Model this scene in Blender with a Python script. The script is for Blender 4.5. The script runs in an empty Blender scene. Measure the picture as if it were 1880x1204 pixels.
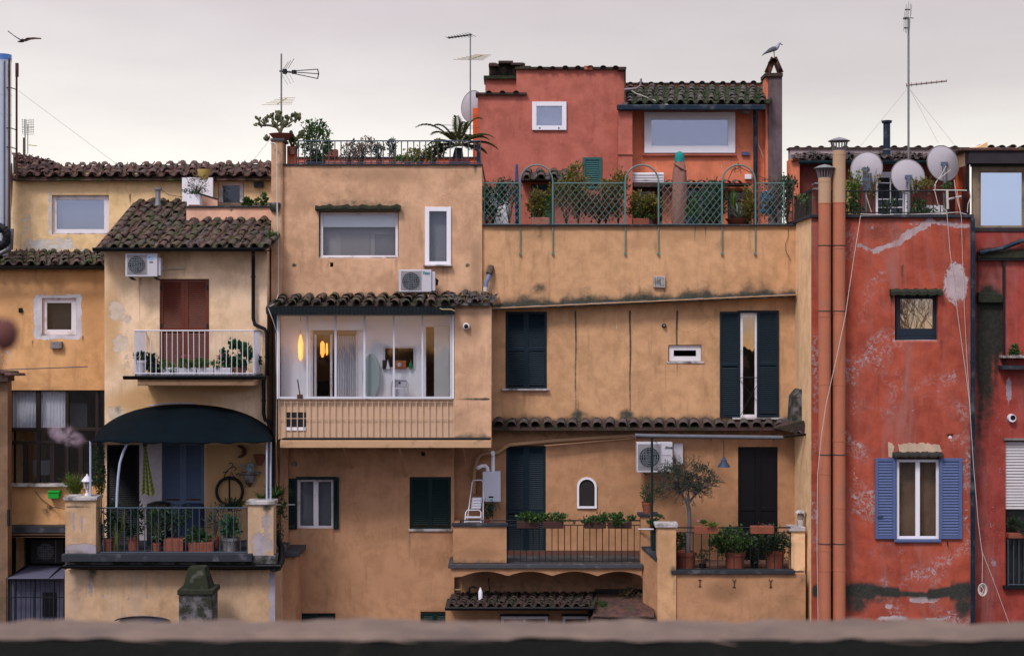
import bpy, math, random
import numpy as np
from mathutils import Vector, Matrix
R = math.radians
random.seed(7)
C = bpy.context.scene.collection
sc = bpy.context.scene

# ------------------------------------------------------------------ camera, sky, sun, exposure
D = 36.0          # metres from the camera to the plane of the ochre house wall
ZC = 16.0         # eye height above the street
cam_d = bpy.data.cameras.new("camera"); cam = bpy.data.objects.new("camera", cam_d); C.objects.link(cam)
cam.location = (0, -D, ZC); cam.rotation_euler = (R(90), 0, 0)
cam_d.sensor_width = 36; cam_d.lens = 36 * D / 23.5
cam_d.clip_start = 0.1; cam_d.clip_end = 2000
cam_d.dof.use_dof = True; cam_d.dof.focus_distance = 35.0; cam_d.dof.aperture_fstop = 2.8
sc.camera = cam
sc.view_settings.view_transform = 'Standard'; sc.view_settings.look = 'None'
sc.view_settings.exposure = 0.65; sc.view_settings.gamma = 1.0
sc.view_settings.use_curve_mapping = False
sc.cycles.use_denoising = True
sc.cycles.max_bounces = 6
sc.cycles.transparent_max_bounces = 12
sc.cycles.sample_clamp_indirect = 4

SUN_EL, SUN_AZ = 50, -150      # azimuth clockwise from +Y: behind the camera, to its left
w = bpy.data.worlds.new("World"); sc.world = w; w.use_nodes = True
nt = w.node_tree; N = nt.nodes; L = nt.links
bg = N['Background']
sky = N.new('ShaderNodeTexSky'); sky.sky_type = 'NISHITA'; sky.sun_disc = False
sky.sun_elevation = R(SUN_EL); sky.sun_rotation = R(SUN_AZ)
sky.air_density = 1.2; sky.dust_density = 3
tc = N.new('ShaderNodeTexCoord'); sep = N.new('ShaderNodeSeparateXYZ')
L.new(tc.outputs['Generated'], sep.inputs[0])
def wramp(stops, src):
    r = N.new('ShaderNodeValToRGB'); e = r.color_ramp.elements
    while len(e) > 1: e.remove(e[-1])
    e[0].position = stops[0][0]; e[0].color = (*stops[0][1], 1)
    for p, c in stops[1:]:
        q = e.new(p); q.color = (*c, 1)
    L.new(src, r.inputs[0]); return r.outputs[0]
# cloud deck: creamy white low over the roofs (the sunset side), lilac grey higher up
mr = N.new('ShaderNodeMapRange'); mr.inputs[1].default_value = -0.05; mr.inputs[2].default_value = 1
mr.inputs[3].default_value = 0; mr.inputs[4].default_value = 1
nz = N.new('ShaderNodeTexNoise'); nz.inputs['Scale'].default_value = 2.2; nz.inputs['Detail'].default_value = 4
mp = N.new('ShaderNodeMapping'); mp.inputs['Scale'].default_value = (1, 1, 5)
L.new(tc.outputs['Generated'], mp.inputs[0]); L.new(mp.outputs[0], nz.inputs[0])
ad = N.new('ShaderNodeMath'); ad.operation = 'MULTIPLY_ADD'
L.new(nz.outputs[0], ad.inputs[0]); ad.inputs[1].default_value = 0.10
L.new(sep.outputs[2], ad.inputs[2]); L.new(ad.outputs[0], mr.inputs[0])
front = wramp([(0.0, (.70, .65, .58)), (.195, (.72, .685, .635)), (.227, (.615, .578, .55)), (.25, (.54, .498, .49)), (.29, (.475, .425, .432)),
               (.34, (.45, .408, .432)), (.6, (.60, .59, .67)), (1, (.85, .85, .94))], mr.outputs[0])
back = wramp([(0.0, (.36, .24, .14)), (.085, (.62, .33, .13)), (.098, (.44, .32, .22)), (.108, (.36, .31, .28)), (.125, (.34, .33, .35)), (.15, (.36, .39, .54)), (.25, (.46, .48, .66)),
              (.6, (.78, .78, .90)), (1, (.85, .85, .94))], mr.outputs[0])
ymr = N.new('ShaderNodeMapRange'); ymr.interpolation_type = 'SMOOTHSTEP'
ymr.inputs[1].default_value = -.5; ymr.inputs[2].default_value = .5
L.new(sep.outputs[1], ymr.inputs[0])
mx = N.new('ShaderNodeMix'); mx.data_type = 'RGBA'
L.new(ymr.outputs[0], mx.inputs[0]); L.new(back, mx.inputs[6]); L.new(front, mx.inputs[7])
sk = N.new('ShaderNodeVectorMath'); sk.operation = 'SCALE'; sk.inputs['Scale'].default_value = 0.07
L.new(sky.outputs[0], sk.inputs[0])
mx2 = N.new('ShaderNodeMix'); mx2.data_type = 'RGBA'; mx2.inputs[0].default_value = 0.88
L.new(sk.outputs[0], mx2.inputs[6]); L.new(mx.outputs[2], mx2.inputs[7])
# broad soft cloud streaks, a little brighter and warmer towards the left, greyer to the right
nz2 = N.new('ShaderNodeTexNoise'); nz2.inputs['Scale'].default_value = 3.2; nz2.inputs['Detail'].default_value = 5; nz2.inputs['Roughness'].default_value = .55
mp2 = N.new('ShaderNodeMapping'); mp2.inputs['Scale'].default_value = (1, 1, 3.2); mp2.inputs['Rotation'].default_value = (0, .25, 0)
L.new(tc.outputs['Generated'], mp2.inputs[0]); L.new(mp2.outputs[0], nz2.inputs[0])
cr = N.new('ShaderNodeMapRange'); cr.inputs[1].default_value = .3; cr.inputs[2].default_value = .7; cr.inputs[3].default_value = .90; cr.inputs[4].default_value = 1.08
L.new(nz2.outputs[0], cr.inputs[0])
xr = N.new('ShaderNodeMapRange'); xr.interpolation_type = 'SMOOTHSTEP'; xr.inputs[1].default_value = -.6; xr.inputs[2].default_value = .6; xr.inputs[3].default_value = 1.06; xr.inputs[4].default_value = .90
L.new(sep.outputs[0], xr.inputs[0])
mm = N.new('ShaderNodeMath'); mm.operation = 'MULTIPLY'; L.new(cr.outputs[0], mm.inputs[0]); L.new(xr.outputs[0], mm.inputs[1])
sc3 = N.new('ShaderNodeVectorMath'); sc3.operation = 'SCALE'; L.new(mx2.outputs[2], sc3.inputs[0]); L.new(mm.outputs[0], sc3.inputs['Scale'])
L.new(sc3.outputs[0], bg.inputs[0]); bg.inputs[1].default_value = 1.0

sd = bpy.data.lights.new("sun", 'SUN'); sd.energy = 1.5; sd.angle = R(14); sd.color = (1, .95, .92)
so = bpy.data.objects.new("sun", sd); C.objects.link(so)
ce = math.cos(R(SUN_EL))
sdir = Vector((math.sin(R(SUN_AZ)) * ce, math.cos(R(SUN_AZ)) * ce, math.sin(R(SUN_EL))))
so.rotation_euler = sdir.to_track_quat('Z', 'Y').to_euler(); so.location = (0, 0, 40)

# ------------------------------------------------------------------ measures: photo pixels to metres at a given depth
def K(Y=0): return (D + Y) / D / 80.0
def X(px, Y=0): return (px - 940) * K(Y)
def Z(py, Y=0): return ZC + (602 - py) * K(Y)
def P(px, py, Y=0): return (X(px, Y), Y, Z(py, Y))

# ------------------------------------------------------------------ materials
MATS = {}
def nodes_of(m):
    m.use_nodes = True
    return m.node_tree.nodes, m.node_tree.links, m.node_tree.nodes['Principled BSDF']
def mixc(N, L, fac, a, b, mode='MIX'):
    m = N.new('ShaderNodeMix'); m.data_type = 'RGBA'; m.blend_type = mode
    for i, v in ((0, fac), (6, a), (7, b)):
        if hasattr(v, 'is_output'): L.new(v, m.inputs[i])
        elif i == 0: m.inputs[0].default_value = v
        else: m.inputs[i].default_value = (*v, 1)
    return m.outputs[2]
def noise(N, L, scale, detail=4, vec=None, rough=.55, dist=0):
    n = N.new('ShaderNodeTexNoise'); n.inputs['Scale'].default_value = scale
    n.inputs['Detail'].default_value = detail; n.inputs['Roughness'].default_value = rough
    n.inputs['Distortion'].default_value = dist
    if vec is not None: L.new(vec, n.inputs['Vector'])
    return n.outputs[0]
def smooth(N, L, v, a, b, lo=0, hi=1):
    m = N.new('ShaderNodeMapRange'); m.interpolation_type = 'SMOOTHSTEP'
    L.new(v, m.inputs[0]); m.inputs[1].default_value = a; m.inputs[2].default_value = b
    m.inputs[3].default_value = lo; m.inputs[4].default_value = hi
    return m.outputs[0]
def math_(N, L, op, a, b):
    m = N.new('ShaderNodeMath'); m.operation = op
    for i, v in enumerate((a, b)):
        if hasattr(v, 'is_output'): L.new(v, m.inputs[i])
        else: m.inputs[i].default_value = v
    return m.outputs[0]
def worldpos(N, L, scale=(1, 1, 1)):
    g = N.new('ShaderNodeNewGeometry'); m = N.new('ShaderNodeMapping'); m.inputs['Scale'].default_value = scale
    L.new(g.outputs['Position'], m.inputs[0]); return m.outputs[0]
def bump(N, L, h, bsdf, strength, dist=0.02):
    b = N.new('ShaderNodeBump'); b.inputs['Strength'].default_value = strength; b.inputs['Distance'].default_value = dist
    L.new(h, b.inputs['Height']); L.new(b.outputs[0], bsdf.inputs['Normal'])

def mat(name, col, rough=.6, metal=0., var=.12, vs=6, dirt=None, dirtamt=.4, bmp=.15, objvar=0., spec=.22):
    """painted / metal / plastic surface with fine uneven wear"""
    if name in MATS: return MATS[name]
    m = bpy.data.materials.new(name); N, L, b = nodes_of(m)
    p = worldpos(N, L)
    c1 = tuple(v * (1 - var) for v in col); c2 = tuple(min(1, v * (1 + var)) for v in col)
    c = mixc(N, L, noise(N, L, vs, 5, p), c1, c2)
    if dirt is not None:
        f = smooth(N, L, noise(N, L, vs * .6, 8, p, .65), 1 - dirtamt - .12, 1 - dirtamt + .12)
        c = mixc(N, L, f, c, dirt)
    if objvar:
        oi = N.new('ShaderNodeObjectInfo')
        c = mixc(N, L, smooth(N, L, oi.outputs['Random'], 0, 1), c, tuple(v * (1 - objvar) for v in col))
    L.new(c, b.inputs['Base Color'])
    b.inputs['Roughness'].default_value = rough; b.inputs['Metallic'].default_value = metal
    b.inputs['Specular IOR Level'].default_value = spec
    if bmp: bump(N, L, noise(N, L, vs * 9, 3, p), b, bmp, .01)
    MATS[name] = m; return m

def plaster(name, base, base2, pale=(.62, .58, .56), dark=(.045, .045, .035), wash=None, flake=0.0, streak=.35, pf=.5, grime=.3):
    """old painted render; vertex attribute 'st' holds where moss/soot and other dark bands (R), bare patches (G) and colour washes (B) are"""
    base = (base[0] * 1.05, base[1] * 1.07, base[2] * 1.07); base2 = (base2[0] * 1.03, base2[1] * 1.07, base2[2] * 1.07)
    m = bpy.data.materials.new(name); N, L, b = nodes_of(m)
    p = worldpos(N, L); ps = worldpos(N, L, (1, 1, .16))
    at = N.new('ShaderNodeAttribute'); at.attribute_name = 'st'
    sp = N.new('ShaderNodeSeparateColor'); L.new(at.outputs['Color'], sp.inputs[0])
    n_big = noise(N, L, .55, 5, p, .6, .4); n_mid = noise(N, L, 2.6, 8, p, .65, .3)
    n_fine = noise(N, L, 17, 6, p, .7); n_str = noise(N, L, 5.5, 6, ps, .6, .2)
    c = mixc(N, L, smooth(N, L, n_big, .34, .66), base, base2)
    c = mixc(N, L, smooth(N, L, n_mid, .40, .70, 0, .48), c, tuple(min(1, v * 1.22 + .015) for v in base))
    c = mixc(N, L, smooth(N, L, n_mid, .54, .30, 0, .5), c, tuple(v * .80 for v in base2))
    dirtc = tuple(v * .42 + .008 for v in base2)
    c = mixc(N, L, smooth(N, L, n_str, .52, .78, 0, streak), c, dirtc)
    c = mixc(N, L, smooth(N, L, n_fine, .58, .80, 0, grime), c, tuple(v * .55 for v in base))
    c = mixc(N, L, smooth(N, L, n_fine, .42, .24, 0, .22), c, tuple(min(1, v * 1.3 + .04) for v in base))
    wsh = wash or tuple(v * .62 for v in base2)
    fw = math_(N, L, 'ADD', sp.outputs[2], math_(N, L, 'MULTIPLY', math_(N, L, 'SUBTRACT', n_mid, .5), .7))
    fw = math_(N, L, 'MULTIPLY', smooth(N, L, fw, .18, .85), smooth(N, L, sp.outputs[2], .02, .2))
    c = mixc(N, L, math_(N, L, 'MULTIPLY', fw, .8), c, wsh)
    # bare plaster / flakes
    nn = noise(N, L, 7, 9, p, .72, .6)
    fg = math_(N, L, 'ADD', sp.outputs[1], math_(N, L, 'MULTIPLY', math_(N, L, 'SUBTRACT', nn, .5), 1.5))
    fg = math_(N, L, 'MULTIPLY', smooth(N, L, fg, .47, .56), smooth(N, L, sp.outputs[1], .01, .10))
    pal = mixc(N, L, smooth(N, L, n_mid, .3, .7), pale, tuple(v * .72 for v in pale))
    c = mixc(N, L, fg, c, pal)
    flk = None
    if flake:
        big = smooth(N, L, noise(N, L, .9, 3, p, .5, .5), .50, .66)
        v = noise(N, L, 11, 10, p, .78, .9)
        fade = smooth(N, L, noise(N, L, 1.5, 8, ps, .68, .8), .46, .70, 0, .72)
        c = mixc(N, L, fade, c, tuple(v_ * .55 + .10 for v_ in base))
        flk = math_(N, L, 'MULTIPLY', smooth(N, L, v, .63 - .1 * flake, .71 - .1 * flake), big)
        c = mixc(N, L, math_(N, L, 'MULTIPLY', flk, .8), c, pal)
    vo = N.new('ShaderNodeTexVoronoi'); vo.feature = 'DISTANCE_TO_EDGE'; vo.inputs['Scale'].default_value = .55
    wv = N.new('ShaderNodeVectorMath'); wv.operation = 'ADD'; nzc = N.new('ShaderNodeTexNoise'); nzc.inputs['Scale'].default_value = 2.2; nzc.inputs['Detail'].default_value = 7; L.new(p, nzc.inputs['Vector'])
    L.new(p, wv.inputs[0]); L.new(nzc.outputs['Color'], wv.inputs[1]); L.new(wv.outputs[0], vo.inputs['Vector'])
    crk = math_(N, L, 'MULTIPLY', smooth(N, L, vo.outputs['Distance'], .010, .002), smooth(N, L, n_big, .52, .62))
    c = mixc(N, L, math_(N, L, 'MULTIPLY', crk, .32), c, tuple(v * .35 for v in base2))
    nfs = noise(N, L, 16, 6, worldpos(N, L, (1, 1, .07)), .62, .1)
    c = mixc(N, L, math_(N, L, 'MULTIPLY', smooth(N, L, nfs, .55, .75, 0, .35), smooth(N, L, noise(N, L, 1.1, 3, p), .42, .6)), c, dirtc)
    # moss, soot and other dark bands
    fd = math_(N, L, 'ADD', sp.outputs[0], math_(N, L, 'MULTIPLY', math_(N, L, 'SUBTRACT', noise(N, L, 6, 9, p, .7, .3), .5), 1.1))
    fd = math_(N, L, 'MULTIPLY', smooth(N, L, fd, .12, .95), smooth(N, L, sp.outputs[0], .0, .25))
    dk = mixc(N, L, smooth(N, L, n_fine, .4, .65), dark, tuple(v * 1.6 for v in dark))
    c = mixc(N, L, fd, c, dk)
    L.new(c, b.inputs['Base Color']); b.inputs['Roughness'].default_value = .93
    b.inputs['Specular IOR Level'].default_value = .15
    h = math_(N, L, 'ADD', math_(N, L, 'MULTIPLY', noise(N, L, 45, 5, p, .7), .35), math_(N, L, 'MULTIPLY', noise(N, L, 3, 6, p, .6), 1.2))
    h = math_(N, L, 'SUBTRACT', h, math_(N, L, 'MULTIPLY', fg, .35))
    if flk is not None: h = math_(N, L, 'SUBTRACT', h, math_(N, L, 'MULTIPLY', flk, .3))
    bump(N, L, h, b, .55, .025)
    MATS[name] = m; return m

def glass(name, tint=(.9, .92, .95), refl=.55, wavy=0., rough=.01):
    """window pane: part mirror of the sky across the street, part see-through"""
    m = bpy.data.materials.new(name); N, L, b = nodes_of(m); N.remove(b)
    g = N.new('ShaderNodeBsdfGlossy'); g.inputs['Roughness'].default_value = rough; g.inputs['Color'].default_value = (*tint, 1)
    t = N.new('ShaderNodeBsdfTransparent'); t.inputs['Color'].default_value = (.96, .97, .975, 1)
    mx = N.new('ShaderNodeMixShader')
    fr = N.new('ShaderNodeLayerWeight'); fr.inputs['Blend'].default_value = .15
    f = math_(N, L, 'MAXIMUM', fr.outputs['Fresnel'], refl)
    L.new(f, mx.inputs[0]); L.new(t.outputs[0], mx.inputs[1]); L.new(g.outputs[0], mx.inputs[2])
    L.new(mx.outputs[0], N['Material Output'].inputs[0])
    p = worldpos(N, L, (1, 1, .45) if wavy else (1, 1, 1))
    bb = N.new('ShaderNodeBump'); bb.inputs['Strength'].default_value = wavy or .03; bb.inputs['Distance'].default_value = .05
    L.new(noise(N, L, 1.7 if wavy else .8, 2, p, .5, .8 if wavy else .2), bb.inputs['Height']); L.new(bb.outputs[0], g.inputs['Normal'])
    MATS[name] = m; return m

def leafmat(name, cols, rough=.55):
    m = bpy.data.materials.new(name); N, L, b = nodes_of(m)
    g = N.new('ShaderNodeNewGeometry')
    r = N.new('ShaderNodeValToRGB'); e = r.color_ramp.elements; r.color_ramp.interpolation = 'LINEAR'
    while len(e) > 1: e.remove(e[-1])
    n = len(cols)
    for i, c in enumerate(cols):
        q = e[0] if i == 0 else e.new(i / (n - 1))
        q.position = i / max(1, n - 1); q.color = (*c, 1)
    L.new(g.outputs['Random Per Island'], r.inputs[0]); L.new(r.outputs[0], b.inputs['Base Color'])
    b.inputs['Roughness'].default_value = rough
    b.inputs['Subsurface Weight'].default_value = 0
    t = N.new('ShaderNodeBsdfTranslucent'); L.new(r.outputs[0], t.inputs[0])
    mx = N.new('ShaderNodeMixShader'); mx.inputs[0].default_value = .3
    L.new(b.outputs[0], mx.inputs[1]); L.new(t.outputs[0], mx.inputs[2]); L.new(mx.outputs[0], N['Material Output'].inputs[0])
    MATS[name] = m; return m

def tilemat(name, cols, moss=.45, mosscol=(.045, .075, .018)):
    m = bpy.data.materials.new(name); N, L, b = nodes_of(m)
    oi = N.new('ShaderNodeObjectInfo'); r = N.new('ShaderNodeValToRGB'); e = r.color_ramp.elements
    while len(e) > 1: e.remove(e[-1])
    n = len(cols)
    for i, c in enumerate(cols):
        q = e[0] if i == 0 else e.new(i / (n - 1)); q.position = i / (n - 1); q.color = (*c, 1)
    L.new(oi.outputs['Random'], r.inputs[0])
    p = worldpos(N, L)
    c = mixc(N, L, smooth(N, L, noise(N, L, 9, 7, p, .7), .38, .66), r.outputs[0], (.045, .035, .035))
    c = mixc(N, L, smooth(N, L, noise(N, L, 22, 5, p, .7), .58, .68, 0, .6), c, (.24, .19, .18))
    f = smooth(N, L, noise(N, L, 3.1, 8, p, .72, .4), .62 - .3 * moss, .78 - .3 * moss)
    g = mixc(N, L, noise(N, L, 30, 3, p), tuple(v * .5 for v in mosscol), tuple(v * 1.5 for v in mosscol))
    c = mixc(N, L, math_(N, L, 'MULTIPLY', f, .9), c, g)
    L.new(c, b.inputs['Base Color']); b.inputs['Roughness'].default_value = .95
    b.inputs['Specular IOR Level'].default_value = .15
    bump(N, L, noise(N, L, 35, 6, p, .7), b, .7, .02)
    MATS[name] = m; return m

# ------------------------------------------------------------------ mesh builder
W = {}
def wl(o): return W[o.name] if o is not None else Vector((0, 0, 0))
def thing(name, label, cat, loc, group=None):
    o = bpy.data.objects.new(name, None); C.objects.link(o); o.location = loc
    o.empty_display_size = .2
    W[o.name] = Vector(loc); o['label'] = label; o['category'] = cat
    if group: o['group'] = group
    return o
def tag(o, label=None, cat=None, group=None, kind=None):
    if label: o['label'] = label
    if cat: o['category'] = cat
    if group: o['group'] = group
    if kind: o['kind'] = kind
    return o

class M:
    def __init__(s): s.v = []; s.f = []; s.sm = []
    def face(s, idx, smooth=False): s.f.append(idx); s.sm.append(smooth)
    def quad(s, a, b, c, d):
        n = len(s.v); s.v += [a, b, c, d]; s.face((n, n + 1, n + 2, n + 3)); return s
    def box(s, x0, x1, y0, y1, z0, z1):
        if x0 > x1: x0, x1 = x1, x0
        if y0 > y1: y0, y1 = y1, y0
        if z0 > z1: z0, z1 = z1, z0
        n = len(s.v)
        s.v += [(x0, y0, z0), (x1, y0, z0), (x1, y1, z0), (x0, y1, z0), (x0, y0, z1), (x1, y0, z1), (x1, y1, z1), (x0, y1, z1)]
        for q in ((0, 3, 2, 1), (4, 5, 6, 7), (0, 1, 5, 4), (1, 2, 6, 5), (2, 3, 7, 6), (3, 0, 4, 7)):
            s.face(tuple(n + i for i in q))
        return s
    def pb(s, px0, px1, py0, py1, Y, dep):
        """box whose front face covers these photo pixels at depth Y, going dep metres back"""
        return s.box(X(px0, Y), X(px1, Y), Y, Y + dep, Z(py1, Y), Z(py0, Y))
    def prism(s, pts, y0, y1):
        n = len(s.v); k = len(pts)
        s.v += [(x, y0, z) for x, z in pts] + [(x, y1, z) for x, z in pts]
        s.face(tuple(n + i for i in range(k))); s.face(tuple(n + k + i for i in reversed(range(k))))
        for i in range(k):
            j = (i + 1) % k; s.face((n + i, n + k + i, n + k + j, n + j))
        return s
    def tube(s, pts, r, seg=6, rs=None, flat=1.0, caps=True):
        pts = [Vector(p) for p in pts]; rings = []
        up = None
        for i, p in enumerate(pts):
            d = (pts[min(i + 1, len(pts) - 1)] - pts[max(i - 1, 0)])
            if d.length < 1e-9: d = Vector((0, 0, 1))
            d.normalize()
            if up is None: up = Vector((0, 0, 1)) if abs(d.z) < .9 else Vector((0, 1, 0))
            a = d.cross(up)
            if a.length < 1e-4: a = d.cross(Vector((1, 0, 0)))
            a.normalize(); b = a.cross(d).normalized(); up = b
            rr = rs[i] if rs else r
            n = len(s.v)
            for k in range(seg):
                t = 2 * math.pi * k / seg
                s.v.append(tuple(p + a * math.cos(t) * rr + b * math.sin(t) * rr * flat))
            rings.append(n)
        for i in range(len(rings) - 1):
            for k in range(seg):
                k2 = (k + 1) % seg
                s.face((rings[i] + k, rings[i] + k2, rings[i + 1] + k2, rings[i + 1] + k), True)
        if caps:
            for r_, rv in ((rings[0], True), (rings[-1], False)):
                n = len(s.v); s.v += [s.v[r_ + k] for k in range(seg)]
                s.face(tuple(n + k for k in (reversed(range(seg)) if rv else range(seg))))
        return s
    def lathe(s, cx, cy, prof, seg=16, axis='z', org=(0, 0, 0)):
        def ring(r, h):
            n = len(s.v)
            for k in range(seg):
                t = 2 * math.pi * k / seg
                if axis == 'z': s.v.append((cx + r * math.cos(t), cy + r * math.sin(t), h))
                else: s.v.append((cx + r * math.cos(t), h, cy + r * math.sin(t)))   # axis y: cy is z
            return n
        last = None; lang = None
        for (p, q) in zip(prof, prof[1:]):
            ang = math.atan2(q[1] - p[1], q[0] - p[0])
            a = last if last is not None and abs(ang - lang) < .6 else ring(*p)
            b = ring(*q)
            for k in range(seg):
                k2 = (k + 1) % seg
                s.face((a + k, a + k2, b + k2, b + k), True)
            last, lang = b, ang
        a = ring(*prof[0]); s.face(tuple(a + k for k in reversed(range(seg)))); b = ring(*prof[-1]); s.face(tuple(b + k for k in range(seg)))
        return s
    def ball(s, c, r, seg=10, sc_=(1, 1, 1)):
        rings = []; nr = max(4, seg // 2)
        for i in range(1, nr):
            a = math.pi * i / nr; n = len(s.v); rings.append(n)
            for k in range(seg):
                t = 2 * math.pi * k / seg
                s.v.append((c[0] + r * sc_[0] * math.sin(a) * math.cos(t), c[1] + r * sc_[1] * math.sin(a) * math.sin(t), c[2] + r * sc_[2] * math.cos(a)))
        for i in range(len(rings) - 1):
            for k in range(seg):
                k2 = (k + 1) % seg
                s.face((rings[i] + k, rings[i + 1] + k, rings[i + 1] + k2, rings[i] + k2), True)
        n = len(s.v); s.v += [(c[0], c[1], c[2] + r * sc_[2]), (c[0], c[1], c[2] - r * sc_[2])]
        for k in range(seg):
            k2 = (k + 1) % seg
            s.face((n, rings[0] + k, rings[0] + k2), True); s.face((n + 1, rings[-1] + k2, rings[-1] + k), True)
        return s
    def leaf(s, c, d, n, ln, wd, bend=.15):
        """one folded leaf: four triangles as two quads"""
        d = Vector(d).normalized(); n = Vector(n); sd_ = d.cross(n)
        if sd_.length < 1e-4: sd_ = d.cross(Vector((.3, .5, .8)))
        sd_.normalize(); n = sd_.cross(d).normalized(); c = Vector(c); k = len(s.v)
        s.v += [tuple(c), tuple(c + d * ln * .5 + sd_ * wd * .5 + n * bend * wd), tuple(c + d * ln - n * bend * ln), tuple(c + d * ln * .5 - sd_ * wd * .5 + n * bend * wd)]
        s.face((k, k + 1, k + 2)); s.face((k, k + 2, k + 3)); return s
    def blade(s, base, dirv, ln, wd, droop=.5, seg=5, taper=True):
        """long arching strap leaf"""
        b = Vector(base); d = Vector(dirv).normalized()
        side = d.cross(Vector((0, 0, 1)));
        if side.length < 1e-3: side = Vector((1, 0, 0))
        side.normalize(); k = len(s.v); p = b.copy()
        for i in range(seg + 1):
            t = i / seg; ww = wd * (1 - t ** 1.6) if taper else wd * math.sin(math.pi * (.12 + .85 * t))
            s.v += [tuple(p - side * ww / 2), tuple(p + side * ww / 2)]
            d2 = (d + Vector((0, 0, -droop * t * 1.6))).normalized(); p = p + d2 * ln / seg
        for i in range(seg): s.face((k + 2 * i, k + 2 * i + 1, k + 2 * i + 3, k + 2 * i + 2), True)
        return s
    def mesh(s, name, mats, org):
        me = bpy.data.meshes.new(name)
        o = Vector(org)
        me.from_pydata([tuple(Vector(v) - o) for v in s.v], [], s.f)
        me.polygons.foreach_set('use_smooth', s.sm)
        for m in (mats if isinstance(mats, (list, tuple)) else [mats]): me.materials.append(m)
        me.update(); return me
    def build(s, name, mats, parent=None, bev=0, org=None, kind=None, label=None):
        if not s.v: print('EMPTY', name); return None
        a = np.array(s.v)
        if org is None:
            org = (a.min(0) + a.max(0)) / 2
            if parent is None: org[2] = a[:, 2].min()
        me = s.mesh(name, mats, org)
        o = bpy.data.objects.new(name, me); C.objects.link(o)
        o.parent = parent; o.location = Vector(org) - wl(parent); W[o.name] = Vector(org)
        if bev:
            b = o.modifiers.new('bevel', 'BEVEL'); b.width = bev; b.segments = 2; b.limit_method = 'ANGLE'
        if kind: o['kind'] = kind
        if label: o['label'] = label
        return o
def inst(me, name, loc, parent, mtx=None):
    o = bpy.data.objects.new(name, me); C.objects.link(o); o.parent = parent
    if mtx is not None: o.matrix_local = Matrix.Translation(Vector(loc) - wl(parent)) @ mtx
    else: o.location = Vector(loc) - wl(parent)
    W[o.name] = Vector(loc); return o

# ------------------------------------------------------------------ walls
def vnoise(x, z, s):
    return (np.sin(x * 1.3 / s + 1.7 * np.sin(z * .9 / s)) + np.sin(z * 1.7 / s + 2.1 * np.sin(x * .7 / s + 1)) + np.sin((x + z) * 2.3 / s)) / 3
def stains(px, py, lst):
    out = np.zeros((len(px), 3))
    for st in lst:
        k, ch = st[0], st[1]
        if k == 'e':
            _, _, cx, cy, rx, ry, a = st
            v = a * np.clip(1.25 * (1 - ((px - cx) / rx) ** 2 - ((py - cy) / ry) ** 2) ** 1, 0, 1) if False else a * np.exp(-(((px - cx) / rx) ** 2 + ((py - cy) / ry) ** 2) ** 1.5)
        elif k == 's':      # running streak below a leak
            _, _, cx, y0, y1, wd, a = st
            t = np.clip((py - y0) / (y1 - y0), 0, 1)
            wob = (2 if wd > 4 else .5) * np.sin(py * .05 + cx)
            v = a * np.exp(-((px - cx - wob) / wd) ** 2) * (py > y0 - 3) * (py < y1 + 3) * (1 - .75 * t)
        elif k == 'r':      # soft-edged area
            _, _, x0, x1, y0, y1, so, a = st
            f = lambda q: 1 / (1 + np.exp(-np.clip(q, -30, 30)))
            v = a * f((px - x0) / so * 4) * f((x1 - px) / so * 4) * f((py - y0) / so * 4) * f((y1 - py) / so * 4)
        elif k == 'l':      # band along a line
            _, _, x0, y0, x1, y1, wd, a = st
            t = np.clip((px - x0) / (x1 - x0), 0, 1); yy = y0 + (y1 - y0) * t
            v = a * np.exp(-((py - yy) / wd) ** 2) * (px > min(x0, x1)) * (px < max(x0, x1))
        elif k == 'up':     # growth rising from a line
            _, _, x0, y0, x1, y1, h, a = st
            t = np.clip((px - x0) / (x1 - x0), 0, 1); yy = y0 + (y1 - y0) * t
            q = (yy - py) / (h * (1 + .35 * np.sin(px * .06) + .2 * np.sin(px * .17 + 1)))
            v = a * np.clip(1 - q, 0, 1) * (q > -.25) * (px >= min(x0, x1) - 1) * (px <= max(x0, x1) + 1)
        out[:, ch] = np.maximum(out[:, ch], v)
    return np.clip(out, 0, 1.8)
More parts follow.
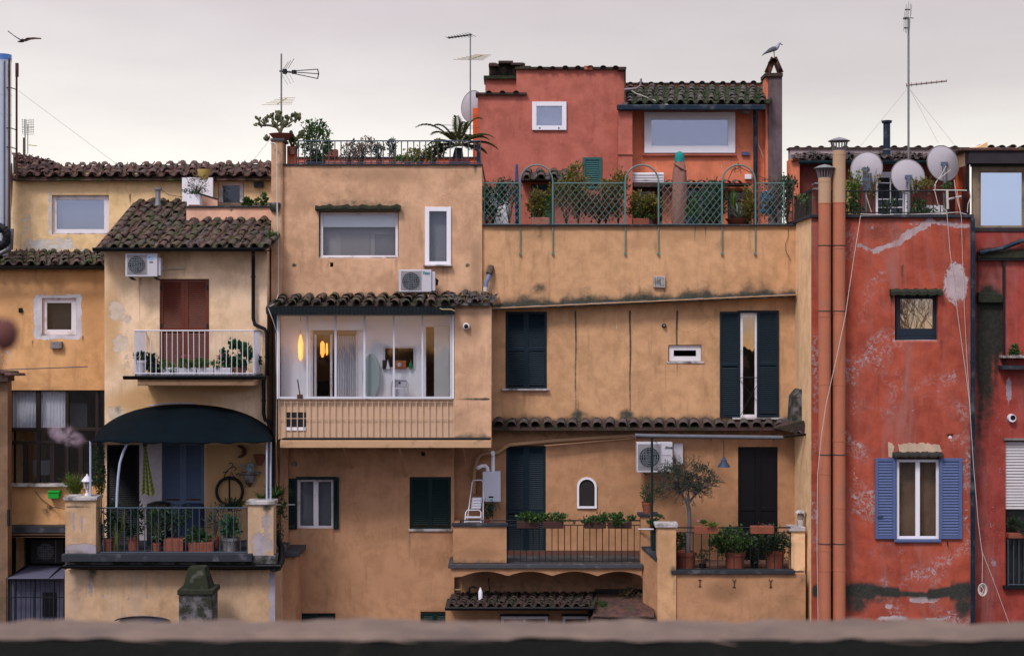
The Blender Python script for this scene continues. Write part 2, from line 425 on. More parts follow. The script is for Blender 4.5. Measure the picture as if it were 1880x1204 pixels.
def wall(parent, px0, px1, py0, py1, Y, m, holes=(), st=(), thick=.3, step=5, name='wall', reveal=.18, bottom=None):
    """plastered wall panel with real openings; bottom(px) cuts a sloping lower edge"""
    xs = sorted(set([px0, px1] + [float(v) for v in np.linspace(px0, px1, max(2, int(abs(px1 - px0) / step)))] + [h[0] for h in holes] + [h[1] for h in holes]))
    ys = sorted(set([py0, py1] + [float(v) for v in np.linspace(py0, py1, max(2, int(abs(py1 - py0) / step)))] + [h[2] for h in holes] + [h[3] for h in holes]))
    xs = sorted(set(xs + [s_[2] + d_ * s_[5] for s_ in st if s_[0] == 's' and s_[5] < 5 for d_ in (-2, -1, 0, 1, 2) if px0 + 2 < s_[2] + d_ * s_[5] < px1 - 2]))
    xs = [x for i, x in enumerate(xs) if i == 0 or x - xs[i - 1] > 1e-6]; ys = [y for i, y in enumerate(ys) if i == 0 or y - ys[i - 1] > 1e-6]
    nx, ny = len(xs), len(ys)
    GX, GY = np.meshgrid(xs, ys); gx = GX.ravel(); gy = GY.ravel()
    pyv = gy.copy()
    if bottom is not None:
        bt = np.array([bottom(x) for x in gx]); pyv = py0 + (gy - py0) * (bt - py0) / (py1 - py0)
    wx = (gx - 940) * K(Y); wz = ZC + (602 - pyv) * K(Y)
    border = np.zeros(len(gx), bool)
    border |= (gx == px0) | (gx == px1) | (gy == py0) | (gy == py1)
    for h in holes: border |= (gx >= h[0] - 1e-6) & (gx <= h[1] + 1e-6) & (gy >= h[2] - 1e-6) & (gy <= h[3] + 1e-6)
    dy = np.where(border, 0, .008 * vnoise(wx, wz, .5) + .004 * vnoise(wx, wz, .13))
    b = M(); b.v = [(float(x), float(Y + d), float(z)) for x, z, d in zip(wx, wz, dy)]
    def inh(x, y): return any(h[0] < x < h[1] and h[2] < y < h[3] for h in holes)
    for j in range(ny - 1):
        for i in range(nx - 1):
            if not inh((xs[i] + xs[i + 1]) / 2, (ys[j] + ys[j + 1]) / 2):
                a = j * nx + i; b.face((a + nx, a + nx + 1, a + 1, a), True)
    nfront = len(b.v); sta = stains(gx, pyv, st)
    def zz(py): return ZC + (602 - py) * K(Y)
    for (a0, a1, b0, b1) in holes:
        x0, x1, z1, z0 = X(a0, Y), X(a1, Y), zz(b0), zz(b1); y1 = Y + reveal
        b.quad((x0, Y, z0), (x0, y1, z0), (x0, y1, z1), (x0, Y, z1)); b.quad((x1, Y, z0), (x1, Y, z1), (x1, y1, z1), (x1, y1, z0))
        b.quad((x0, Y, z1), (x0, y1, z1), (x1, y1, z1), (x1, Y, z1)); b.quad((x0, Y, z0), (x1, Y, z0), (x1, y1, z0), (x0, y1, z0))
    x0, x1 = X(px0, Y), X(px1, Y); z1 = zz(py0); z0l = zz(bottom(px0) if bottom else py1); z0r = zz(bottom(px1) if bottom else py1); y1 = Y + thick
    b.quad((x0, Y, z0l), (x0, Y, z1), (x0, y1, z1), (x0, y1, z0l)); b.quad((x1, Y, z0r), (x1, y1, z0r), (x1, y1, z1), (x1, Y, z1))
    b.quad((x0, Y, z1), (x1, Y, z1), (x1, y1, z1), (x0, y1, z1)); b.quad((x0, Y, z0l), (x0, y1, z0l), (x1, y1, z0r), (x1, Y, z0r))
    o = b.build(name, m, parent)
    col = np.zeros((len(b.v), 4)); col[:, 3] = 1; col[:nfront, :3] = sta
    ca = o.data.color_attributes.new('st', 'FLOAT_COLOR', 'POINT'); ca.data.foreach_set('color', col.ravel())
    return o
def shell(parent, px0, px1, py0, py1, Y, back, m, name='house_body', zb=0.0, left=True, right=True, top=True):
    """side walls, rear wall and flat top behind a front wall (front left open, so rooms are real and dark)"""
    x0, x1, z1, z0 = X(px0, Y) + .01, X(px1, Y) - .01, Z(py0, Y) - .01, (Z(py1, Y) if zb is None else zb)
    a = Y + .28; b = M()
    if left: b.box(x0, x0 + .2, a, back, z0, z1)
    if right: b.box(x1 - .2, x1, a, back, z0, z1)
    b.box(x0 + .2, x1 - .2, back - .2, back, z0, z1)
    if top: b.box(x0 + .2, x1 - .2, a, back - .2, z1 - .2, z1 - .004)
    return b.build(name, m, parent)

# ------------------------------------------------------------------ windows, shutters, railings
def window(parent, px0, px1, py0, py1, Y, fm, gm, fw=5, mull=(), trans=(), dep=.06, label=None, mw=None, backing=None, sill=None, sillm=None):
    """frame of four rails (plus mullions and transoms) with one pane behind each light"""
    k = K(Y); mw = mw or fw * .8
    b = M()
    b.pb(px0, px0 + fw, py0, py1, Y, dep); b.pb(px1 - fw, px1, py0, py1, Y, dep)
    b.pb(px0 + fw, px1 - fw, py0, py0 + fw, Y, dep); b.pb(px0 + fw, px1 - fw, py1 - fw, py1, Y, dep)
    for x in mull: b.pb(x - mw / 2, x + mw / 2, py0 + fw, py1 - fw, Y + .004, dep - .008)
    for y in trans:
        xs = [px0 + fw] + sorted(list(mull)) + [px1 - fw]
        for a, c in zip(xs, xs[1:]):
            aa = a + (mw / 2 if a != xs[0] else 0); cc = c - (mw / 2 if c != xs[-1] else 0)
            b.pb(aa, cc, y - mw / 2, y + mw / 2, Y + .008, dep - .016)
    o = b.build('window', fm, parent, bev=.006, label=label)
    xs = [px0 + fw] + sorted(list(mull)) + [px1 - fw]; ys = [py0 + fw] + sorted(list(trans)) + [py1 - fw]
    for a, c in zip(xs, xs[1:]):
        for d, e in zip(ys, ys[1:]):
            M().pb(a - .3, c + .3, d - .3, e + .3, Y + dep * .5, .008).build('pane', gm, o)
    if backing:
        M().pb(px0 + 1, px1 - 1, py0 + 1, py1 - 1, Y + dep + .12, .01).build('blind' if 'blind' in backing.name else 'curtain_or_backing', backing, o)
    if sill:
        a, c, y0, y1, pr = sill
        M().box(X(a, Y), X(c, Y), Y - pr, Y + .05, Z(y1, Y), Z(y0, Y)).build('sill', sillm or MATS['marble'], o, bev=.008)
    return o
def shutter(parent, px0, px1, py0, py1, Y, m, mids=(.5,), fw=5, pitch=3.6, dep=.045, label=None, name='shutter'):
    b = M()
    b.pb(px0, px0 + fw, py0, py1, Y, dep); b.pb(px1 - fw, px1, py0, py1, Y, dep)
    ys = [py0] + [py0 + (py1 - py0) * t for t in mids] + [py1]
    b.pb(px0 + fw, px1 - fw, py0, py0 + fw, Y + .003, dep - .006); b.pb(px0 + fw, px1 - fw, py1 - fw, py1, Y + .003, dep - .006)
    for y in ys[1:-1]: b.pb(px0 + fw, px1 - fw, y - fw * .6, y + fw * .6, Y + .003, dep - .006)
    o = b.build(name, m, parent, bev=.005, label=label)
    s = M(); x0, x1 = X(px0 + fw, Y), X(px1 - fw, Y); y = py0 + fw
    while y < py1 - fw - pitch:
        if not any(abs(y + pitch / 2 - q) < fw * .6 + pitch * .4 for q in ys[1:-1]):
            za, zb = Z(y, Y), Z(y + pitch * .92, Y); n = len(s.v)
            s.v += [(x0, Y + .037, za), (x1, Y + .037, za), (x1, Y + .008, zb), (x0, Y + .008, zb),
                    (x0, Y + .043, za - .004), (x1, Y + .043, za - .004), (x1, Y + .012, zb - .007), (x0, Y + .012, zb - .007)]
            for q in ((0, 3, 2, 1), (4, 5, 6, 7), (3, 7, 6, 2), (0, 1, 5, 4)): s.face(tuple(n + i for i in q))
        y += pitch
    s.build('louvre_slats', m, o, kind='stuff')
    return o
def hinge_bits(parent, pts, Y, m):
    for px, py in pts: M().pb(px - 1.6, px + 1.6, py - 4, py + 4, Y - .012, .012).build('hinge', m, parent)
def railing(label, a, b_, pytop, pybot, nb, m, r=.011, top2=None, cat='railing', extra=None, name='railing', group=None):
    """a=(px,Y) to b_=(px,Y): straight run of railing with separate bars"""
    pa, pbt = Vector(P(a[0], pybot, a[1])), Vector(P(b_[0], pybot, b_[1]))
    ta, tb = Vector(P(a[0], pytop, a[1])), Vector(P(b_[0], pytop, b_[1]))
    if isinstance(label, str): t = thing(name, label, cat, tuple((pa + pbt) / 2), group)
    else: t = label
    M().tube([ta, tb], .017, 6).build('top_rail', m, t)
    if top2 is not None:
        M().tube([P(a[0], top2, a[1]), P(b_[0], top2, b_[1])], .011, 6).build('middle_rail', m, t)
    M().tube([pa + Vector((0, 0, .03)), pbt + Vector((0, 0, .03))], .013, 6).build('bottom_rail', m, t)
    zt = P(a[0], top2, a[1])[2] if top2 is not None else ta.z
    h = zt - pa.z
    me = M().tube([(0, 0, 0), (0, 0, h)], r, 5).mesh('bar', m, (0, 0, 0))
    for i in range(nb):
        p = pa.lerp(pbt, (i + .0) / max(1, nb - 1)); inst(me, 'bar', p, t, Matrix.Rotation(random.uniform(-.006, .006), 4, 'Y'))
    return t

# ------------------------------------------------------------------ roof tiles
def tile_mesh(m, L_=.42, r0=.095, r1=.075, flip=False, th=.014, seg=7):
    """barrel tile: +Y runs up the slope, +Z is out of the roof"""
    b = M()
    for (y, r) in ((0, r0), (L_, r1)):
        for rr in (r, r - th):
            for k in range(seg + 1):
                t = math.pi * k / seg; z = math.sin(t) * rr * .92
                b.v.append((math.cos(t) * rr, y, -z if flip else z * .86))
    n = seg + 1
    for k in range(seg):
        b.face((k, k + 1, 2 * n + k + 1, 2 * n + k), True)
        b.face((n + k, 3 * n + k, 3 * n + k + 1, n + k + 1), True)
        b.face((k, n + k, n + k + 1, k + 1)); b.face((2 * n + k, 2 * n + k + 1, 3 * n + k + 1, 3 * n + k))
    b.face((0, 2 * n, 3 * n, n)); b.face((n - 1, 2 * n - 1, 4 * n - 1, 3 * n - 1))
    return b.mesh('tile', m, (0, 0, 0))
def tiles(parent, E0, E1, T0, T1, nc, nr, m, keep=None, pans=True, jit=1., lift=0.0, pm=None, cr=.32):
    """tile courses between eave E0-E1 and top T0-T1, every tile an object"""
    E0, E1, T0, T1 = [Vector(P(*q)) for q in (E0, E1, T0, T1)]
    wcol = ((E1 - E0).length / nc + (T1 - T0).length / nc) / 2
    Lr = ((T0 - E0).length + (T1 - E1).length) / 2 / nr
    cov = tile_mesh(m, Lr * 1.18, wcol * cr, wcol * cr * .8); pan = tile_mesh(pm or m, Lr * 1.18, wcol * .34, wcol * .30, flip=True)
    rnd = random.Random(int(abs(E0.x * 100)) + nc)
    cnt = 0
    for c in range(nc):
        u = (c + .5) / nc
        for r_ in range(nr):
            a = E0.lerp(E1, u); t = T0.lerp(T1, u)
            for kind in (0, 1):
                if kind == 1:
                    if not pans: continue
                    u2 = min(1, (c + 1.0) / nc); a = E0.lerp(E1, u2); t = T0.lerp(T1, u2)
                s = (t - a); sl = s.length; sn = s.normalized(); v = r_ / nr
                p = a + s * v
                ac = (E1 - E0).normalized(); n = ac.cross(sn).normalized()
                if n.z < 0: n = -n
                xx = sn.cross(n).normalized()
                if keep and not keep(p): continue
                off = (wcol * .10 if kind == 0 else wcol * .26) + lift
                q = p + n * (off + .012) + Vector((rnd.uniform(-.018, .018), rnd.uniform(-.030, .030), rnd.uniform(-.008, .010))) * jit
                mt = Matrix((xx, sn, n)).transposed().to_4x4()
                mt = mt @ Matrix.Rotation(rnd.uniform(-.085, .085) * jit, 4, 'Z') @ Matrix.Rotation(-.045 + rnd.uniform(-.035, .035) * jit, 4, 'X') @ Matrix.Rotation(rnd.uniform(-.05, .05) * jit, 4, 'Y')
                inst(cov if kind == 0 else pan, 'tile', q, parent, mt); cnt += 1
    return cnt
def captiles(parent, px0, px1, py, Y, n, m, rpx=6.5, ln=.45, slope=0.0, py2=None):
    """row of barrel tiles lying across a wall head, their round ends to the street"""
    k = K(Y); me = tile_mesh(m, ln, rpx * k, rpx * k * .9)
    for i in range(n):
        t = (i + .5) / n; px = px0 + (px1 - px0) * t; yy = py if py2 is None else py + (py2 - py) * t
        inst(me, 'tile', P(px, yy + random.uniform(-.6, .6), Y), parent, Matrix.Rotation(random.uniform(-.06, .06), 4, 'Z') @ Matrix.Rotation(slope, 4, 'X') @ Matrix.Rotation(random.uniform(-.08, .08), 4, 'Y'))
def gutter(parent, px0, px1, py, Y, m, r=.07, ln=None, py2=None):
    b = M(); seg = 8; x0, x1 = X(px0, Y), X(px1, Y); z = Z(py, Y); z2 = Z(py2, Y) if py2 else z; n = 0
    for (x, zz) in ((x0, z), (x1, z2)):
        for rr in (r, r - .012):
            for k in range(seg + 1):
                t = math.pi * k / seg; b.v.append((x, Y - math.cos(t) * rr, zz - math.sin(t) * rr))
    q = seg + 1
    for k in range(seg):
        b.face((k, k + 1, 2 * q + k + 1, 2 * q + k), True); b.face((q + k, 3 * q + k, 3 * q + k + 1, q + k + 1), True)
    b.face(tuple(range(seg + 1))); b.face(tuple(2 * q + i for i in range(seg + 1)))
    b.face((0, 2 * q, 3 * q, q)); b.face((q - 1, 2 * q - 1, 4 * q - 1, 3 * q - 1))
    return b.build('gutter', m, parent)
def pipe(parent, pts, r, m, name='downpipe', seg=8, collars=()):
    o = M().tube([P(*p) for p in pts], r, seg).build(name, m, parent)
    for (px, py, Y) in collars:
        M().lathe(X(px, Y), Y, [(r + .012, Z(py + 1.6, Y)), (r + .012, Z(py - 1.6, Y))], 8).build('pipe_clip', m, o)
    return o
# ------------------------------------------------------------------ material table
white_pvc = mat('white_pvc', (.74, .71, .76), .45, var=.04, dirt=(.35, .32, .30), dirtamt=.25)
cream_frame = mat('cream_frame', (.70, .65, .68), .5, var=.06, dirt=(.25, .2, .17), dirtamt=.35)
marble = mat('marble', (.46, .42, .42), .6, var=.15, dirt=(.12, .10, .09), dirtamt=.45)
MATS['marble'] = marble
gut_black = mat('gutter_black', (.0065, .0075, .0095), .45, var=.2, dirt=(.03, .03, .032), dirtamt=.3)
gut_navy = mat('gutter_navy', (.007, .018, .034), .4, var=.2, dirt=(.08, .09, .10), dirtamt=.4)
sh_navy = mat('shutter_navy', (.0055, .0165, .026), .5, var=.15, dirt=(.015, .03, .04), dirtamt=.3, spec=.2)
sh_green = mat('shutter_green', (.0055, .019, .019), .5, var=.15, spec=.2)
sh_teal = mat('shutter_teal', (.025, .095, .095), .5, var=.12)
sh_brown = mat('shutter_brown', (.12, .030, .018), .45, var=.18)
sh_blue = mat('shutter_blue', (.082, .112, .235), .5, var=.1, dirt=(.05, .07, .15), dirtamt=.3)
sh_slate = mat('shutter_slate', (.10, .14, .21), .5, var=.12)
sh_dark = mat('shutter_dark', (.0045, .0045, .0065), .5, var=.15)
wood_dark = mat('dark_wood', (.022, .014, .013), .5, var=.2)
iron = mat('iron', (.012, .014, .017), .5, var=.2)
iron_blue = mat('iron_blue', (.05, .07, .10), .5, var=.2)
rail_white = mat('rail_white', (.58, .56, .62), .45, var=.05)
slate = mat('slate_slab', (.055, .055, .062), .7, var=.3, dirt=(.22, .2, .2), dirtamt=.35, bmp=.4)
slab_dark = mat('slab_dark', (.025, .027, .036), .7, var=.3, dirt=(.16, .15, .17), dirtamt=.35, bmp=.4)
moss_hood = mat('moss_hood', (.026, .027, .018), .95, var=.5, vs=14, dirt=(.045, .055, .018), dirtamt=.35, bmp=.8)
dark_void = mat('dark_lining', (.03, .027, .025), .9, var=.2)
cement = mat('cement', (.22, .20, .20), .9, var=.25, dirt=(.07, .065, .06), dirtamt=.45, bmp=.6)
mossy_cement = mat('mossy_cement', (.15, .135, .145), .95, var=.4, vs=8, dirt=(.028, .030, .020), dirtamt=.52, bmp=.8)
tan_metal = mat('tan_metal', (.56, .37, .245), .6, var=.08, dirt=(.3, .18, .11), dirtamt=.25)
tan_trim = mat('tan_trim', (.48, .29, .165), .75, var=.1, dirt=(.2, .12, .07), dirtamt=.35)
white_in = mat('veranda_white', (.88, .87, .93), .8, var=.04)
terracotta = mat('terracotta', (.22, .065, .038), .8, var=.2, vs=12, dirt=(.10, .06, .05), dirtamt=.35, bmp=.3)
terra_pink = mat('terracotta_pale', (.30, .12, .085), .8, var=.2, vs=12, dirt=(.2, .15, .13), dirtamt=.4, bmp=.3)
cable_white = mat('cable_white', (.50, .45, .41), .6, var=.1)
cable_dark = mat('cable_dark', (.05, .04, .04), .6, var=.1)
pipe_tan = mat('pipe_tan', (.40, .235, .13), .6, var=.1, dirt=(.2, .11, .07), dirtamt=.3)
ac_white = mat('ac_white', (.50, .48, .52), .45, var=.04, dirt=(.34, .31, .32), dirtamt=.3)
ac_dark = mat('ac_dark', (.018, .020, .026), .5, var=.2)
ac_wire = mat('ac_wire', (.22, .24, .25), .4, var=.1)
steel = mat('steel', (.55, .58, .62), .28, metal=.9, var=.08, bmp=.02)
galv = mat('galvanised', (.22, .22, .23), .5, metal=.5, var=.25, dirt=(.10, .07, .05), dirtamt=.35)
alu = mat('aluminium', (.30, .29, .28), .45, metal=.6, var=.2)
gold_alu = mat('golden_aluminium', (.42, .34, .18), .4, metal=.6, var=.2)
dish_m = mat('dish_grey', (.34, .31, .34), .55, var=.05, dirt=(.22, .19, .2), dirtamt=.3)
dish_arm = mat('dish_arm', (.10, .12, .17), .5, var=.2)
rust = mat('rusty_iron', (.075, .032, .022), .8, var=.35, vs=14, dirt=(.03, .02, .018), dirtamt=.4)
wood_grey = mat('weathered_wood', (.24, .175, .115), .8, var=.22, vs=4, dirt=(.12, .085, .06), dirtamt=.4, bmp=.4)
fascia = mat('lead_fascia', (.030, .024, .030), .75, var=.4, vs=5, dirt=(.09, .08, .09), dirtamt=.3)
flue_beige = mat('flue_beige', (.43, .27, .165), .85, var=.16, vs=3, dirt=(.26, .17, .12), dirtamt=.3, bmp=.3)
flue_orange = mat('flue_orange', (.40, .135, .075), .85, var=.16, vs=3, dirt=(.30, .13, .09), dirtamt=.35, bmp=.3)
blind_m = mat('roller_blind', (.74, .74, .76), .8, var=.04)
curtain_grey = mat('curtain_grey', (.20, .20, .22), .9, var=.1)
curtain_white = mat('curtain_white', (.62, .61, .66), .9, var=.15, vs=10)
green_patina = mat('green_paint', (.105, .19, .18), .6, var=.25, vs=10, dirt=(.2, .17, .13), dirtamt=.35)
awning_m = mat('awning_fabric', (.0030, .0062, .0090), .9, var=.35, vs=2.5, dirt=(.010, .017, .02), dirtamt=.3, bmp=.5, spec=.04)
g_sky = glass('glass_sky', (.86, .9, 1.0), .24)
g_dim = glass('glass_dim', (.8, .82, .85), .05)
g_dark = glass('glass_dark', (.8, .82, .85), .03)
g_wavy = glass('glass_wavy', (1, .88, .78), .09, wavy=.16, rough=.06)
g_beige = glass('glass_reflecting', (1, .96, .9), .72)
g_pale = glass('glass_pale', (.85, .95, 1.0), .85)
g_amber = glass('glass_amber', (1, .9, .8), .45, wavy=.25)
# roof tiles
t_brown = tilemat('roof_tile_brown', [(.075, .045, .038), (.12, .066, .052), (.165, .10, .08), (.10, .08, .075), (.14, .062, .046)], .46)
t_red = tilemat('roof_tile_red', [(.13, .055, .042), (.09, .045, .038), (.17, .085, .065), (.10, .07, .065)], .25)
t_mossy = tilemat('roof_tile_mossy', [(.10, .08, .082), (.14, .105, .10), (.11, .095, .10)], .50, (.036, .046, .022))
t_mpan = tilemat('roof_tile_moss_channel', [(.06, .05, .05), (.08, .06, .055)], .95, (.026, .042, .014))
t_grey = tilemat('roof_tile_grey', [(.085, .065, .062), (.14, .10, .095), (.10, .085, .085)], .25)
t_dark = tilemat('roof_tile_dark', [(.06, .033, .028), (.085, .045, .038), (.05, .035, .033)], .5, (.025, .035, .015))
# renders (painted plaster), one tone per wall, the low tan and sand ones darker
PA = plaster('render_yellow', (.76, .51, .28), (.68, .44, .22), pale=(.66, .61, .57))
PB = plaster('render_ochre', (.60, .32, .145), (.52, .26, .11), pale=(.64, .60, .63))
PC = plaster('render_peach', (.76, .53, .36), (.68, .45, .27), pale=(.68, .54, .42), wash=(.50, .28, .11))
PP = plaster('render_pink', (.66, .37, .26), (.60, .33, .23), streak=.15, grime=.15)
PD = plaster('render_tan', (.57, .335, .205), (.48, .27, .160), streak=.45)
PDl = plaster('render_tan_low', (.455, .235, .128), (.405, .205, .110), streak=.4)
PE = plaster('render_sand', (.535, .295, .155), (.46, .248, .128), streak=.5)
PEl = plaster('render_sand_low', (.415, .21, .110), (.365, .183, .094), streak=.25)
PG = plaster('render_straw', (.78, .49, .285), (.72, .45, .245), streak=.4)
PF = plaster('render_coral', (.41, .120, .086), (.365, .102, .074), streak=.35)
PF2 = plaster('render_coral_bright', (.60, .178, .095), (.55, .158, .085), streak=.2)
PFo = plaster('render_orange', (.62, .115, .035), (.56, .10, .03), streak=.1)
PH = plaster('render_red', (.375, .073, .040), (.28, .052, .032), pale=(.50, .39, .40), flake=1.5, streak=.4, dark=(.03, .03, .026), wash=(.16, .035, .03))
PI = plaster('render_red_right', (.31, .048, .034), (.25, .04, .03), pale=(.38, .31, .35), flake=.5, streak=.35, dark=(.022, .022, .018), wash=(.14, .03, .025))
PT = plaster('render_terrace', (.52, .33, .20), (.44, .265, .15), pale=(.36, .32, .37), flake=.5, streak=.5)
PJ = plaster('render_mauve', (.40, .30, .30), (.34, .25, .25), streak=.4)
PCh = plaster('render_purple_grey', (.12, .085, .09), (.095, .068, .075), streak=.5)
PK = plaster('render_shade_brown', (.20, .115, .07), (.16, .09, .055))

# ------------------------------------------------------------------ ground and the camera's side of the street
g = M(); g.quad((-400, -400, 0), (400, -400, 0), (400, 400, 0), (-400, 400, 0))
tag(g.build('ground', mat('street', (.07, .065, .06), .9, var=.2)), kind='structure')
own = thing('terrace_house', 'worn stone parapet crossing the whole foot of the picture, out of focus', 'parapet', (0, -30.6, 0))
ptop = mat('parapet_top', (.155, .108, .088), .95, var=.35, vs=7, dirt=(.11, .08, .07), dirtamt=.45, bmp=.5)
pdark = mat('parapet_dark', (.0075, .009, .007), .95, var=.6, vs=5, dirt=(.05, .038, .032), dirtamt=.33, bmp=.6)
Hh = .9; dn = 2880 * Hh / 564; df = 2880 * Hh / 537
b = M(); nxp, nyp = 700, 8
for j in range(nyp + 1):
    for i in range(nxp + 1):
        x = -5 + 10 * i / nxp; q = vnoise(x * 1.0, j * .4, .16) * .010 + vnoise(x, j * 1.0, .05) * .006; b.v.append((x, -D + dn + (df - dn) * j / nyp + vnoise(x, 3.0, .09) * .008, ZC - Hh + q - (.016 if j in (0,) else 0)))
for j in range(nyp):
    for i in range(nxp): a = j * (nxp + 1) + i; b.face((a, a + 1, a + nxp + 2, a + nxp + 1), True)
b.build('coping_render', ptop, own)
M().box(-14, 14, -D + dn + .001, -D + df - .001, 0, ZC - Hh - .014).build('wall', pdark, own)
M().box(-14, 14, -D - 6, -D + dn + .02, ZC - 2.1, ZC - 1.75).build('terrace_floor', cement, own)
bl = thing('dried_bud', 'blurred dark red bud poking in at the left edge of the picture', 'flower', (-.93, -33.1, ZC - .9))
b = M(); b.ball((-.937, -33.1, ZC - .012), .025, 12, (1, 1, 1.25)); b.ball((-.955, -33.1, ZC + .004), .018, 10)
b.build('bud', mat('dry_flower', (.10, .035, .03), .8), bl)
M().tube([(-.94, -33.1, ZC - .03), (-.99, -33.1, ZC - .3), (-1.0, -33.1, ZC - .9)], .004, 5).build('stem', rust, bl)
# bare tree across the street, seen mirrored in the small square window
tr = thing('bare_tree', 'bare brown crown of a tree mirrored in the dark framed window', 'tree', (24.0, -60, 0))
b = M(); rt = random.Random(3)
def twig(p, d, ln, r, lev):
    q = p + d * ln; b.tube([p, q], r, 4, rs=[r, r * .6], caps=False)
    if lev == 0: return
    for _ in range(4 if lev > 1 else 5):
        nd = (d + Vector((rt.uniform(-.8, .8), rt.uniform(-.8, .8), rt.uniform(-.25, .6)))).normalized()
        twig(p.lerp(q, rt.uniform(.45, 1)), nd, ln * rt.uniform(.5, .72), r * .5, lev - 1)
for i in range(7):
    twig(Vector((22.2 + i * .6, -60, 12.4)), Vector((rt.uniform(-.35, .35), rt.uniform(-.3, .3), 1)).normalized(), 3.4 + .3 * (i % 3), .06, 4)
b.build('crown', mat('bare_twigs', (.17, .08, .05), .9), tr)
M().tube([(24, -60, 0), (24, -60, 5), (23.9, -60, 10)], .3, 8).build('trunk', rust, tr)

# ================================================================== A: upper far-left house
A = thing('yellow_house', 'pale yellow plastered house at the upper left, long red tiled roof', 'house', P(250, 500, 2.2)[:2] + (0,))
wall(A, 22, 512, 318, 500, 2.2, PA, holes=[(95, 200, 358, 430), (400, 448, 334, 382)],
     st=[('r', 1, 24, 56, 430, 470, 25, .25), ('e', 1, 90, 450, 70, 22, .62), ('e', 1, 160, 465, 60, 12, .6), ('e', 1, 45, 410, 20, 40, .42),
         ('r', 1, 88, 98, 352, 432, 4, .9), ('e', 1, 330, 350, 40, 20, .3), ('s', 0, 239, 360, 378, 2.5, .9), ('e', 0, 245, 362, 3, 3, .8),
         ('e', 2, 110, 345, 120, 10, .4), ('l', 0, 22, 324, 500, 324, 6, .5)])
shell(A, 22, 512, 318, 500, 2.2, 8, PA)
window(A, 95, 200, 358, 430, 2.3, cream_frame, g_sky, fw=9, backing=curtain_grey, sill=(92, 202, 428, 433, .06), label='white framed window reflecting grey sky')
window(A, 402, 447, 334, 384, 2.3, cream_frame, g_dim, fw=7, backing=None)
rf = M().pb(22, 498, 309, 328, 2.02, .1)
rb = M(); a0, a1 = P(22, 327, 1.95), P(499, 326, 1.95); c0, c1 = P(26, 307, 2.9), P(503, 301, 2.9)
rb.quad(a0, a1, c1, c0); rb.quad(c0, c1, (c1[0], 5.5, c1[2] - 1), (c0[0], 5.5, c0[2] - 1)); rb.box(a0[0], a1[0], 1.97, 2.19, a0[2] - .06, a0[2] - .005)
RA = rb.build('roof', t_brown, A)
tiles(RA, (22, 324, 1.9), (499, 324, 1.9), (26, 306, 2.95), (504, 301, 2.95), 21, 3, t_red, jit=1.6)
M().pb(466, 483, 334, 344, 2.08, .1).build('wall_box', ac_dark, A)
# brown flue on the small roof, and the bracket by the window
# terrace parapet set into the tiled roof
wall(A, 342, 498, 380, 432, .75, PP, st=[('up', 0, 342, 424, 498, 420, 10, .7), ('up', 2, 342, 424, 498, 420, 22, .6), ('e', 0, 425, 385, 3, 3, .9)], name='parapet', thick=.2)
M().box(X(340, .7), X(499, .7), .70, .98, Z(381, .7), Z(378, .7)).build('coping', slab_dark, A, bev=.006)
M().prism([(X(343, 1.0), Z(381, 1)), (X(343, 1), Z(380, 1)), (X(400, 1), Z(366, 1)), (X(400, 1), Z(381, 1))], .98, 1.06)
b = M(); b.prism([(X(368, 1.2), Z(380, 1.2)), (X(368, 1.2), Z(357, 1.2)), (X(399, 1.2), Z(366, 1.2)), (X(399, 1.2), Z(380, 1.2))], 1.2, 1.3); b.build('side_parapet', PP, A)
M().tube([P(366, 356, 1.2), P(400, 366, 1.2)], .02, 5).build('side_coping', slab_dark, A)
b = M().pb(334, 391, 326, 382, 1.9, .06); b.build('white_panel', white_pvc, A, bev=.01)

# ================================================================== B: lower left house
B = thing('ochre_house', 'ochre house at far left, white patched little window above wide dark glazing', 'house', P(90, 800, 1.2)[:2] + (0,))
wall(B, -140, 200, 488, 716, 1.2, PB, holes=[(77, 140, 547, 614), (34, 42, 566, 574)], step=4,
     st=[('r', 1, 62, 150, 541, 623, 9, 1.0), ('e', 1, 40, 700, 60, 40, .3), ('e', 2, 170, 560, 40, 100, .5), ('e', 2, 20, 560, 30, 80, .4),
         ('s', 0, 60, 627, 640, 1.5, .9), ('s', 0, 152, 620, 632, 1.5, .9), ('l', 0, -30, 492, 200, 492, 7, .7), ('e', 1, 8, 640, 30, 60, .42)])
wall(B, -140, 200, 893, 966, 1.2, PB, st=[('e', 2, 60, 930, 60, 40, .5), ('s', 0, 90, 935, 950, 5, .5), ('up', 0, -30, 966, 200, 966, 6, .8)], name='wall')
wall(B, -140, 18, 716, 893, 1.2, PB, name='wall', st=[('e', 2, 10, 800, 30, 90, .4)])
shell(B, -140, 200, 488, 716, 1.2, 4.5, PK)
wall(B, -300, 14, 690, 1150, .3, PK, name='side_pier', st=[('up', 0, -60, 1150, 14, 1150, 200, .5)])
M().pb(-30, 192, 966, 978, .85, .4).build('ledge', slab_dark, B, bev=.01)
M().pb(-20, 192, 979, 986, 1.0, .25).build('ledge_band', tan_trim, B)
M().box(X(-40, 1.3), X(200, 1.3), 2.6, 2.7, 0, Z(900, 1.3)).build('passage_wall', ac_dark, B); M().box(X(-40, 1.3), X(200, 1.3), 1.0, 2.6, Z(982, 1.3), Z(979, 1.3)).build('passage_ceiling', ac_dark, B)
window(B, 77, 140, 547, 614, 1.28, cream_frame, g_dark, fw=9, backing=ac_dark, sill=(70, 142, 614, 620, .07), label='small square window in a ragged white plaster patch')  # dark sheet behind the pane stands in for the unlit room
M().pb(92, 113, 627, 640, 1.08, .12).build('vent_box', cement, B, bev=.01)
M().tube([P(38, 570, 1.15), P(38, 570, 1.5)], .05, 10).build('flue_stub', gut_black, B)
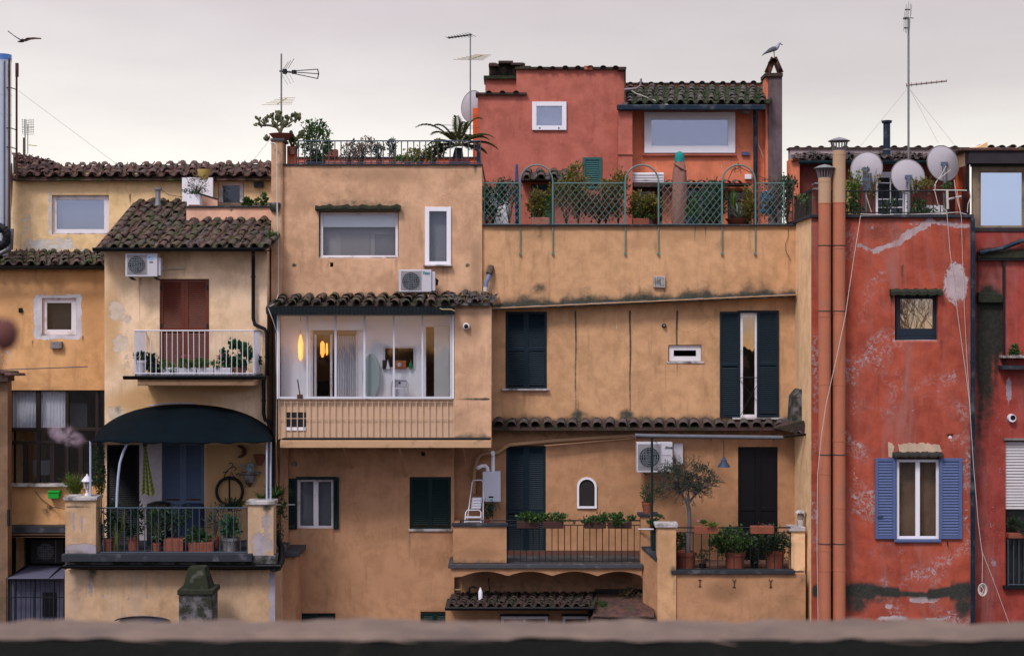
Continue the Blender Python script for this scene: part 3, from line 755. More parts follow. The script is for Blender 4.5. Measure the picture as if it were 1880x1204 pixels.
wb = window(B, 18, 192, 715, 890, 1.25, wood_dark, g_dark, fw=3, mull=(70, 123, 178), trans=(788, 812), mw=6, dep=.08, label='wide dark framed glazed bay with white curtains in the upper lights')
for (a, c, y0, y1, m_) in ((20, 66, 718, 787, curtain_white), (76, 120, 718, 787, curtain_white)):
    b = M(); n = 26
    for i in range(n):
        for (yy) in (y0, y1):
            px = a + (c - a) * i / (n - 1); b.v.append((X(px, 1.45), 1.45 + .03 * math.sin(i * 1.9), Z(yy, 1.45)))
    for i in range(n - 1): b.face((2 * i, 2 * i + 1, 2 * i + 3, 2 * i + 2), True)
    b.build('curtain_or_backing', m_, wb)
M().pb(60, 92, 845, 872, 2.0, .3).build('sideboard', curtain_grey, wb); M().pb(128, 160, 740, 784, 2.2, .1).build('inner_cupboard', curtain_grey, wb)
for x in (46, 96, 148): M().pb(x - 4, x + 4, 815, 887, 1.27, .05).build('mullion', wood_dark, wb)
M().pb(14, 132, 888, 893, 1.05, .2).build('sill', marble, wb)
rb = M(); rb.quad(P(-140, 488, .9), P(194, 488, .9), P(190, 462, 2.25), P(-140, 462, 2.25)); rb.box(X(-140, .9), X(193, .9), .95, 1.25, Z(492, .9), Z(488.5, .9))
RB = rb.build('roof', t_brown, B)
tiles(RB, (-140, 487, .82), (193, 487, .82), (-140, 463, 2.15), (190, 463, 2.15), 16, 4, t_brown, jit=1.4)
gutter(B, -140, 193, 489, .72, gut_black, .075)
M().tube([P(-5, 679, 1.0), P(161, 673, .6)], .012, 6).build('washing_pole', iron_blue, B)
b = M().pb(-14, 14, 684, 700, .1, .5); rt_ = b.build('corner_roof', t_red, B)
me = tile_mesh(t_red, .5, .1, .08)
for i, (px, py) in enumerate(((-6, 686), (6, 690))): inst(me, 'tile', P(px, py, .05), rt_, Matrix.Rotation(R(-50), 4, 'Z'))

# ================================================================== C: tower house with the tiled lean-to roof
Cc = thing('peach_house', 'narrow peach house with mossy tiled roof, brown shutters and a white balcony', 'house', P(340, 1140, -.6)[:2] + (0,))
wall(Cc, 192, 490, 455, 1150, -.6, PC, holes=[(293, 384, 512, 692), (196, 256, 816, 1012), (297, 375, 812, 1012)],
     st=[('e', 2, 205, 600, 22, 110, .75), ('e', 2, 300, 735, 130, 34, .9), ('e', 2, 215, 500, 40, 30, .55), ('e', 1, 215, 570, 18, 26, .8), ('e', 1, 220, 630, 18, 24, .8), ('e', 2, 280, 480, 60, 16, .5), ('e', 1, 232, 660, 12, 30, .5), ('e', 2, 440, 590, 30, 60, .35), ('s', 2, 330, 700, 740, 20, .6),
         ('e', 1, 232, 590, 18, 26, .55), ('s', 2, 256, 510, 640, 2, .8), ('e', 1, 215, 760, 24, 20, .7), ('e', 0, 218, 752, 8, 8, .5),
         ('e', 2, 400, 712, 80, 14, .9), ('e', 0, 258, 516, 3, 10, .7), ('r', 2, 375, 490, 815, 1010, 8, .85), ('e', 0, 424, 622, 3, 2, 1), ('s', 0, 300, 695, 720, 40, .2)])
b = M(); b.box(X(490, -.6), X(490, -.6) + .004, -.6, 2.2, 0, Z(448, -.6)); b.build('side_wall', PC, Cc)
b = M(); b.box(X(192, -.6), X(192, -.6) + .2, -.3, 2.2, 0, Z(456, -.6)); b.box(X(192, -.6) + .2, X(490, -.6) - .01, 1.9, 2.15, 0, Z(456, -.6)); b.build('rear_wall', PC, Cc)
for i, (a, c) in enumerate(((293, 339), (339, 384))):
    s = shutter(Cc, a, c, 512, 692, -.56, sh_brown, fw=7, pitch=3.7, mids=(.52,))
hinge_bits(Cc, [(296, 528), (381, 528), (296, 598), (381, 598)], -.56, iron)
rb = M()
rb.quad(P(173, 457, -1.05), P(496, 456, -1.05), P(560, 372, 2.15), P(245, 372, 2.15))
z_ = Z(457, -1.05); rb.quad((X(173, -1.05), -1.05, z_ - .03), (X(496, -1.05), -1.05, z_ - .03), (X(496, -1.05), -.6, z_ - .03), (X(173, -1.05), -.6, z_ - .03))
rb.quad(P(173, 457, -1.05), P(245, 372, 2.15), (X(245, 2.15), 2.15, z_ - .03), (X(173, -1.05), -1.05, z_ - .03))
RC = rb.build('roof', t_brown, Cc)
xp = X(343, .75)
tiles(RC, (176, 456, -1.12), (500, 455, -1.12), (247, 371, 2.15), (566, 371, 2.15), 15, 10, t_brown, keep=lambda p: not (p.x > xp - .12 and p.y > .60) and p.x < X(508, -.3), jit=1.3)
gutter(Cc, 171, 487, 455, -1.22, gut_black, .085)
pipe(Cc, [(465, 462, -1.1), (465, 475, -.72), (465, 585, -.72), (468, 596, -.72), (486, 604, -.72), (490, 612, -.72), (490, 690, -.72)], .042, gut_black, collars=[(465, 508, -.72), (490, 655, -.72)])
pipe(Cc, [(484, 690, -.74), (484, 760, -.74), (487, 770, -.74), (498, 776, -.74), (501, 786, -.74), (501, 905, -.74)], .042, gut_black, collars=[(484, 735, -.74), (501, 820, -.74)])
# the balcony
M().box(X(247, -1.6), X(478, -.6) + .05, -1.6, -.6, Z(691, -1.6), Z(688, -1.6)).build('balcony_slab', slate, Cc, bev=.006)
M().box(X(252, -1.5), X(466, -1.5), -1.5, -.6, Z(708, -1.5), Z(691.5, -1.5)).build('balcony_soffit', tan_trim, Cc, bev=.01)
gutter(Cc, 227, 490, 690, -1.72, gut_black, .08)
rl = railing('white painted railing around the small flower balcony', (247, -1.6), (465, -1.6), 607, 688, 23, rail_white, .010)
za = Z(607, -1.6); zb_ = Z(688, -1.6)
me = M().tube([(0, 0, 0), (0, 0, za - zb_)], .010, 5).mesh('bar', rail_white, (0, 0, 0))
for xx in (X(247, -1.6), X(465, -1.6)):
    M().tube([(xx, -1.6, za), (xx, -.6, za)], .017, 6).build('top_rail', rail_white, rl); M().tube([(xx, -1.6, zb_ + .03), (xx, -.6, zb_ + .03)], .013, 6).build('bottom_rail', rail_white, rl)
    for i in range(1, 10): inst(me, 'bar', (xx, -1.6 + i * .1, zb_), rl)

# lower terrace of the peach house
TY = -2.7
def block(parent, name, px0, px1, py0, py1, Y, Y1, m, bev=.01):
    return M().box(X(px0, Y), X(px1, Y), Y, Y1, Z(py1, Y), Z(py0, Y)).build(name, m, parent, bev=bev)
wall(Cc, 119, 505, 1046, 1160, TY + .25, PT, st=[('s', 0, 172, 1046, 1075, 10, .9), ('s', 1, 166, 1060, 1140, 5, .9), ('e', 1, 420, 1090, 30, 25, .35), ('r', 1, 494, 506, 1050, 1150, 5, .85), ('e', 0, 140, 1090, 14, 14, .4), ('e', 1, 190, 1100, 8, 25, .5), ('e', 1, 235, 1095, 6, 18, .5), ('e', 1, 270, 1095, 5, 14, .5), ('e', 2, 320, 1060, 60, 14, .4), ('e', 1, 260, 1138, 50, 10, .95)], name='terrace_wall', thick=.2)
block(Cc, 'wall_return', 119, 121, 1046, 1200, TY + .46, -.6, PT, 0); M().box(X(505, TY + .25) - .2, X(505, TY + .25), TY + .46, -.31, Z(1200, TY), Z(1046, TY + .25) - .01).build('wall_return', PT, Cc)
block(Cc, 'terrace_slab', 113, 462, 1017, 1031, TY - .15, -.62, slab_dark)
block(Cc, 'slab_recess', 119, 500, 1031.5, 1040, TY + .1, -.62, mossy_cement)
gutter(Cc, 115, 515, 1037, TY - .08, gut_black, .075)
pipe(Cc, [(500, 1044, TY - .1), (511, 1042, TY + .1), (517, 1030, TY + .3), (517, 1005, TY + .5), (510, 990, TY + .8), (501, 975, TY + 1.2)], .07, gut_black, name='waste_pipe')
block(Cc, 'slab_end', 462, 506, 1019, 1035, TY - .02, -.62, mossy_cement)
for (a, c, y0, y1, dd, s_) in ((120, 176, 918, 1017, .5, [('e', 1, 150, 1008, 40, 12, .95), ('s', 1, 135, 945, 1000, 3, .8), ('s', 1, 151, 950, 1000, 3, .9), ('e', 0, 150, 925, 30, 4, .5), ('l', 0, 120, 930, 176, 932, 1.5, .9), ('e', 0, 140, 1014, 26, 6, .6)]),
                               (455, 502, 926, 1019, .5, [('e', 1, 480, 1000, 26, 30, .8), ('e', 1, 490, 960, 14, 30, .6), ('e', 0, 490, 932, 10, 8, 1), ('s', 0, 490, 930, 970, 6, .6)])):
    wall(Cc, a, c, y0, y1, TY, PT, st=s_, name='pier', step=3, thick=.4)
    M().box(X(a - 3, TY), X(c + 3, TY), TY - .05, TY + .45, Z(y0, TY), Z(y0 - 7, TY)).build('pier_cap', marble, Cc, bev=.01)
rl = railing('dark iron railing between the two plastered piers of the lower terrace', (178, TY + .12), (454, TY + .12), 932, 1016, 23, iron_blue, .011)
M().box(X(119, TY + .1), X(500, TY + .1), TY - .0, -.62, Z(1017, TY) - .06, Z(1017, TY) - .001)
# wall openings behind the terrace: dark shutter, pale strip, slate blue shutters
shutter(Cc, 196, 256, 816, 1012, -.55, sh_dark, fw=4, pitch=3.4, mids=())
wall(Cc, 256, 297, 812, 1012, -.64, plaster('render_lilac_white', (.52, .45, .46), (.46, .40, .41)), name='pale_panel', thick=.05)
for (a, c) in ((297, 336), (336, 375)): shutter(Cc, a, c, 812, 1012, -.56, sh_slate, fw=6, pitch=3.6, mids=(.55,))
b = M(); n = 20
for i in range(n + 1): 
    t = math.pi * i / n; b.v += [(X(260 - 52 * math.cos(t), TY), TY + .05, Z(1141 - 10 * math.sin(t), TY)), (X(260 - 46 * math.cos(t), TY), TY + .27, Z(1141 - 3 * math.sin(t), TY))]
for i in range(n): b.face((2 * i, 2 * i + 1, 2 * i + 3, 2 * i + 2), True)
b.build('window_hood', cement, Cc)
# vaulted dark awning over the terrace
AW = thing('garden_awning', 'vaulted black fabric awning on white poles over the lower terrace', 'awning', P(330, 1010, -1.7))
b = M(); nu, nv = 48, 14
for j in range(nv + 1):
    v = j / nv
    for i in range(nu + 1):
        u = i / nu; Yy = -2.75 + 2.1 * v
        cr = 1 - abs(2 * u - 1.04) ** 2.3; cr = max(cr, 0) ** .62
        rise = 66 * cr * (math.sin(v * math.pi / 2) ** .9) + 2.5 * math.sin(u * 31) * .25 * (1 - v) + 1.2 * math.sin(u * 12.5 + v * 3) * math.sin(v * 3)
        px = 166 + 334 * u; s_ = math.sin(v * math.pi / 2) ** .9
        zf, zr_ = Z(808 + 3 * math.sin(u * 2.9) + .5 * math.sin(u * 44), -2.75), Z(808 - 66 * cr, -.65)
        b.v.append((X(px, Yy) + .012 * math.sin(v * 9 + u * 5), Yy, zf + (zr_ - zf) * s_ + .025 * math.sin(u * 22 + v * 2) * math.sin(v * math.pi) + .03 * math.sin(u * 40) * (1 - v) * v))
for j in range(nv):
    for i in range(nu):
        a = j * (nu + 1) + i; b.face((a, a + 1, a + nu + 2, a + nu + 1), True)
# short hanging valance
k0 = len(b.v)
for i in range(nu + 1):
    x, y, z = b.v[i]; b.v.append((x, y - .01, z - .035 - .012 * math.sin(i * .9)))
for i in range(nu): b.face((i, k0 + i, k0 + i + 1, i + 1), True)
aw = b.build('canopy', awning_m, AW)
sol = aw.modifiers.new('thickness', 'SOLIDIFY'); sol.thickness = .006
for (px) in (166, 490, 497):
    M().tube([P(px, 810, -2.6 if px != 497 else -2.4), P(px, 930, -2.6 if px != 497 else -2.4)], .022, 8).build('pole', mat('pole_paint', (.36, .40, .52), .5), AW)
cv = [(242, 806), (233, 815), (226, 830), (220, 850), (217, 875), (215, 905), (214, 932)]
M().tube([P(a, c, -2.55) for a, c in cv], .028, 8).build('curved_pole', MATS['pole_paint'], AW)
M().tube([P(u, y, -.66) for u, y in ((270, 745), (300, 741), (330, 740), (360, 741))], .012, 5).build('rear_hoop', MATS['pole_paint'], AW)
# mossy chimney below
ch = thing('squat_chimney', 'squat mossy chimney with a green tapered cap in front of the lower terrace wall', 'chimney', P(358, 1160, -3.6)[:2] + (0,))
k = K(-3.6)
block(ch, 'shaft', 328, 389, 1091, 1400, -3.6, -2.95, mossy_cement, .02)
block(ch, 'collar', 325, 392, 1082, 1092, -3.65, -2.9, moss_hood, .02)
b = M(); x0, x1, x2, x3 = X(334, -3.6), X(383, -3.6), X(343, -3.6), X(373, -3.6); z0, z1 = Z(1082, -3.6), Z(1043, -3.6)
b.v = [(x0, -3.6, z0), (x1, -3.6, z0), (x1, -2.95, z0), (x0, -2.95, z0), (x2, -3.45, z1), (x3, -3.45, z1), (x3, -3.1, z1), (x2, -3.1, z1)]
for q in ((0, 1, 5, 4), (1, 2, 6, 5), (2, 3, 7, 6), (3, 0, 4, 7), (4, 5, 6, 7)): b.face(q)
b.build('cap', mat('moss_green', (.018, .022, .011), .95, var=.5, vs=8, dirt=(.09, .085, .075), dirtamt=.38, bmp=.8), ch, bev=.02)

# caged yard room, lower left
CG = thing('caged_yard_room', 'lilac grey yard shed behind a dark iron grille at the lower left', 'shed', P(65, 1150, .2)[:2] + (0,))
lil = mat('lilac_panel', (.095, .095, .15), .7, var=.12)
block(CG, 'shed_wall', 14, 116, 1064, 1300, .4, 2.2, lil, 0)
b = M(); b.v = [P(12, 1062, .1), P(117, 1062, .1), (X(112, 1.6), 2.0, Z(1040, 1.6)), (X(38, 1.6), 2.0, Z(1040, 1.6))]; b.face((0, 1, 2, 3)); b.build('shed_roof', lil, CG)
block(CG, 'shed_window', 78, 103, 1087, 1131, .37, .4, sh_dark, 0)
for i in range(13):
    px = 12 + i * 8.8; M().pb(px - .6, px + .6, 1062, 1160, .2, .02).build('bar', iron, CG)
for y in (1062, 1096): M().pb(11, 117, y - 1, y + 1, .18, .015).build('cross_rail', iron, CG)
for px in (27, 62, 98): M().pb(px - 1.3, px + 1.3, 1063, 1160, .16, .02).build('post', iron, CG)
M().tube([P(12, 1062, .15), (X(50, 1.6), 1.9, Z(1037, 1.6))], .02, 5).build('brace', iron, CG); M().tube([P(90, 1062, .15), (X(112, 1.6), 1.9, Z(1037, 1.6))], .02, 5).build('brace', iron, CG)
# ================================================================== D: tan house with roof terrace and glazed veranda
Dd = thing('tan_house', 'tan plastered house in the middle with a roof terrace above and a glazed veranda below', 'house', P(690, 1140, -.2)[:2] + (0,))
wall(Dd, 518, 885, 304, 566, -.2, PD, holes=[(585, 732, 388, 474), (780, 828, 380, 487), (606, 612, 482, 490)],
     st=[('e', 0, 660, 377, 100, 12, .5), ('e', 0, 600, 320, 14, 5, .3), ('e', 2, 700, 322, 110, 18, .6), ('s', 0, 875, 304, 330, 5, .9), ('r', 2, 862, 886, 440, 545, 14, .7), ('up', 0, 518, 560, 885, 552, 26, .75),
         ('e', 0, 540, 487, 4, 4, 1), ('e', 0, 858, 487, 4, 5, 1), ('e', 0, 740, 386, 10, 12, .4), ('r', 2, 733, 780, 376, 470, 10, .4), ('e', 2, 760, 530, 60, 22, .5), ('r', 0, 518, 528, 300, 380, 6, .35), ('e', 2, 550, 350, 30, 60, .35), ('s', 2, 590, 477, 540, 4, .6), ('s', 2, 728, 477, 530, 4, .6), ('s', 2, 660, 477, 520, 20, .3), ('s', 2, 782, 490, 520, 3, .6), ('s', 2, 610, 305, 360, 5, .4), ('s', 2, 800, 305, 350, 8, .35), ('e', 2, 570, 520, 40, 30, .3)], step=4)
wall(Dd, 498, 518.5, 258, 566, -.28, PD, st=[('r', 0, 510, 520, 295, 330, 6, .6), ('s', 0, 505, 375, 390, 8, .9), ('up', 0, 498, 560, 519, 560, 30, .8)], name='corner_pier', thick=.6)
M().pb(496, 522, 254, 259, -.32, .7).build('pier_cap', slate, Dd, bev=.008)
M().lathe(X(505, -.28), -.28, [(.10, Z(388, -.28)), (.13, Z(380, -.28)), (.13, Z(374, -.28)), (.10, Z(372, -.28))], 12).build('rain_hopper', mossy_cement, Dd)
pipe(Dd, [(497, 263, -.4), (504, 263, -.42), (508, 268, -.42), (509, 380, -.42), (511, 480, -.42), (511, 545, -.42)], .018, cable_white, name='white_pipe', seg=6, collars=[(509, 300, -.42), (510, 470, -.42)])
shell(Dd, 498, 885, 304, 1150, -.2, 6.5, PD)
M().box(X(514, -.2), X(886, -.2), -.25, 4.2, Z(304, -.2), Z(301, -.2)).build('roof_edge', slab_dark, Dd, bev=.006)
window(Dd, 588, 731, 390, 474, -.1, cream_frame, g_dim, fw=5, backing=None, sill=(585, 734, 472, 476, .05), label='wide white framed window with a half lowered blind under a mossy hood')
M().pb(593, 727, 394, 417, -.035, .01).build('roller_blind', blind_m, Dd)
for (a, c, d, e, Yb) in ((593, 727, 400, 472, 1.8),): M().pb(a - 6, c + 6, d, e, .14, .02).build('room_wall', mat('room_wall', (.30, .27, .265), .9), Dd)
M().pb(625, 680, 428, 475, .125, .012).build('inner_door', mat('inner_door', (.24, .21, .205), .8), Dd); M().pb(688, 724, 430, 475, .12, .012).build('wardrobe', mat('wardrobe', (.17, .15, .155), .8), Dd)
b = M(); n = 24
for i in range(n + 1):
    px = 579 + 156 * i / n; h = 377 + 1.5 * math.sin(i * 1.3) + 1.2 * math.sin(i * 2.7)
    b.v += [(X(px, -.3), -.38, Z(h + 6, -.3)), (X(px, -.3), -.36, Z(h + 1, -.3)), (X(px, -.3), -.2, Z(h - 1, -.3)), (X(px, -.3), -.2, Z(387, -.3)), (X(px, -.3), -.36, Z(387, -.3))]
for i in range(n):
    for q in range(5):
        q2 = (q + 1) % 5; b.face((5 * i + q, 5 * i + q2, 5 * i + 5 + q2, 5 * i + 5 + q), False)
b.face((0, 1, 2, 3, 4)); b.face(tuple(5 * n + i for i in (4, 3, 2, 1, 0)))
b.build('hood', moss_hood, Dd)
window(Dd, 780, 828, 380, 488, -.24, white_pvc, g_dim, fw=8, dep=.12, backing=curtain_grey, sill=(777, 830, 486, 489, .1), label='tall narrow white framed window beside the air conditioner')

# lower facade of the tan house
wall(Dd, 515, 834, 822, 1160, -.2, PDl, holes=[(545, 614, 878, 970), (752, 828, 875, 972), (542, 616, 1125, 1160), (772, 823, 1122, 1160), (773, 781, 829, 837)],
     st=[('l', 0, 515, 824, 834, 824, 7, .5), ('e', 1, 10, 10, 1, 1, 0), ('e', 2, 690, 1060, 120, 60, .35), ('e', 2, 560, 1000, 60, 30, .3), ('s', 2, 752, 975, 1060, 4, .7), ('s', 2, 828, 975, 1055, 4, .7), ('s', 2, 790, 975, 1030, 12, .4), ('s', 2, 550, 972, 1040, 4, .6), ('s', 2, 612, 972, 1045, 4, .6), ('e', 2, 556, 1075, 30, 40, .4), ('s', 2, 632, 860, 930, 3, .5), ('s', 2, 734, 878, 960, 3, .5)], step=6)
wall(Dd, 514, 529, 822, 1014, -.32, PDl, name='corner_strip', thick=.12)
window(Dd, 546, 613, 879, 970, -.12, cream_frame, g_dim, fw=5, mull=(580,), mw=9, backing=curtain_grey, label='white double window with dark green shutters folded back')
shutter(Dd, 521, 545, 878, 971, -.27, sh_green, fw=4, mids=()); shutter(Dd, 612, 622, 876, 971, -.27, sh_green, fw=3, mids=())
M().pb(543, 618, 875, 880, -.26, .08).build('lintel', sh_green, Dd)
for (a, c) in ((753, 790), (790, 827)): shutter(Dd, a, c, 876, 971, -.17, sh_green, fw=4, mids=(), pitch=3.8)
M().pb(750, 830, 971, 975, -.25, .1).build('sill', marble, Dd, bev=.006)
for (a, c) in ((543, 579), (579, 615), (773, 798), (798, 823)): shutter(Dd, a, c, 1125, 1200, -.17, sh_green, fw=4, mids=(), pitch=3.8)
M().tube([P(777, 833, -.18), P(777, 833, 0)], .045, 10).build('vent_hole', gut_black, Dd)
# little attached pier with cap by the terrace
block(Dd, 'low_pier', 505, 542, 1022, 1200, -1.3, -.2, PDl, .01); block(Dd, 'low_pier_cap', 513, 549, 1013, 1022, -1.4, -.2, slate, .01)

# the veranda: glass front, panel below, canted soffit, tiled roof
VY = -1.3
Vv = thing('glazed_veranda', 'glazed white veranda with six lights over a tan barred panel, clamped to the tan house', 'veranda', P(670, 820, -.8))
b = M()
for px in (512, 564, 616, 669, 723, 775.5, 828):
    w_ = 1.5 if px not in (616, 669) else 2.0
    M().pb(px - w_, px + w_, 580, 728, VY, .04).build('post', rail_white, Vv)
M().pb(511, 830, 728, 732, VY - .02, .08).build('bottom_frame', rail_white, Vv); M().pb(511, 830, 577, 580, VY - .01, .06).build('top_frame', rail_white, Vv)
for a, c in zip((512, 564, 616, 669, 723, 775.5), (564, 616, 669, 723, 775.5, 828)):
    M().pb(a + 1.5, c - 1.5, 580, 728, VY + .015, .006).build('pane', g_wavy, Vv)
# corrugated tan panel with welded bars
b = M(); n = 160; x0, x1 = X(511, VY), X(833, VY)
for i in range(n + 1):
    x = x0 + (x1 - x0) * i / n; d = .0016 * math.sin(i * 2 * math.pi / 5.7)
    b.v += [(x, VY + .08 + d, Z(734, VY)), (x, VY + .08 + d, Z(806, VY))]
hole = (526, 561)
for i in range(n):
    px = 511 + 322 * (i + .5) / n
    if hole[0] < px < hole[1]:
        k = len(b.v); xa, xb = b.v[2 * i][0], b.v[2 * i + 2][0]
        b.v += [(xa, VY + .08, Z(757, VY)), (xb, VY + .08, Z(757, VY)), (xa, VY + .08, Z(790, VY)), (xb, VY + .08, Z(790, VY))]
        b.face((2 * i, k, k + 1, 2 * i + 2)); b.face((k + 2, 2 * i + 1, 2 * i + 3, k + 3))
    else: b.face((2 * i, 2 * i + 1, 2 * i + 3, 2 * i + 2), True)
b.build('front_panel', tan_metal, Vv)
M().pb(524, 563, 755, 792, VY + .098, .015).build('vent_backing', ac_dark, Vv); M().pb(526, 561, 784, 790, VY + .05, .04).build('vent_sill', white_pvc, Vv)
me = M().box(-.009, .009, -.009, .009, 0, Z(733, VY) - Z(807, VY)).mesh('bar', tan_metal, (0, 0, 0))
for i in range(29): inst(me, 'bar', (X(511 + 322 * i / 28, VY), VY + .03, Z(807, VY)), Vv)
for y in (735, 738.5, 768, 803): M().pb(511, 834, y - .5, y + .5, VY + .015, .01).build('cross_bar', tan_metal, Vv)
M().box(X(512, VY), X(830, VY), VY + .12, -.2, Z(806, VY), Z(732, VY)).build('floor_box', tan_metal, Vv)
M().pb(514, 902, 808, 822, VY - .35, 1.4).build('soffit_board', tan_trim, Vv, bev=.012); M().pb(518, 900, 804.5, 808, VY - .3, 1.3).build('flashing', gut_black, Vv)
for (px, y1) in ((632, 862), (734, 878), (851, 860)):
    b = M(); b.prism([(0, 0), (0, 0), (0, 0)], 0, 0); b = M()
    xa = X(px, -1.2); b.v = [(xa - .02, -1.35, Z(822, -1.2)), (xa + .02, -1.35, Z(822, -1.2)), (xa + .02, -1.25, Z(824, -1.2)), (xa - .02, -1.25, Z(824, -1.2)),
        (xa + .03, -.2, Z(y1 - 6, -.4)), (xa + .07, -.2, Z(y1 - 6, -.4)), (xa + .07, -.2, Z(y1, -.4)), (xa + .03, -.2, Z(y1, -.4))]
    for q in ((0, 3, 2, 1), (4, 5, 6, 7), (0, 1, 5, 4), (1, 2, 6, 5), (2, 3, 7, 6), (3, 0, 4, 7)): b.face(q)
    b.build('bracket', tan_trim, Vv)
# veranda room
iw = M(); Yi = -.92
wall(Vv, 505, 835, 570, 735, Yi, white_in, holes=[(575, 655, 608, 731), (704, 762, 636, 678), (782, 797, 600, 729)], name='inner_wall', thick=.03, reveal=.04, step=20)
M().box(X(833, VY) - .03, X(833, VY), VY, Yi, Z(732, VY), Z(578, VY)).build('inner_side', white_in, Vv); M().box(X(508, VY), X(508, VY) + .03, VY + .02, Yi, Z(732, VY), Z(560, VY)).build('inner_side', white_in, Vv)
M().box(X(508, VY), X(833, VY), VY, -.25, Z(571, VY), Z(570, VY)).build('ceiling', white_in, Vv)
M().pb(550, 668, 590, 606, Yi - .2, .2).build('shutter_box', white_in, Vv)
M().pb(797, 826, 598, 729, Yi - .25, .25).build('cupboard', mat('cupboard', (.50, .48, .47), .6), Vv, bev=.01)
M().pb(575, 655, 606, 614, Yi - .03, .08).build('door_frame', wood_grey, Vv)
for px in (572, 579, 608, 655): M().pb(px - 2, px + 2, 608, 731, Yi - .02, .06).build('door_frame', cream_frame, Vv)
# room behind the veranda door, lit by its own lamp
M().box(X(560, 0), X(670, 0), 1.9, 1.95, Z(735, 0), Z(590, 0)).build('room_back', mat('room_ochre', (.28, .16, .07), .9), Vv)
M().pb(583, 604, 700, 735, .8, .4).build('cabinet', wood_dark, Vv); M().pb(585, 601, 655, 660, 1.6, .2).build('shelf', wood_dark, Vv)
lp = thing('hallway_lamp', 'warm lit lamp glowing inside the veranda doorway', 'lamp', P(592, 640, 1.2))
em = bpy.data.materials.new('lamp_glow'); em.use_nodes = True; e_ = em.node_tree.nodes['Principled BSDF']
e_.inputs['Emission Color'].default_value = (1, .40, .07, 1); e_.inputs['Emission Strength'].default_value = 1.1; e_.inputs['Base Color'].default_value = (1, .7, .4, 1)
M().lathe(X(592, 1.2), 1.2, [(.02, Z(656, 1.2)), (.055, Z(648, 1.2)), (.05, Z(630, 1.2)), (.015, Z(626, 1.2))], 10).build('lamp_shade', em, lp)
vl_ = thing('veranda_added_glow', 'added amber glow for the sunset reflected in the leftmost veranda panes', 'lantern', P(553, 637, -1.08)); M().lathe(X(552, -1.1), -1.1, [(.015, Z(662, -1.1)), (.05, Z(655, -1.1)), (.06, Z(632, -1.1)), (.03, Z(618, -1.1)), (.01, Z(614, -1.1))], 12).build('lantern_glass', em, vl_); M().tube([P(552, 611, -1.1), P(552, 573, -1.1)], .006, 4).build('chain', iron, vl_)  # glowing lantern and chain added, standing in for sunset reflected in the panes
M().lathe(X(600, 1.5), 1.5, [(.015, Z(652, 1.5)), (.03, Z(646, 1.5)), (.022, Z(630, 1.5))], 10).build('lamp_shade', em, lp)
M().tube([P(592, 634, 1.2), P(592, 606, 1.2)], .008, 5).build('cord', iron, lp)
b = M(); n = 40
for i in range(n):
    px = 618 + 34 * i / (n - 1)
    for yy in (616, 729): b.v.append((X(px, Yi), Yi + .09 + .035 * math.sin(i * 1.25), Z(yy, Yi)))
for i in range(n - 1): b.face((2 * i, 2 * i + 1, 2 * i + 3, 2 * i + 2), True)
b.build('curtain_or_backing', curtain_white, Vv)
# things kept on the veranda
ib = thing('ironing_board', 'pale ironing board leaning on the veranda wall', 'ironing board', P(685, 729, -.5))
pts = []
for i in range(24):
    t = 2 * math.pi * i / 24; pts.append((X(686 + 16 * math.cos(t) * (1 - .25 * max(0, -math.sin(t)) ** 2), -.5), Z(690 - 42 * math.sin(t), -.5)))
M().prism(pts, -.5, -.46).build('board', mat('board_cover', (.36, .44, .44), .9, var=.1, vs=20), ib, bev=.008)
M().tube([P(680, 729, -.44), P(686, 700, -.42), P(692, 729, -.44)], .01, 5).build('leg', alu, ib)
iwf = window(Vv, 703, 763, 635, 678, Yi - .02, cream_frame, g_dark, fw=4, mull=(), dep=.04)
rd = thing('orange_case', 'small orange case with a pale blue roundel standing in the inner window of the veranda', 'case', P(737, 676, -.4))
M().pb(726, 749, 661, 675, -.42, .12).build('case_body', mat('orange_paint', (.42, .12, .03), .6), rd, bev=.015); M().pb(733, 742, 659, 661, -.38, .05).build('handle', iron, rd)
M().lathe(X(737, -.42), Z(668, -.42), [(.045, -.42), (.045, -.428)], 14, axis='y').build('roundel', mat('pale_blue', (.45, .6, .7), .6), rd)
M().pb(728, 744, 667, 669, -.40, .02) 
bt = thing('green_bottle', 'green spray bottle beside the orange case', 'bottle', P(757, 676, -.4)); M().lathe(X(757, -.4), -.38, [(.035, Z(676, -.4)), (.04, Z(668, -.4)), (.015, Z(665, -.4)), (.012, Z(661, -.4)), (.03, Z(660, -.4))], 10).build('bottle_body', mat('green_plastic', (.02, .22, .07), .4), bt)
st_ = thing('white_tins', 'dark and white odds and ends on the inner window ledge', 'clutter', P(712, 676, -.4)); M().pb(706, 712, 660, 676, -.4, .08).build('box', ac_dark, st_); M().prism([(X(713, -.4), Z(676, -.4)), (X(716, -.4), Z(658, -.4)), (X(720, -.4), Z(676, -.4))], -.42, -.4).build('wedge', white_pvc, st_)
cl = thing('folding_chair', 'folded white metal chair standing against the veranda wall', 'chair', P(737, 729, -.6))
b = M(); b.tube([P(722, 729, -.6), P(722, 702, -.6), P(726, 696, -.6), P(748, 696, -.6), P(752, 702, -.6), P(752, 729, -.6)], .014, 6); b.build('frame', rail_white, cl)
M().pb(724, 750, 697, 709, -.59, .02).build('backrest', rail_white, cl, bev=.01); M().pb(727, 747, 712, 727, -.57, .02).build('seat', rail_white, cl, bev=.01)
M().lathe(X(737, -.6), Z(701, -.6), [(.025, -.595), (.025, -.602)], 10, axis='y').build('grip_hole', iron, cl)
br = thing('broom', 'broom handle leaning at the left end of the veranda', 'broom', P(556, 728, -.7)); M().tube([P(553, 695, -.9), P(558, 727, -.7)], .012, 5).build('handle', iron, br); M().pb(552, 562, 722, 729, -.75, .05).build('brush', rust, br)

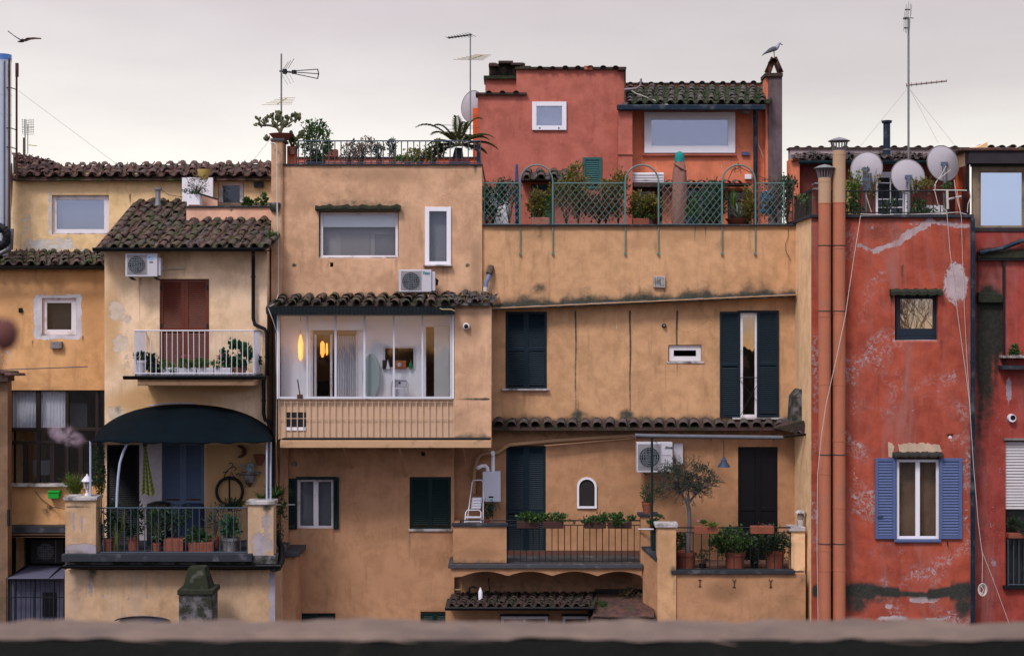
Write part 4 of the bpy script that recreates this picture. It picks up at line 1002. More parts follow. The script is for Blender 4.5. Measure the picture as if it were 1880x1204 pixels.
for o in (ib, rd, bt, st_, cl, br): o.location.y -= .60
# veranda roof
rb = M(); rb.quad(P(488, 562, VY - .35), P(834, 562, VY - .35), P(836, 541, -.2), P(505, 548, -.2))
rb.box(X(489, VY - .3), X(834, VY - .3), VY - .3, VY + .02, Z(577, VY - .3), Z(563, VY - .3))
RV = rb.build('veranda_roof', t_dark, Dd)
tiles(RV, (499, 560, VY - .42), (828, 560, VY - .42), (512, 545, -.25), (832, 540, -.25), 14, 3, t_brown, jit=1.0, pans=False, cr=.38)
b = M(); n = 170
for i in range(n + 1):
    px = 488 + 346 * i / n; d = .012 * math.sin(i * 1.9)
    b.v += [(X(px, VY - .45), VY - .46 + d, Z(563, VY - .45)), (X(px, VY - .45), VY - .40 + d, Z(577, VY - .45))]
for i in range(n): b.face((2 * i, 2 * i + 1, 2 * i + 3, 2 * i + 2), True)
b.build('roof_apron', mat('apron', (.018, .024, .028), .7, var=.4, vs=9, dirt=(.07, .08, .085), dirtamt=.28), Dd)
RV2 = M().box(X(812, -1.4), X(905, -1.4), -1.45, -.2, Z(561, -1.4), Z(556, -1.4)).build('pier_roof', mossy_cement, Dd)
tiles(RV2, (816, 556, -1.5), (905, 558, -1.5), (820, 540, -.25), (900, 541, -.25), 4, 3, t_mossy, jit=2.2)
# outer pier right of the veranda
wall(Dd, 834, 902, 561, 806, VY + .02, PD, st=[('l', 0, 834, 731, 902, 733, 1.6, 1), ('up', 0, 834, 806, 902, 806, 14, .9), ('e', 2, 868, 600, 20, 36, .7), ('e', 2, 850, 780, 30, 20, .4), ('l', 0, 834, 564, 902, 564, 4, .6)], name='outer_pier', thick=.2, step=4)
M().box(X(834, VY) + .01, X(902, VY) - .003, VY + .22, -.2, Z(808, VY), Z(561, VY)).build('pier_body', PD, Dd)
M().box(X(498, VY), X(511, VY), VY + .3, -.2, Z(812, VY), Z(575, VY)).build('end_post', gut_black, Dd)
for (px, y0, y1) in ((513, 748, 822),): pass

# ================================================================== E: wide ochre house with trellised roof terrace
E = thing('sand_house', 'wide sand coloured house on the right of centre under a trellised roof terrace', 'house', P(1180, 1140, 0)[:2] + (0,))
slope = lambda px: 566 + (541 - 566) * (px - 900) / 560
sts = [('up', 0, 900, 564, 1460, 543, 24, 1.15), ('up', 0, 900, 562, 1460, 541, 40, .5), ('e', 0, 990, 530, 14, 14, .7), ('e', 2, 1000, 430, 70, 18, .5), ('s', 0, 991, 416, 470, 10, .45), ('e', 0, 898, 498, 12, 16, .5),
       ('s', 0, 1276, 418, 446, 1.3, .9), ('s', 0, 1296, 418, 446, 1.3, .9), ('s', 0, 1220, 530, 552, 3, .7), ('r', 2, 905, 1455, 416, 424, 6, .6), ('e', 2, 1270, 430, 60, 16, .5)]
for px in (955, 1015, 1148, 1209, 1326, 1387): sts.append(('s', 2, px, 440, 540, 5, .45))
sts += [('s', 2, px, 418, 418 + 60 + (px * 7 % 70), 6, .38) for px in range(915, 1455, 43)]
wall(E, 885, 1461, 414, 566, -.12, PE, st=sts, bottom=lambda px: slope(px) if px > 900 else 566, step=4, thick=.12)
M().box(X(885, -.12), X(1461, -.12), -.2, .1, Z(415, -.15), Z(412, -.15)).build('coping', slab_dark, E, bev=.006)
zl, zr = Z(566, -.3), Z(541, -.3)
b = M(); b.v = [(X(901, -.3), -.34, zl), (X(1461, -.3), -.34, zr), (X(1461, -.3), 0, zr + .05), (X(901, -.3), 0, zl + .05), (X(901, -.3), -.34, zl - .045), (X(1461, -.3), -.34, zr - .045), (X(1461, -.3), 0, zr - .045), (X(901, -.3), 0, zl - .045)]
for q in ((0, 1, 2, 3), (4, 7, 6, 5), (0, 4, 5, 1), (1, 5, 6, 2), (3, 2, 6, 7), (0, 3, 7, 4)): b.face(q)
b.build('string_course', mossy_cement, E)
b = M(); b.tube([P(901, 566.5, -.36), P(1461, 541.5, -.36)], .014, 5); b.build('course_lip', pipe_tan, E)
st2 = [('l', 0, 903, 567, 1461, 542, 5, .5), ('up', 0, 905, 772, 1470, 772, 14, .8), ('up', 2, 905, 772, 1470, 772, 32, .6), ('e', 0, 1060, 762, 14, 12, .9), ('e', 0, 1150, 762, 16, 12, .9), ('s', 1, 1132, 575, 760, 2, .55), ('s', 2, 1313, 568, 640, 4, .6), ('s', 2, 1222, 668, 770, 2, .6), ('e', 2, 1210, 662, 5, 14, .7)]
for px, y1, a in ((1057, 830, 1.2), (1157, 840, 1.5), (1243, 690, 1.7)): st2 += [('s', 0, px, 572, y1, 1.6, a), ('s', 2, px, 568, y1 + 20, 6, .45)]
wall(E, 903, 1461, 540, 790, 0, PE, holes=[(928, 1004, 572, 714), (1227, 1288, 633, 664), (1322, 1429, 572, 766)], st=st2, step=4)
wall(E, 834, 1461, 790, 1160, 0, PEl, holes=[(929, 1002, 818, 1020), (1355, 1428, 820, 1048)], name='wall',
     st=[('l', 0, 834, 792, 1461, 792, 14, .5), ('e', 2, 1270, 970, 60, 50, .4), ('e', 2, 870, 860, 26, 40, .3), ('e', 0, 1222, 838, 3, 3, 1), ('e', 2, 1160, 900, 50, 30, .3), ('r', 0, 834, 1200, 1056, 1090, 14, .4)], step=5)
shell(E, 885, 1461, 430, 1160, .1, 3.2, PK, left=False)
for (a, c) in ((928, 966), (966, 1004)): shutter(E, a, c, 572, 714, .02, sh_navy, fw=5, mids=(.49,))
M().pb(922, 1008, 713.5, 717, -.1, .12).build('sill', marble, E, bev=.006)
window(E, 1228, 1287, 634, 663, .06, cream_frame, g_dark, fw=9, sill=(1223, 1292, 663.5, 667, .08))
shutter(E, 1322, 1358, 573, 766, -.05, sh_navy, fw=4, mids=(.5,)); shutter(E, 1390, 1430, 570, 766, -.05, sh_navy, fw=5, mids=(.5,))
window(E, 1359, 1391, 574, 766, .0, cream_frame, g_amber, fw=5, label='narrow white framed french window reflecting an orange glow')
M().pb(1355, 1392, 570, 574, -.06, .1).build('lintel', sh_navy, E); M().pb(1345, 1441, 766.5, 770, -.1, .12).build('sill', marble, E, bev=.006)
M().tube([P(1358, 693, -.06), P(1391, 693, -.06)], .009, 5).build('guard_bar', iron, E)
M().tube([P(1360, 762, -.06), P(1389, 708, -.06)], .007, 5).build('guard_scroll', iron, E); M().tube([P(1360, 700, -.06), P(1389, 735, -.06)], .007, 5).build('guard_scroll', iron, E)
b = M().pb(1200, 1221, 507, 528, -.2, .1); vb = b.build('vent_box', marble, E, bev=.008)
for i in range(6): M().pb(1203 + i * 3, 1204.2 + i * 3, 509, 526, -.207, .008).build('fin', cement, vb)
# tile ledge between the storeys
rb = M(); rb.box(X(903, -.4), X(1440, -.4), -.42, 0, Z(790, -.4), Z(785, -.4)); rb.quad(P(903, 785, -.42), P(1440, 785, -.42), P(1440, 772, 0), P(903, 772, 0))
RE = rb.build('tile_ledge', t_dark, E)
tiles(RE, (905, 783, -.46), (1445, 785, -.46), (905, 773, -.02), (1445, 774, -.02), 24, 1, t_grey, jit=.7, pans=False, cr=.40)
rb = M(); rb.quad(P(1420, 786, -.5), P(1484, 800, -1.3), P(1476, 772, -1.3), P(1425, 770, 0)); RE2 = rb.build('corner_roof', t_dark, E)
me = tile_mesh(t_grey, .55, .085, .07)
for j in range(2):
    for i in range(5):
        inst(me, 'tile', (X(1428 + 10 * i + 6 * j, -.5 - .18 * i), -.45 - .17 * i + .2 * j, Z(786 + 1.8 * i - 7 * j, -.5)), RE2, Matrix.Rotation(R(-62 + 5 * i), 4, 'Z') @ Matrix.Rotation(R(16), 4, 'X'))
gutter(E, 1440, 1482, 800, -1.35, gut_black, .05, py2=795)
b = M(); b.prism([(X(1455, -.9), Z(778, -.9)), (X(1458, -.9), Z(728, -.9)), (X(1470, -.9), Z(714, -.9)), (X(1488, -.9), Z(718, -.9)), (X(1483, -.9), Z(778, -.9))], -.9, -.2); b.build('cement_hood', mossy_cement, E, bev=.02)
# pipes under the ledge
pipe(E, [(1210, 797, -.12), (1100, 803, -.12), (1000, 810, -.12), (935, 816, -.12), (925, 822, -.12), (915, 830, -.12), (884, 834, -.12), (876, 842, -.12), (872, 860, -.12), (870, 905, -.12)], .05, pipe_tan, name='waste_pipe', collars=[(925, 822, -.12), (870, 880, -.12)])
pipe(E, [(1168, 804, -.2), (1060, 813, -.2), (1000, 818, -.2)], .014, pipe_tan, name='conduit', seg=6)
# lower level openings
for (a, c) in ((929, 966), (966, 1002)): shutter(E, a, c, 818, 1020, .02, sh_navy, fw=5, mids=(.6,))
for (a, c) in ((1355, 1392), (1392, 1428)): shutter(E, a, c, 820, 1048, .05, sh_dark, fw=5, mids=(.5,), pitch=400)
M().box(X(1357, .1), X(1426, .1), .075, .11, Z(1047, 0), Z(823, 0)).build('door_board', sh_dark, E)
# arched niche window
b = M(); n = 14; cx, rx = 1077.5, 18
arc = [(cx - rx * math.cos(math.pi * i / n), 893 - 17 * math.sin(math.pi * i / n)) for i in range(n + 1)]
outer = [(cx - rx, 933)] + arc + [(cx + rx, 933)]
sc_in = .80; inner = [(cx + (x - cx) * sc_in, 904 + (y - 904) * .87) for x, y in outer]
k = len(outer)
for (x, y) in outer: b.v.append(P(x, y, -.05))
for (x, y) in inner: b.v.append(P(x, y, -.05))
for (x, y) in outer: b.v.append((X(x, -.05), .04, Z(y, -.05)))
for (x, y) in inner: b.v.append((X(x, -.05), .04, Z(y, -.05)))
for i in range(k):
    j = (i + 1) % k
    b.face((i, j, k + j, k + i)); b.face((k + i, k + j, 3 * k + j, 3 * k + i)); b.face((i, 2 * k + i, 2 * k + j, j))
aw_ = b.build('window', white_pvc, E, label='small arched window with a white surround')
b = M(); b.v = [P(x, y, -.02) for x, y in inner]; b.face(tuple(range(k))); b.build('pane', glass('glass_black', (.7, .75, .8), .08), aw_)
b = M(); b.v = [P(x, y, -.012) for x, y in outer]; b.face(tuple(range(k))); b.build('pane_backing', dark_void, aw_)
# balcony of the sand house
BY = -1.25
wall(E, 832, 930, 966, 1033, BY, PEl, st=[('up', 0, 832, 1033, 930, 1033, 14, .6), ('e', 2, 880, 1015, 50, 14, .6)], name='balcony_parapet', thick=.12)
M().box(X(832, BY), X(832, BY) + .12, BY + .12, 0, Z(1033, BY), Z(966, BY)).build('balcony_parapet', PEl, E)
M().pb(829, 933, 961, 966, BY - .04, .2).build('parapet_cap', slab_dark, E, bev=.006)
M().box(X(823, BY), X(1180, BY), BY - .1, -.001, Z(1042, BY), Z(1034, BY)).build('balcony_slab', slate, E, bev=.01)
b = M(); pts = [(X(826, BY), Z(1042, BY))]
prof = []
for i in range(61):
    px = 830 + 348 * i / 60; q = (px - 850) / 82.0
    h = 1057 - 9 * abs(math.sin(math.pi * q)) ** .8 if px > 850 else 1057 + (850 - px) * .1
    prof.append((X(px, BY), Z(h, BY)))
b.prism([(X(828, BY), Z(1042.2, BY))] + prof + [(X(1178, BY), Z(1042.2, BY))], BY - .04, BY + .08); b.build('scalloped_fascia', PEl, E)
for px in (832, 932, 1014, 1096, 1178): M().prism([(X(px - 3, BY), Z(1056, BY)), (X(px + 3, BY), Z(1056, BY)), (X(px + 3, BY), Z(1042.2, BY)), (X(px - 3, BY), Z(1042.2, BY))], BY + .081, -.002).build('bracket', PEl, E)
M().pb(930, 1180, 1010, 1034, .0 - .012, .01).build('skirting', mat('brown_skirting', (.12, .055, .04), .8), E)
rb_ = railing('dark green iron railing of the middle balcony', (932, BY + .05), (1176, BY + .05), 955, 1032, 22, iron, .010, top2=963.5)
M().tube([P(845, 955, BY + .05), P(932, 955, BY + .05)], .012, 6).build('handrail_extension', iron, rb_)
for px in (845,): M().tube([P(px, 955, BY + .05), P(px, 963, BY + .05)], .01, 5).build('stub', iron, rb_)
# pier between balcony and terrace, terrace of the sand house
SY = -1.9
wall(E, 1176, 1194, 948, 1060, BY, PEl, name='pier', thick=.25); M().pb(1172, 1210, 943, 948, BY - .05, .4).build('pier_cap', slab_dark, E, bev=.006)
wall(E, 1207, 1241, 968, 1200, SY - .05, PE, st=[('e', 0, 1236, 1050, 8, 14, .7), ('s', 0, 1238, 1050, 1150, 3, .5), ('e', 2, 1224, 990, 12, 20, .5), ('s', 2, 1215, 1050, 1130, 4, .5), ('l', 0, 1207, 970, 1241, 970, 3, .4)], name='pier', thick=.35, step=4)
M().pb(1203, 1245, 961, 968, SY - .1, .45).build('pier_cap', marble, E, bev=.008)
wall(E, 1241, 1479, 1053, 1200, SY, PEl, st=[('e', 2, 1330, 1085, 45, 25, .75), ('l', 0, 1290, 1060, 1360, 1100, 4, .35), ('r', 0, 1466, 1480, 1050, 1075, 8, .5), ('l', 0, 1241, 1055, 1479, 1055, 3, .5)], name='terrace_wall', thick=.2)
M().pb(1233, 1460, 1047, 1053, SY - .08, .3).build('terrace_sill', slab_dark, E, bev=.006)
M().box(X(1241, SY), X(1479, SY), SY + .21, -.001, Z(1051, SY) - .1, Z(1051, SY)).build('terrace_floor', mat('terrace_tiles', (.11, .06, .045), .8, var=.25), E)
wall(E, 1452, 1478, 975, 1053, SY + .3, PG, st=[('up', 0, 1452, 1053, 1478, 1053, 12, .8)], name='pier', thick=.3, step=3); M().pb(1449, 1479, 967, 975, SY + .25, .45).build('pier_cap', marble, E, bev=.008)
# slanting return wall down to the lower roof
xa, xb = X(1180, BY), X(1207, SY)
b = M(); b.v = [(xa, BY, Z(1003, BY)), (xb, SY, Z(1028, SY)), (xb, SY, Z(1200, SY)), (xa, BY, Z(1200, BY)), (xa + .2, BY, Z(1003, BY)), (xb + .2, SY, Z(1028, SY)), (xb + .2, SY, Z(1200, SY)), (xa + .2, BY, Z(1200, BY))]
for q in ((0, 3, 2, 1), (0, 1, 5, 4), (4, 5, 6, 7)): b.face(q)
b.build('return_wall', PEl, E)
b = M(); b.v = [(xa - .03, BY, Z(1002, BY)), (xb - .03, SY, Z(1026, SY)), (xb + .2, SY, Z(1026, SY)), (xa + .2, BY, Z(1002, BY)), (xa - .03, BY, Z(1006, BY)), (xb - .03, SY, Z(1030, SY))]
b.face((0, 1, 2, 3)); b.face((0, 4, 5, 1)); b.build('return_coping', slab_dark, E)
railing('dark green iron railing of the right hand pot terrace', (1243, SY + .05), (1452, SY + .15), 968, 1047, 15, iron, .011, top2=977)
# anchor plates
for i, (px, py) in enumerate(((1285, 1070), (1348, 1071), (1415, 1071))):
    b = M()
    b.tube([P(px, py - 5, SY - .02), P(px, py + 6, SY - .02)], .012, 5)
    if i == 0: b.tube([P(px - 3, py - 6, SY - .02), P(px + 3, py - 6, SY - .02)], .01, 5)
    else: b.tube([P(px - 3, py - 8, SY - .02), P(px, py - 3, SY - .02), P(px + 3, py - 8, SY - .02)], .01, 5)
    b.tube([P(px - 2.6, py + 6, SY - .02), P(px + 2.6, py + 6, SY - .02)], .01, 5); b.build('wall_anchor', rust, E)
# roofs and windows at the bottom
wall(E, 818, 1200, 1118, 1200, -1.0, PEl, holes=[(920, 1006, 1130, 1200), (1033, 1081, 1130, 1200)], name='low_wall', thick=.3)
rb = M(); rb.quad(P(817, 1114, -2.0), P(1092, 1114, -2.0), P(1092, 1088, -.1), P(830, 1088, -.1)); rb.box(X(817, -2), X(1092, -2), -2.0, -.9, Z(1118, -2), Z(1114.3, -2))
RL = rb.build('low_roof', t_dark, E); tiles(RL, (820, 1114, -2.0), (1085, 1114, -2.0), (835, 1090, -.2), (1095, 1090, -.2), 15, 6, t_dark, jit=1.0)
gutter(E, 817, 1092, 1115, -2.1, gut_black, .06)
window(E, 920, 1006, 1131, 1200, -1.1, cream_frame, g_dark, fw=5, mull=(963,)); window(E, 1033, 1081, 1131, 1200, -1.1, cream_frame, g_dark, fw=5, mull=())
for (a, c) in ((918, 1008), (1031, 1083)): M().pb(a, c, 1127, 1131, -1.05, .12).build('lintel', sh_navy, E)
rb = M(); rb.quad(P(1085, 1136, -2.3), P(1200, 1136, -2.3), P(1196, 1092, -.6), P(1092, 1096, -.6)); rb.box(X(1085, -2.3), X(1205, -2.3), -2.3, -.9, 0, Z(1137, -2.3)); RL2 = rb.build('flat_tiled_roof', t_dark, E)
me = M().box(-.19, .19, 0, .36, 0, .018).mesh('tile', tilemat('flat_tile', [(.10, .042, .032), (.14, .06, .045), (.08, .04, .035)], .25), (0, 0, 0))
E0, E1, T0, T1 = [Vector(P(*q)) for q in ((1090, 1135, -2.3), (1198, 1135, -2.3), (1096, 1097, -.7), (1192, 1094, -.7))]
sn = (T0 - E0).normalized(); ac = Vector((1, 0, 0)); nn_ = ac.cross(sn).normalized(); xx_ = sn.cross(nn_)
for i in range(4):
    for j in range(6):
        p = E0.lerp(E1, (i + .5) / 4).lerp(T0.lerp(T1, (i + .5) / 4), j / 6) + nn_ * (.02 + .012 * random.random())
        inst(me, 'tile', p, RL2, Matrix((xx_, sn, nn_)).transposed().to_4x4() @ Matrix.Rotation(random.uniform(-.05, .05), 4, 'Z'))
M().pb(1092, 1180, 1082, 1090, -.2, .1).build('dark_ledge', dark_void, E)
# ================================================================== F: coral rooftop house
FY = 3.0
F = thing('coral_house', 'coral red rooftop house with a white picture window and a mossy tiled lean-to', 'house', P(1150, 415, FY)[:2] + (Z(430, 3),))
sF = [('s', 2, 1082, 130, 200, 6, .5), ('e', 2, 960, 240, 60, 60, .3), ('s', 2, 1102, 180, 330, 5, .35), ('s', 2, 928, 175, 300, 8, .35), ('s', 0, 977, 240, 300, 3, .35), ('s', 2, 1038, 245, 330, 4, .3), ('l', 2, 877, 172, 965, 172, 5, .5), ('s', 2, 1130, 140, 330, 8, .3)]
wall(F, 877, 948, 173, 430, FY, PF, st=sF, step=6)
wall(F, 948, 1147, 126, 430, FY, PF, holes=[(977, 1040, 187, 239), (1070, 1105, 289, 345), (975, 1018, 338, 415)], st=sF, step=6)
M().box(X(877, FY) - .15, X(877, FY) - .002, FY + 1.2, FY + 1.4, Z(430, 3), Z(186, 3)).build('sunlit_orange_wall', PFo, F)  # orange paint plus low sunlight, both put into the render colour
M().box(X(877, FY), X(877, FY) + .02, FY + .3, FY + 5, Z(430, 3), Z(175, 3)).build('side_wall', PFo, F)
wall(F, 891, 948, 144, 174, FY + .5, PF, st=[('s', 2, 925, 144, 174, 6, .5)], name='step_wall', thick=.8)
M().pb(873, 967, 170, 174, FY - .1, .6).build('wall_head', t_dark, F); M().pb(946, 1150, 123, 127, FY - .08, .5).build('wall_head', t_dark, F)
M().pb(888, 948, 139, 145, FY + .4, 1.0).build('wall_head', moss_hood, F)
captiles(F, 885, 960, 171, FY - .15, 3, t_dark, 5.5)
captiles(F, 980, 1142, 126, FY - .15, 7, t_dark, 6, py2=125)
M().pb(1073, 1088, 121, 128, FY - .1, .4).build('merlon', PF, F)
M().pb(1135, 1149, 127, 128.5, FY - .2, .6).build('verge', t_dark, F)
stk = thing('tiled_chimney_stack', 'soot blackened chimney stack capped with old tiles at the left end of the coral roof', 'chimney', P(930, 142, FY + .6))
b = M(); b.v = [P(898, 141, FY + .6), P(962, 141, FY + .6), P(958, 117, FY + .6), P(901, 117, FY + .6)]; 
M().pb(899, 961, 118, 141, FY + .75, .7).build('stack_body', mat('soot_brick', (.035, .025, .024), .9, var=.5, vs=8, dirt=(.12, .09, .08), dirtamt=.3), stk)
me = tile_mesh(t_dark, .34, .1, .1)
for i in range(6): inst(me, 'tile', P(905 + 10.4 * i, 141, FY + .75), stk, Matrix.Rotation(R(90), 4, 'X') @ Matrix.Rotation(R(180 if i % 2 else 0), 4, 'Y'))
for (a, c, y) in ((897, 915, 117), (915, 942, 111.5), (938, 962, 115), (955, 975, 121)): M().pb(a, c, y, y + 5, FY + .5, .9).build('cap_tile', t_dark, stk, bev=.015)
M().prism([(X(1147, FY) - .01, Z(128, FY)), (X(1149, FY), Z(128, FY)), (X(1149, FY), Z(188, FY)), (X(1147, FY) - .01, Z(188, FY))], FY - .02, FY + .5).build('verge_tiles', t_dark, F)
window(F, 977, 1040, 187, 239, FY - .06, white_pvc, g_sky, fw=8, dep=.1, backing=curtain_grey, label='small square white window high on the coral wall')
for px in (991, 1026): M().pb(px - 1.2, px + 1.2, 234, 236.5, FY - .068, .008).build('drain_slot', iron, F)
shutter(F, 1070, 1105, 289, 347, FY - .04, sh_teal, fw=5, mids=(), pitch=4)
shutter(F, 976, 1017, 339, 415, FY + .04, sh_teal, fw=5, mids=())
rb = M(); rb.quad(P(957, 330, FY - .55), P(1053, 330, FY - .55), P(1053, 318, FY), P(957, 318, FY)); rb.box(X(957, FY - .55), X(1053, FY - .55), FY - .55, FY, Z(331, FY - .55), Z(328, FY - .55))
can = rb.build('door_canopy', t_dark, F); tiles(can, (955, 329, FY - .6), (1053, 329, FY - .6), (957, 316, FY), (1051, 316, FY), 4, 2, t_mossy, jit=1.2)
wall(F, 1135, 1161, 200, 430, FY - .3, PF, st=[('l', 0, 1135, 284, 1161, 284, 2, .8), ('s', 2, 1150, 286, 330, 8, .5)], name='pier', thick=.4)
M().pb(1133, 1162, 281, 284, FY - .34, .1).build('pier_ledge', PF, F)
wall(F, 1150, 1408, 185, 430, FY + .3, PF2, holes=[(1183, 1350, 206, 282), (1163, 1216, 345, 425), (1240, 1325, 345, 425), (1336, 1380, 350, 425)], st=[('s', 2, 1165, 205, 320, 4, .4), ('l', 0, 1150, 196, 1408, 196, 5, .5), ('s', 1, 1324, 305, 312, .8, .9)], step=6)
shell(F, 880, 1408, 190, 430, FY + .3, FY + 5, PF, zb=Z(430, 3))
M().box(X(950, FY), X(1147, FY), FY + .31, FY + 3, Z(200, FY), Z(128, FY)).build('upper_body', PF, F)
window(F, 1183, 1350, 206, 281, FY + .18, white_pvc, g_sky, fw=13, dep=.1, backing=curtain_grey, label='large white framed picture window reflecting grey blue sky')
M().pb(1194, 1338, 216, 219, FY + .17, .02).build('inner_rail', white_pvc, F); M().pb(1180, 1353, 282, 286, FY + .2, .12).build('sill', PF, F, bev=.01)
# lean-to roof, back parapet, gutter
rb = M(); rb.quad(P(1143, 193, FY - .3), P(1411, 191, FY - .3), P(1413, 160, FY + 1.6), P(1145, 160, FY + 1.6)); RF = rb.build('roof', t_mossy, F)
tiles(RF, (1146, 192, FY - .35), (1408, 190, FY - .35), (1148, 160, FY + 1.55), (1411, 160, FY + 1.55), 14, 6, t_mossy, jit=1.0, pm=t_mpan)
M().pb(1146, 1407, 152, 165, FY + 1.6, .3).build('rear_parapet', PF2, F); captiles(F, 1148, 1412, 154.5, FY + 1.5, 14, t_grey, 5.5, py2=152); M().pb(1146, 1410, 152, 154.5, FY + 1.55, .4).build('parapet_head', t_dark, F)
M().pb(1133, 1406, 192, 202, FY - .45, .14).build('gutter', gut_navy, F, bev=.02)
pipe(F, [(1387, 200, FY + .1), (1387, 330, FY + .1), (1387, 415, FY + .1)], .055, gut_navy, collars=[(1387, 218, FY + .1)])
M().pb(1404.5, 1408, 200, 335, FY + .25, .1).build('white_corner_strip', white_pvc, F)
ct = thing('wedge_chimney', 'slim purple grey chimney with two tiles leaned into a wedge on top, seagull perched', 'chimney', P(1420, 330, FY + .1)[:2] + (Z(425, 3),))
wall(ct, 1411, 1436, 140, 425, FY, PCh, st=[('s', 0, 1418, 142, 240, 6, .5)], name='shaft', thick=.5)
M().box(X(1405, FY + .1), X(1411, FY) - .002, FY + .05, FY + .5, Z(425, 3), Z(140, 3)).build('shaft_side', PF2, ct)
M().pb(1404.5, 1437.5, 134, 141, FY - .06, .7).build('cap_slab', t_dark, ct, bev=.01)
me = tile_mesh(tilemat('wedge_tile', [(.30, .13, .06), (.12, .055, .05)], .05), .42, .085, .07)
for s_, px in ((1, 1409), (-1, 1433)):
    inst(me, 'tile', P(px, 134.5, FY + .12), ct, Matrix.Rotation(s_ * R(22), 4, 'Y') @ Matrix.Rotation(R(90), 4, 'X') @ Matrix.Rotation(R(180), 4, 'Y'))
me2 = tile_mesh(t_dark, .4, .095, .09); inst(me2, 'tile', P(1421, 112, FY - .1), ct)
# louvred box and small canopies above the terrace doors
M().pb(1160, 1219, 317, 335, FY - .1, .35).build('louvre_box', white_pvc, F, bev=.01)
for i in range(3): M().pb(1161, 1218, 320 + i * 5, 322 + i * 5, FY - .115, .014).build('louvre', marble, F)
M().pb(1160, 1218, 335, 343, FY - .25, .5).build('canopy_board', t_dark, F)
for a, c in ((1222, 1322), (1326, 1380)):
    cb = M().pb(a, c, 336, 340, FY - .25, .5).build('canopy', t_dark, F); me = tile_mesh(t_grey, .5, .095, .085)
    for i in range(int((c - a) / 19)): inst(me, 'tile', P(a + 10 + 19.5 * i, 336.5, FY - .3), cb, Matrix.Rotation(R(8), 4, 'X'))
window(F, 1163, 1216, 345, 425, FY + .4, sh_dark, g_dark, fw=3, mull=(1190,)); window(F, 1240, 1325, 345, 425, FY + .4, sh_teal, g_dark, fw=4, mull=(1282,)); window(F, 1336, 1380, 350, 425, FY + .4, sh_teal, g_dark, fw=4)
M().pb(1368, 1380, 320, 329, FY + .2, .1).build('meter_box', white_pvc, F, bev=.01)
M().tube([P(1146, 165, FY - .3), P(1168, 163, FY - .3), P(1176, 157, FY - .3), P(1177, 145, FY - .3)], .03, 6).build('vent_pipe', mat('grey_pipe', (.22, .17, .19), .5), F)
M().tube([P(1150, 160, FY + .4), P(1168, 172, FY), P(1190, 180, FY), P(1215, 190, FY - .3), P(1228, 193, FY - .4)], .012, 5).build('cable', cable_white, F)
M().tube([P(1374, 206, FY + .2), P(1380, 212, FY + .2), P(1386, 250, FY + .2), P(1402, 290, FY + .2)], .009, 5).build('cable', cable_white, F); M().pb(1363, 1375, 204, 209, FY + .1, .1).build('floodlight', galv, F)
M().pb(1362, 1376, 279, 285, FY + .22, .06).build('number_plate', mat('plate_blue', (.08, .1, .2), .5), F)
# terrace deck between the trellis and the coral house
M().box(X(885, 0), X(1461, 0), .1, FY + .3, Z(424, 0), Z(418, 0)).build('terrace_deck', t_dark, F)
M().pb(889, 935, 352, 413, 2.2, .1).build('white_cabinet', white_pvc, F)
# wall and terrace behind the tan house roof
M().box(X(545, 4), X(765, 4), 4.0, 4.2, Z(306, 4), Z(291, 4)).build('rear_parapet', PF2, Dd); M().box(X(543, 4), X(900, 4), 3.95, 4.25, Z(291, 4), Z(288.5, 4)).build('rear_coping', t_dark, Dd); M().box(X(765, 4), X(900, 4), 4.0, 4.2, Z(306, 4), Z(291, 4)).build('rear_parapet', PFo, Dd)
rl = railing('dark railing along the roof terrace of the tan house', (548, -.12), (882, -.12), 259, 301, 31, iron_blue, .013)
b = M(); b.v = [P(875, 259, -.1), P(877, 259, -.1), P(884, 300, -.1), P(875, 300, -.1), (X(875, -.1), .0, Z(259, -.1)), (X(877, -.1), 0, Z(259, -.1)), (X(884, -.1), 0, Z(300, -.1)), (X(875, -.1), 0, Z(300, -.1))]
for q in ((0, 1, 2, 3), (1, 5, 6, 2), (0, 4, 5, 1)): b.face(q)
b.build('end_plate', gut_navy, rl)
M().pb(527, 543, 268, 301, .2, .3).build('corner_post', PF2, Dd)

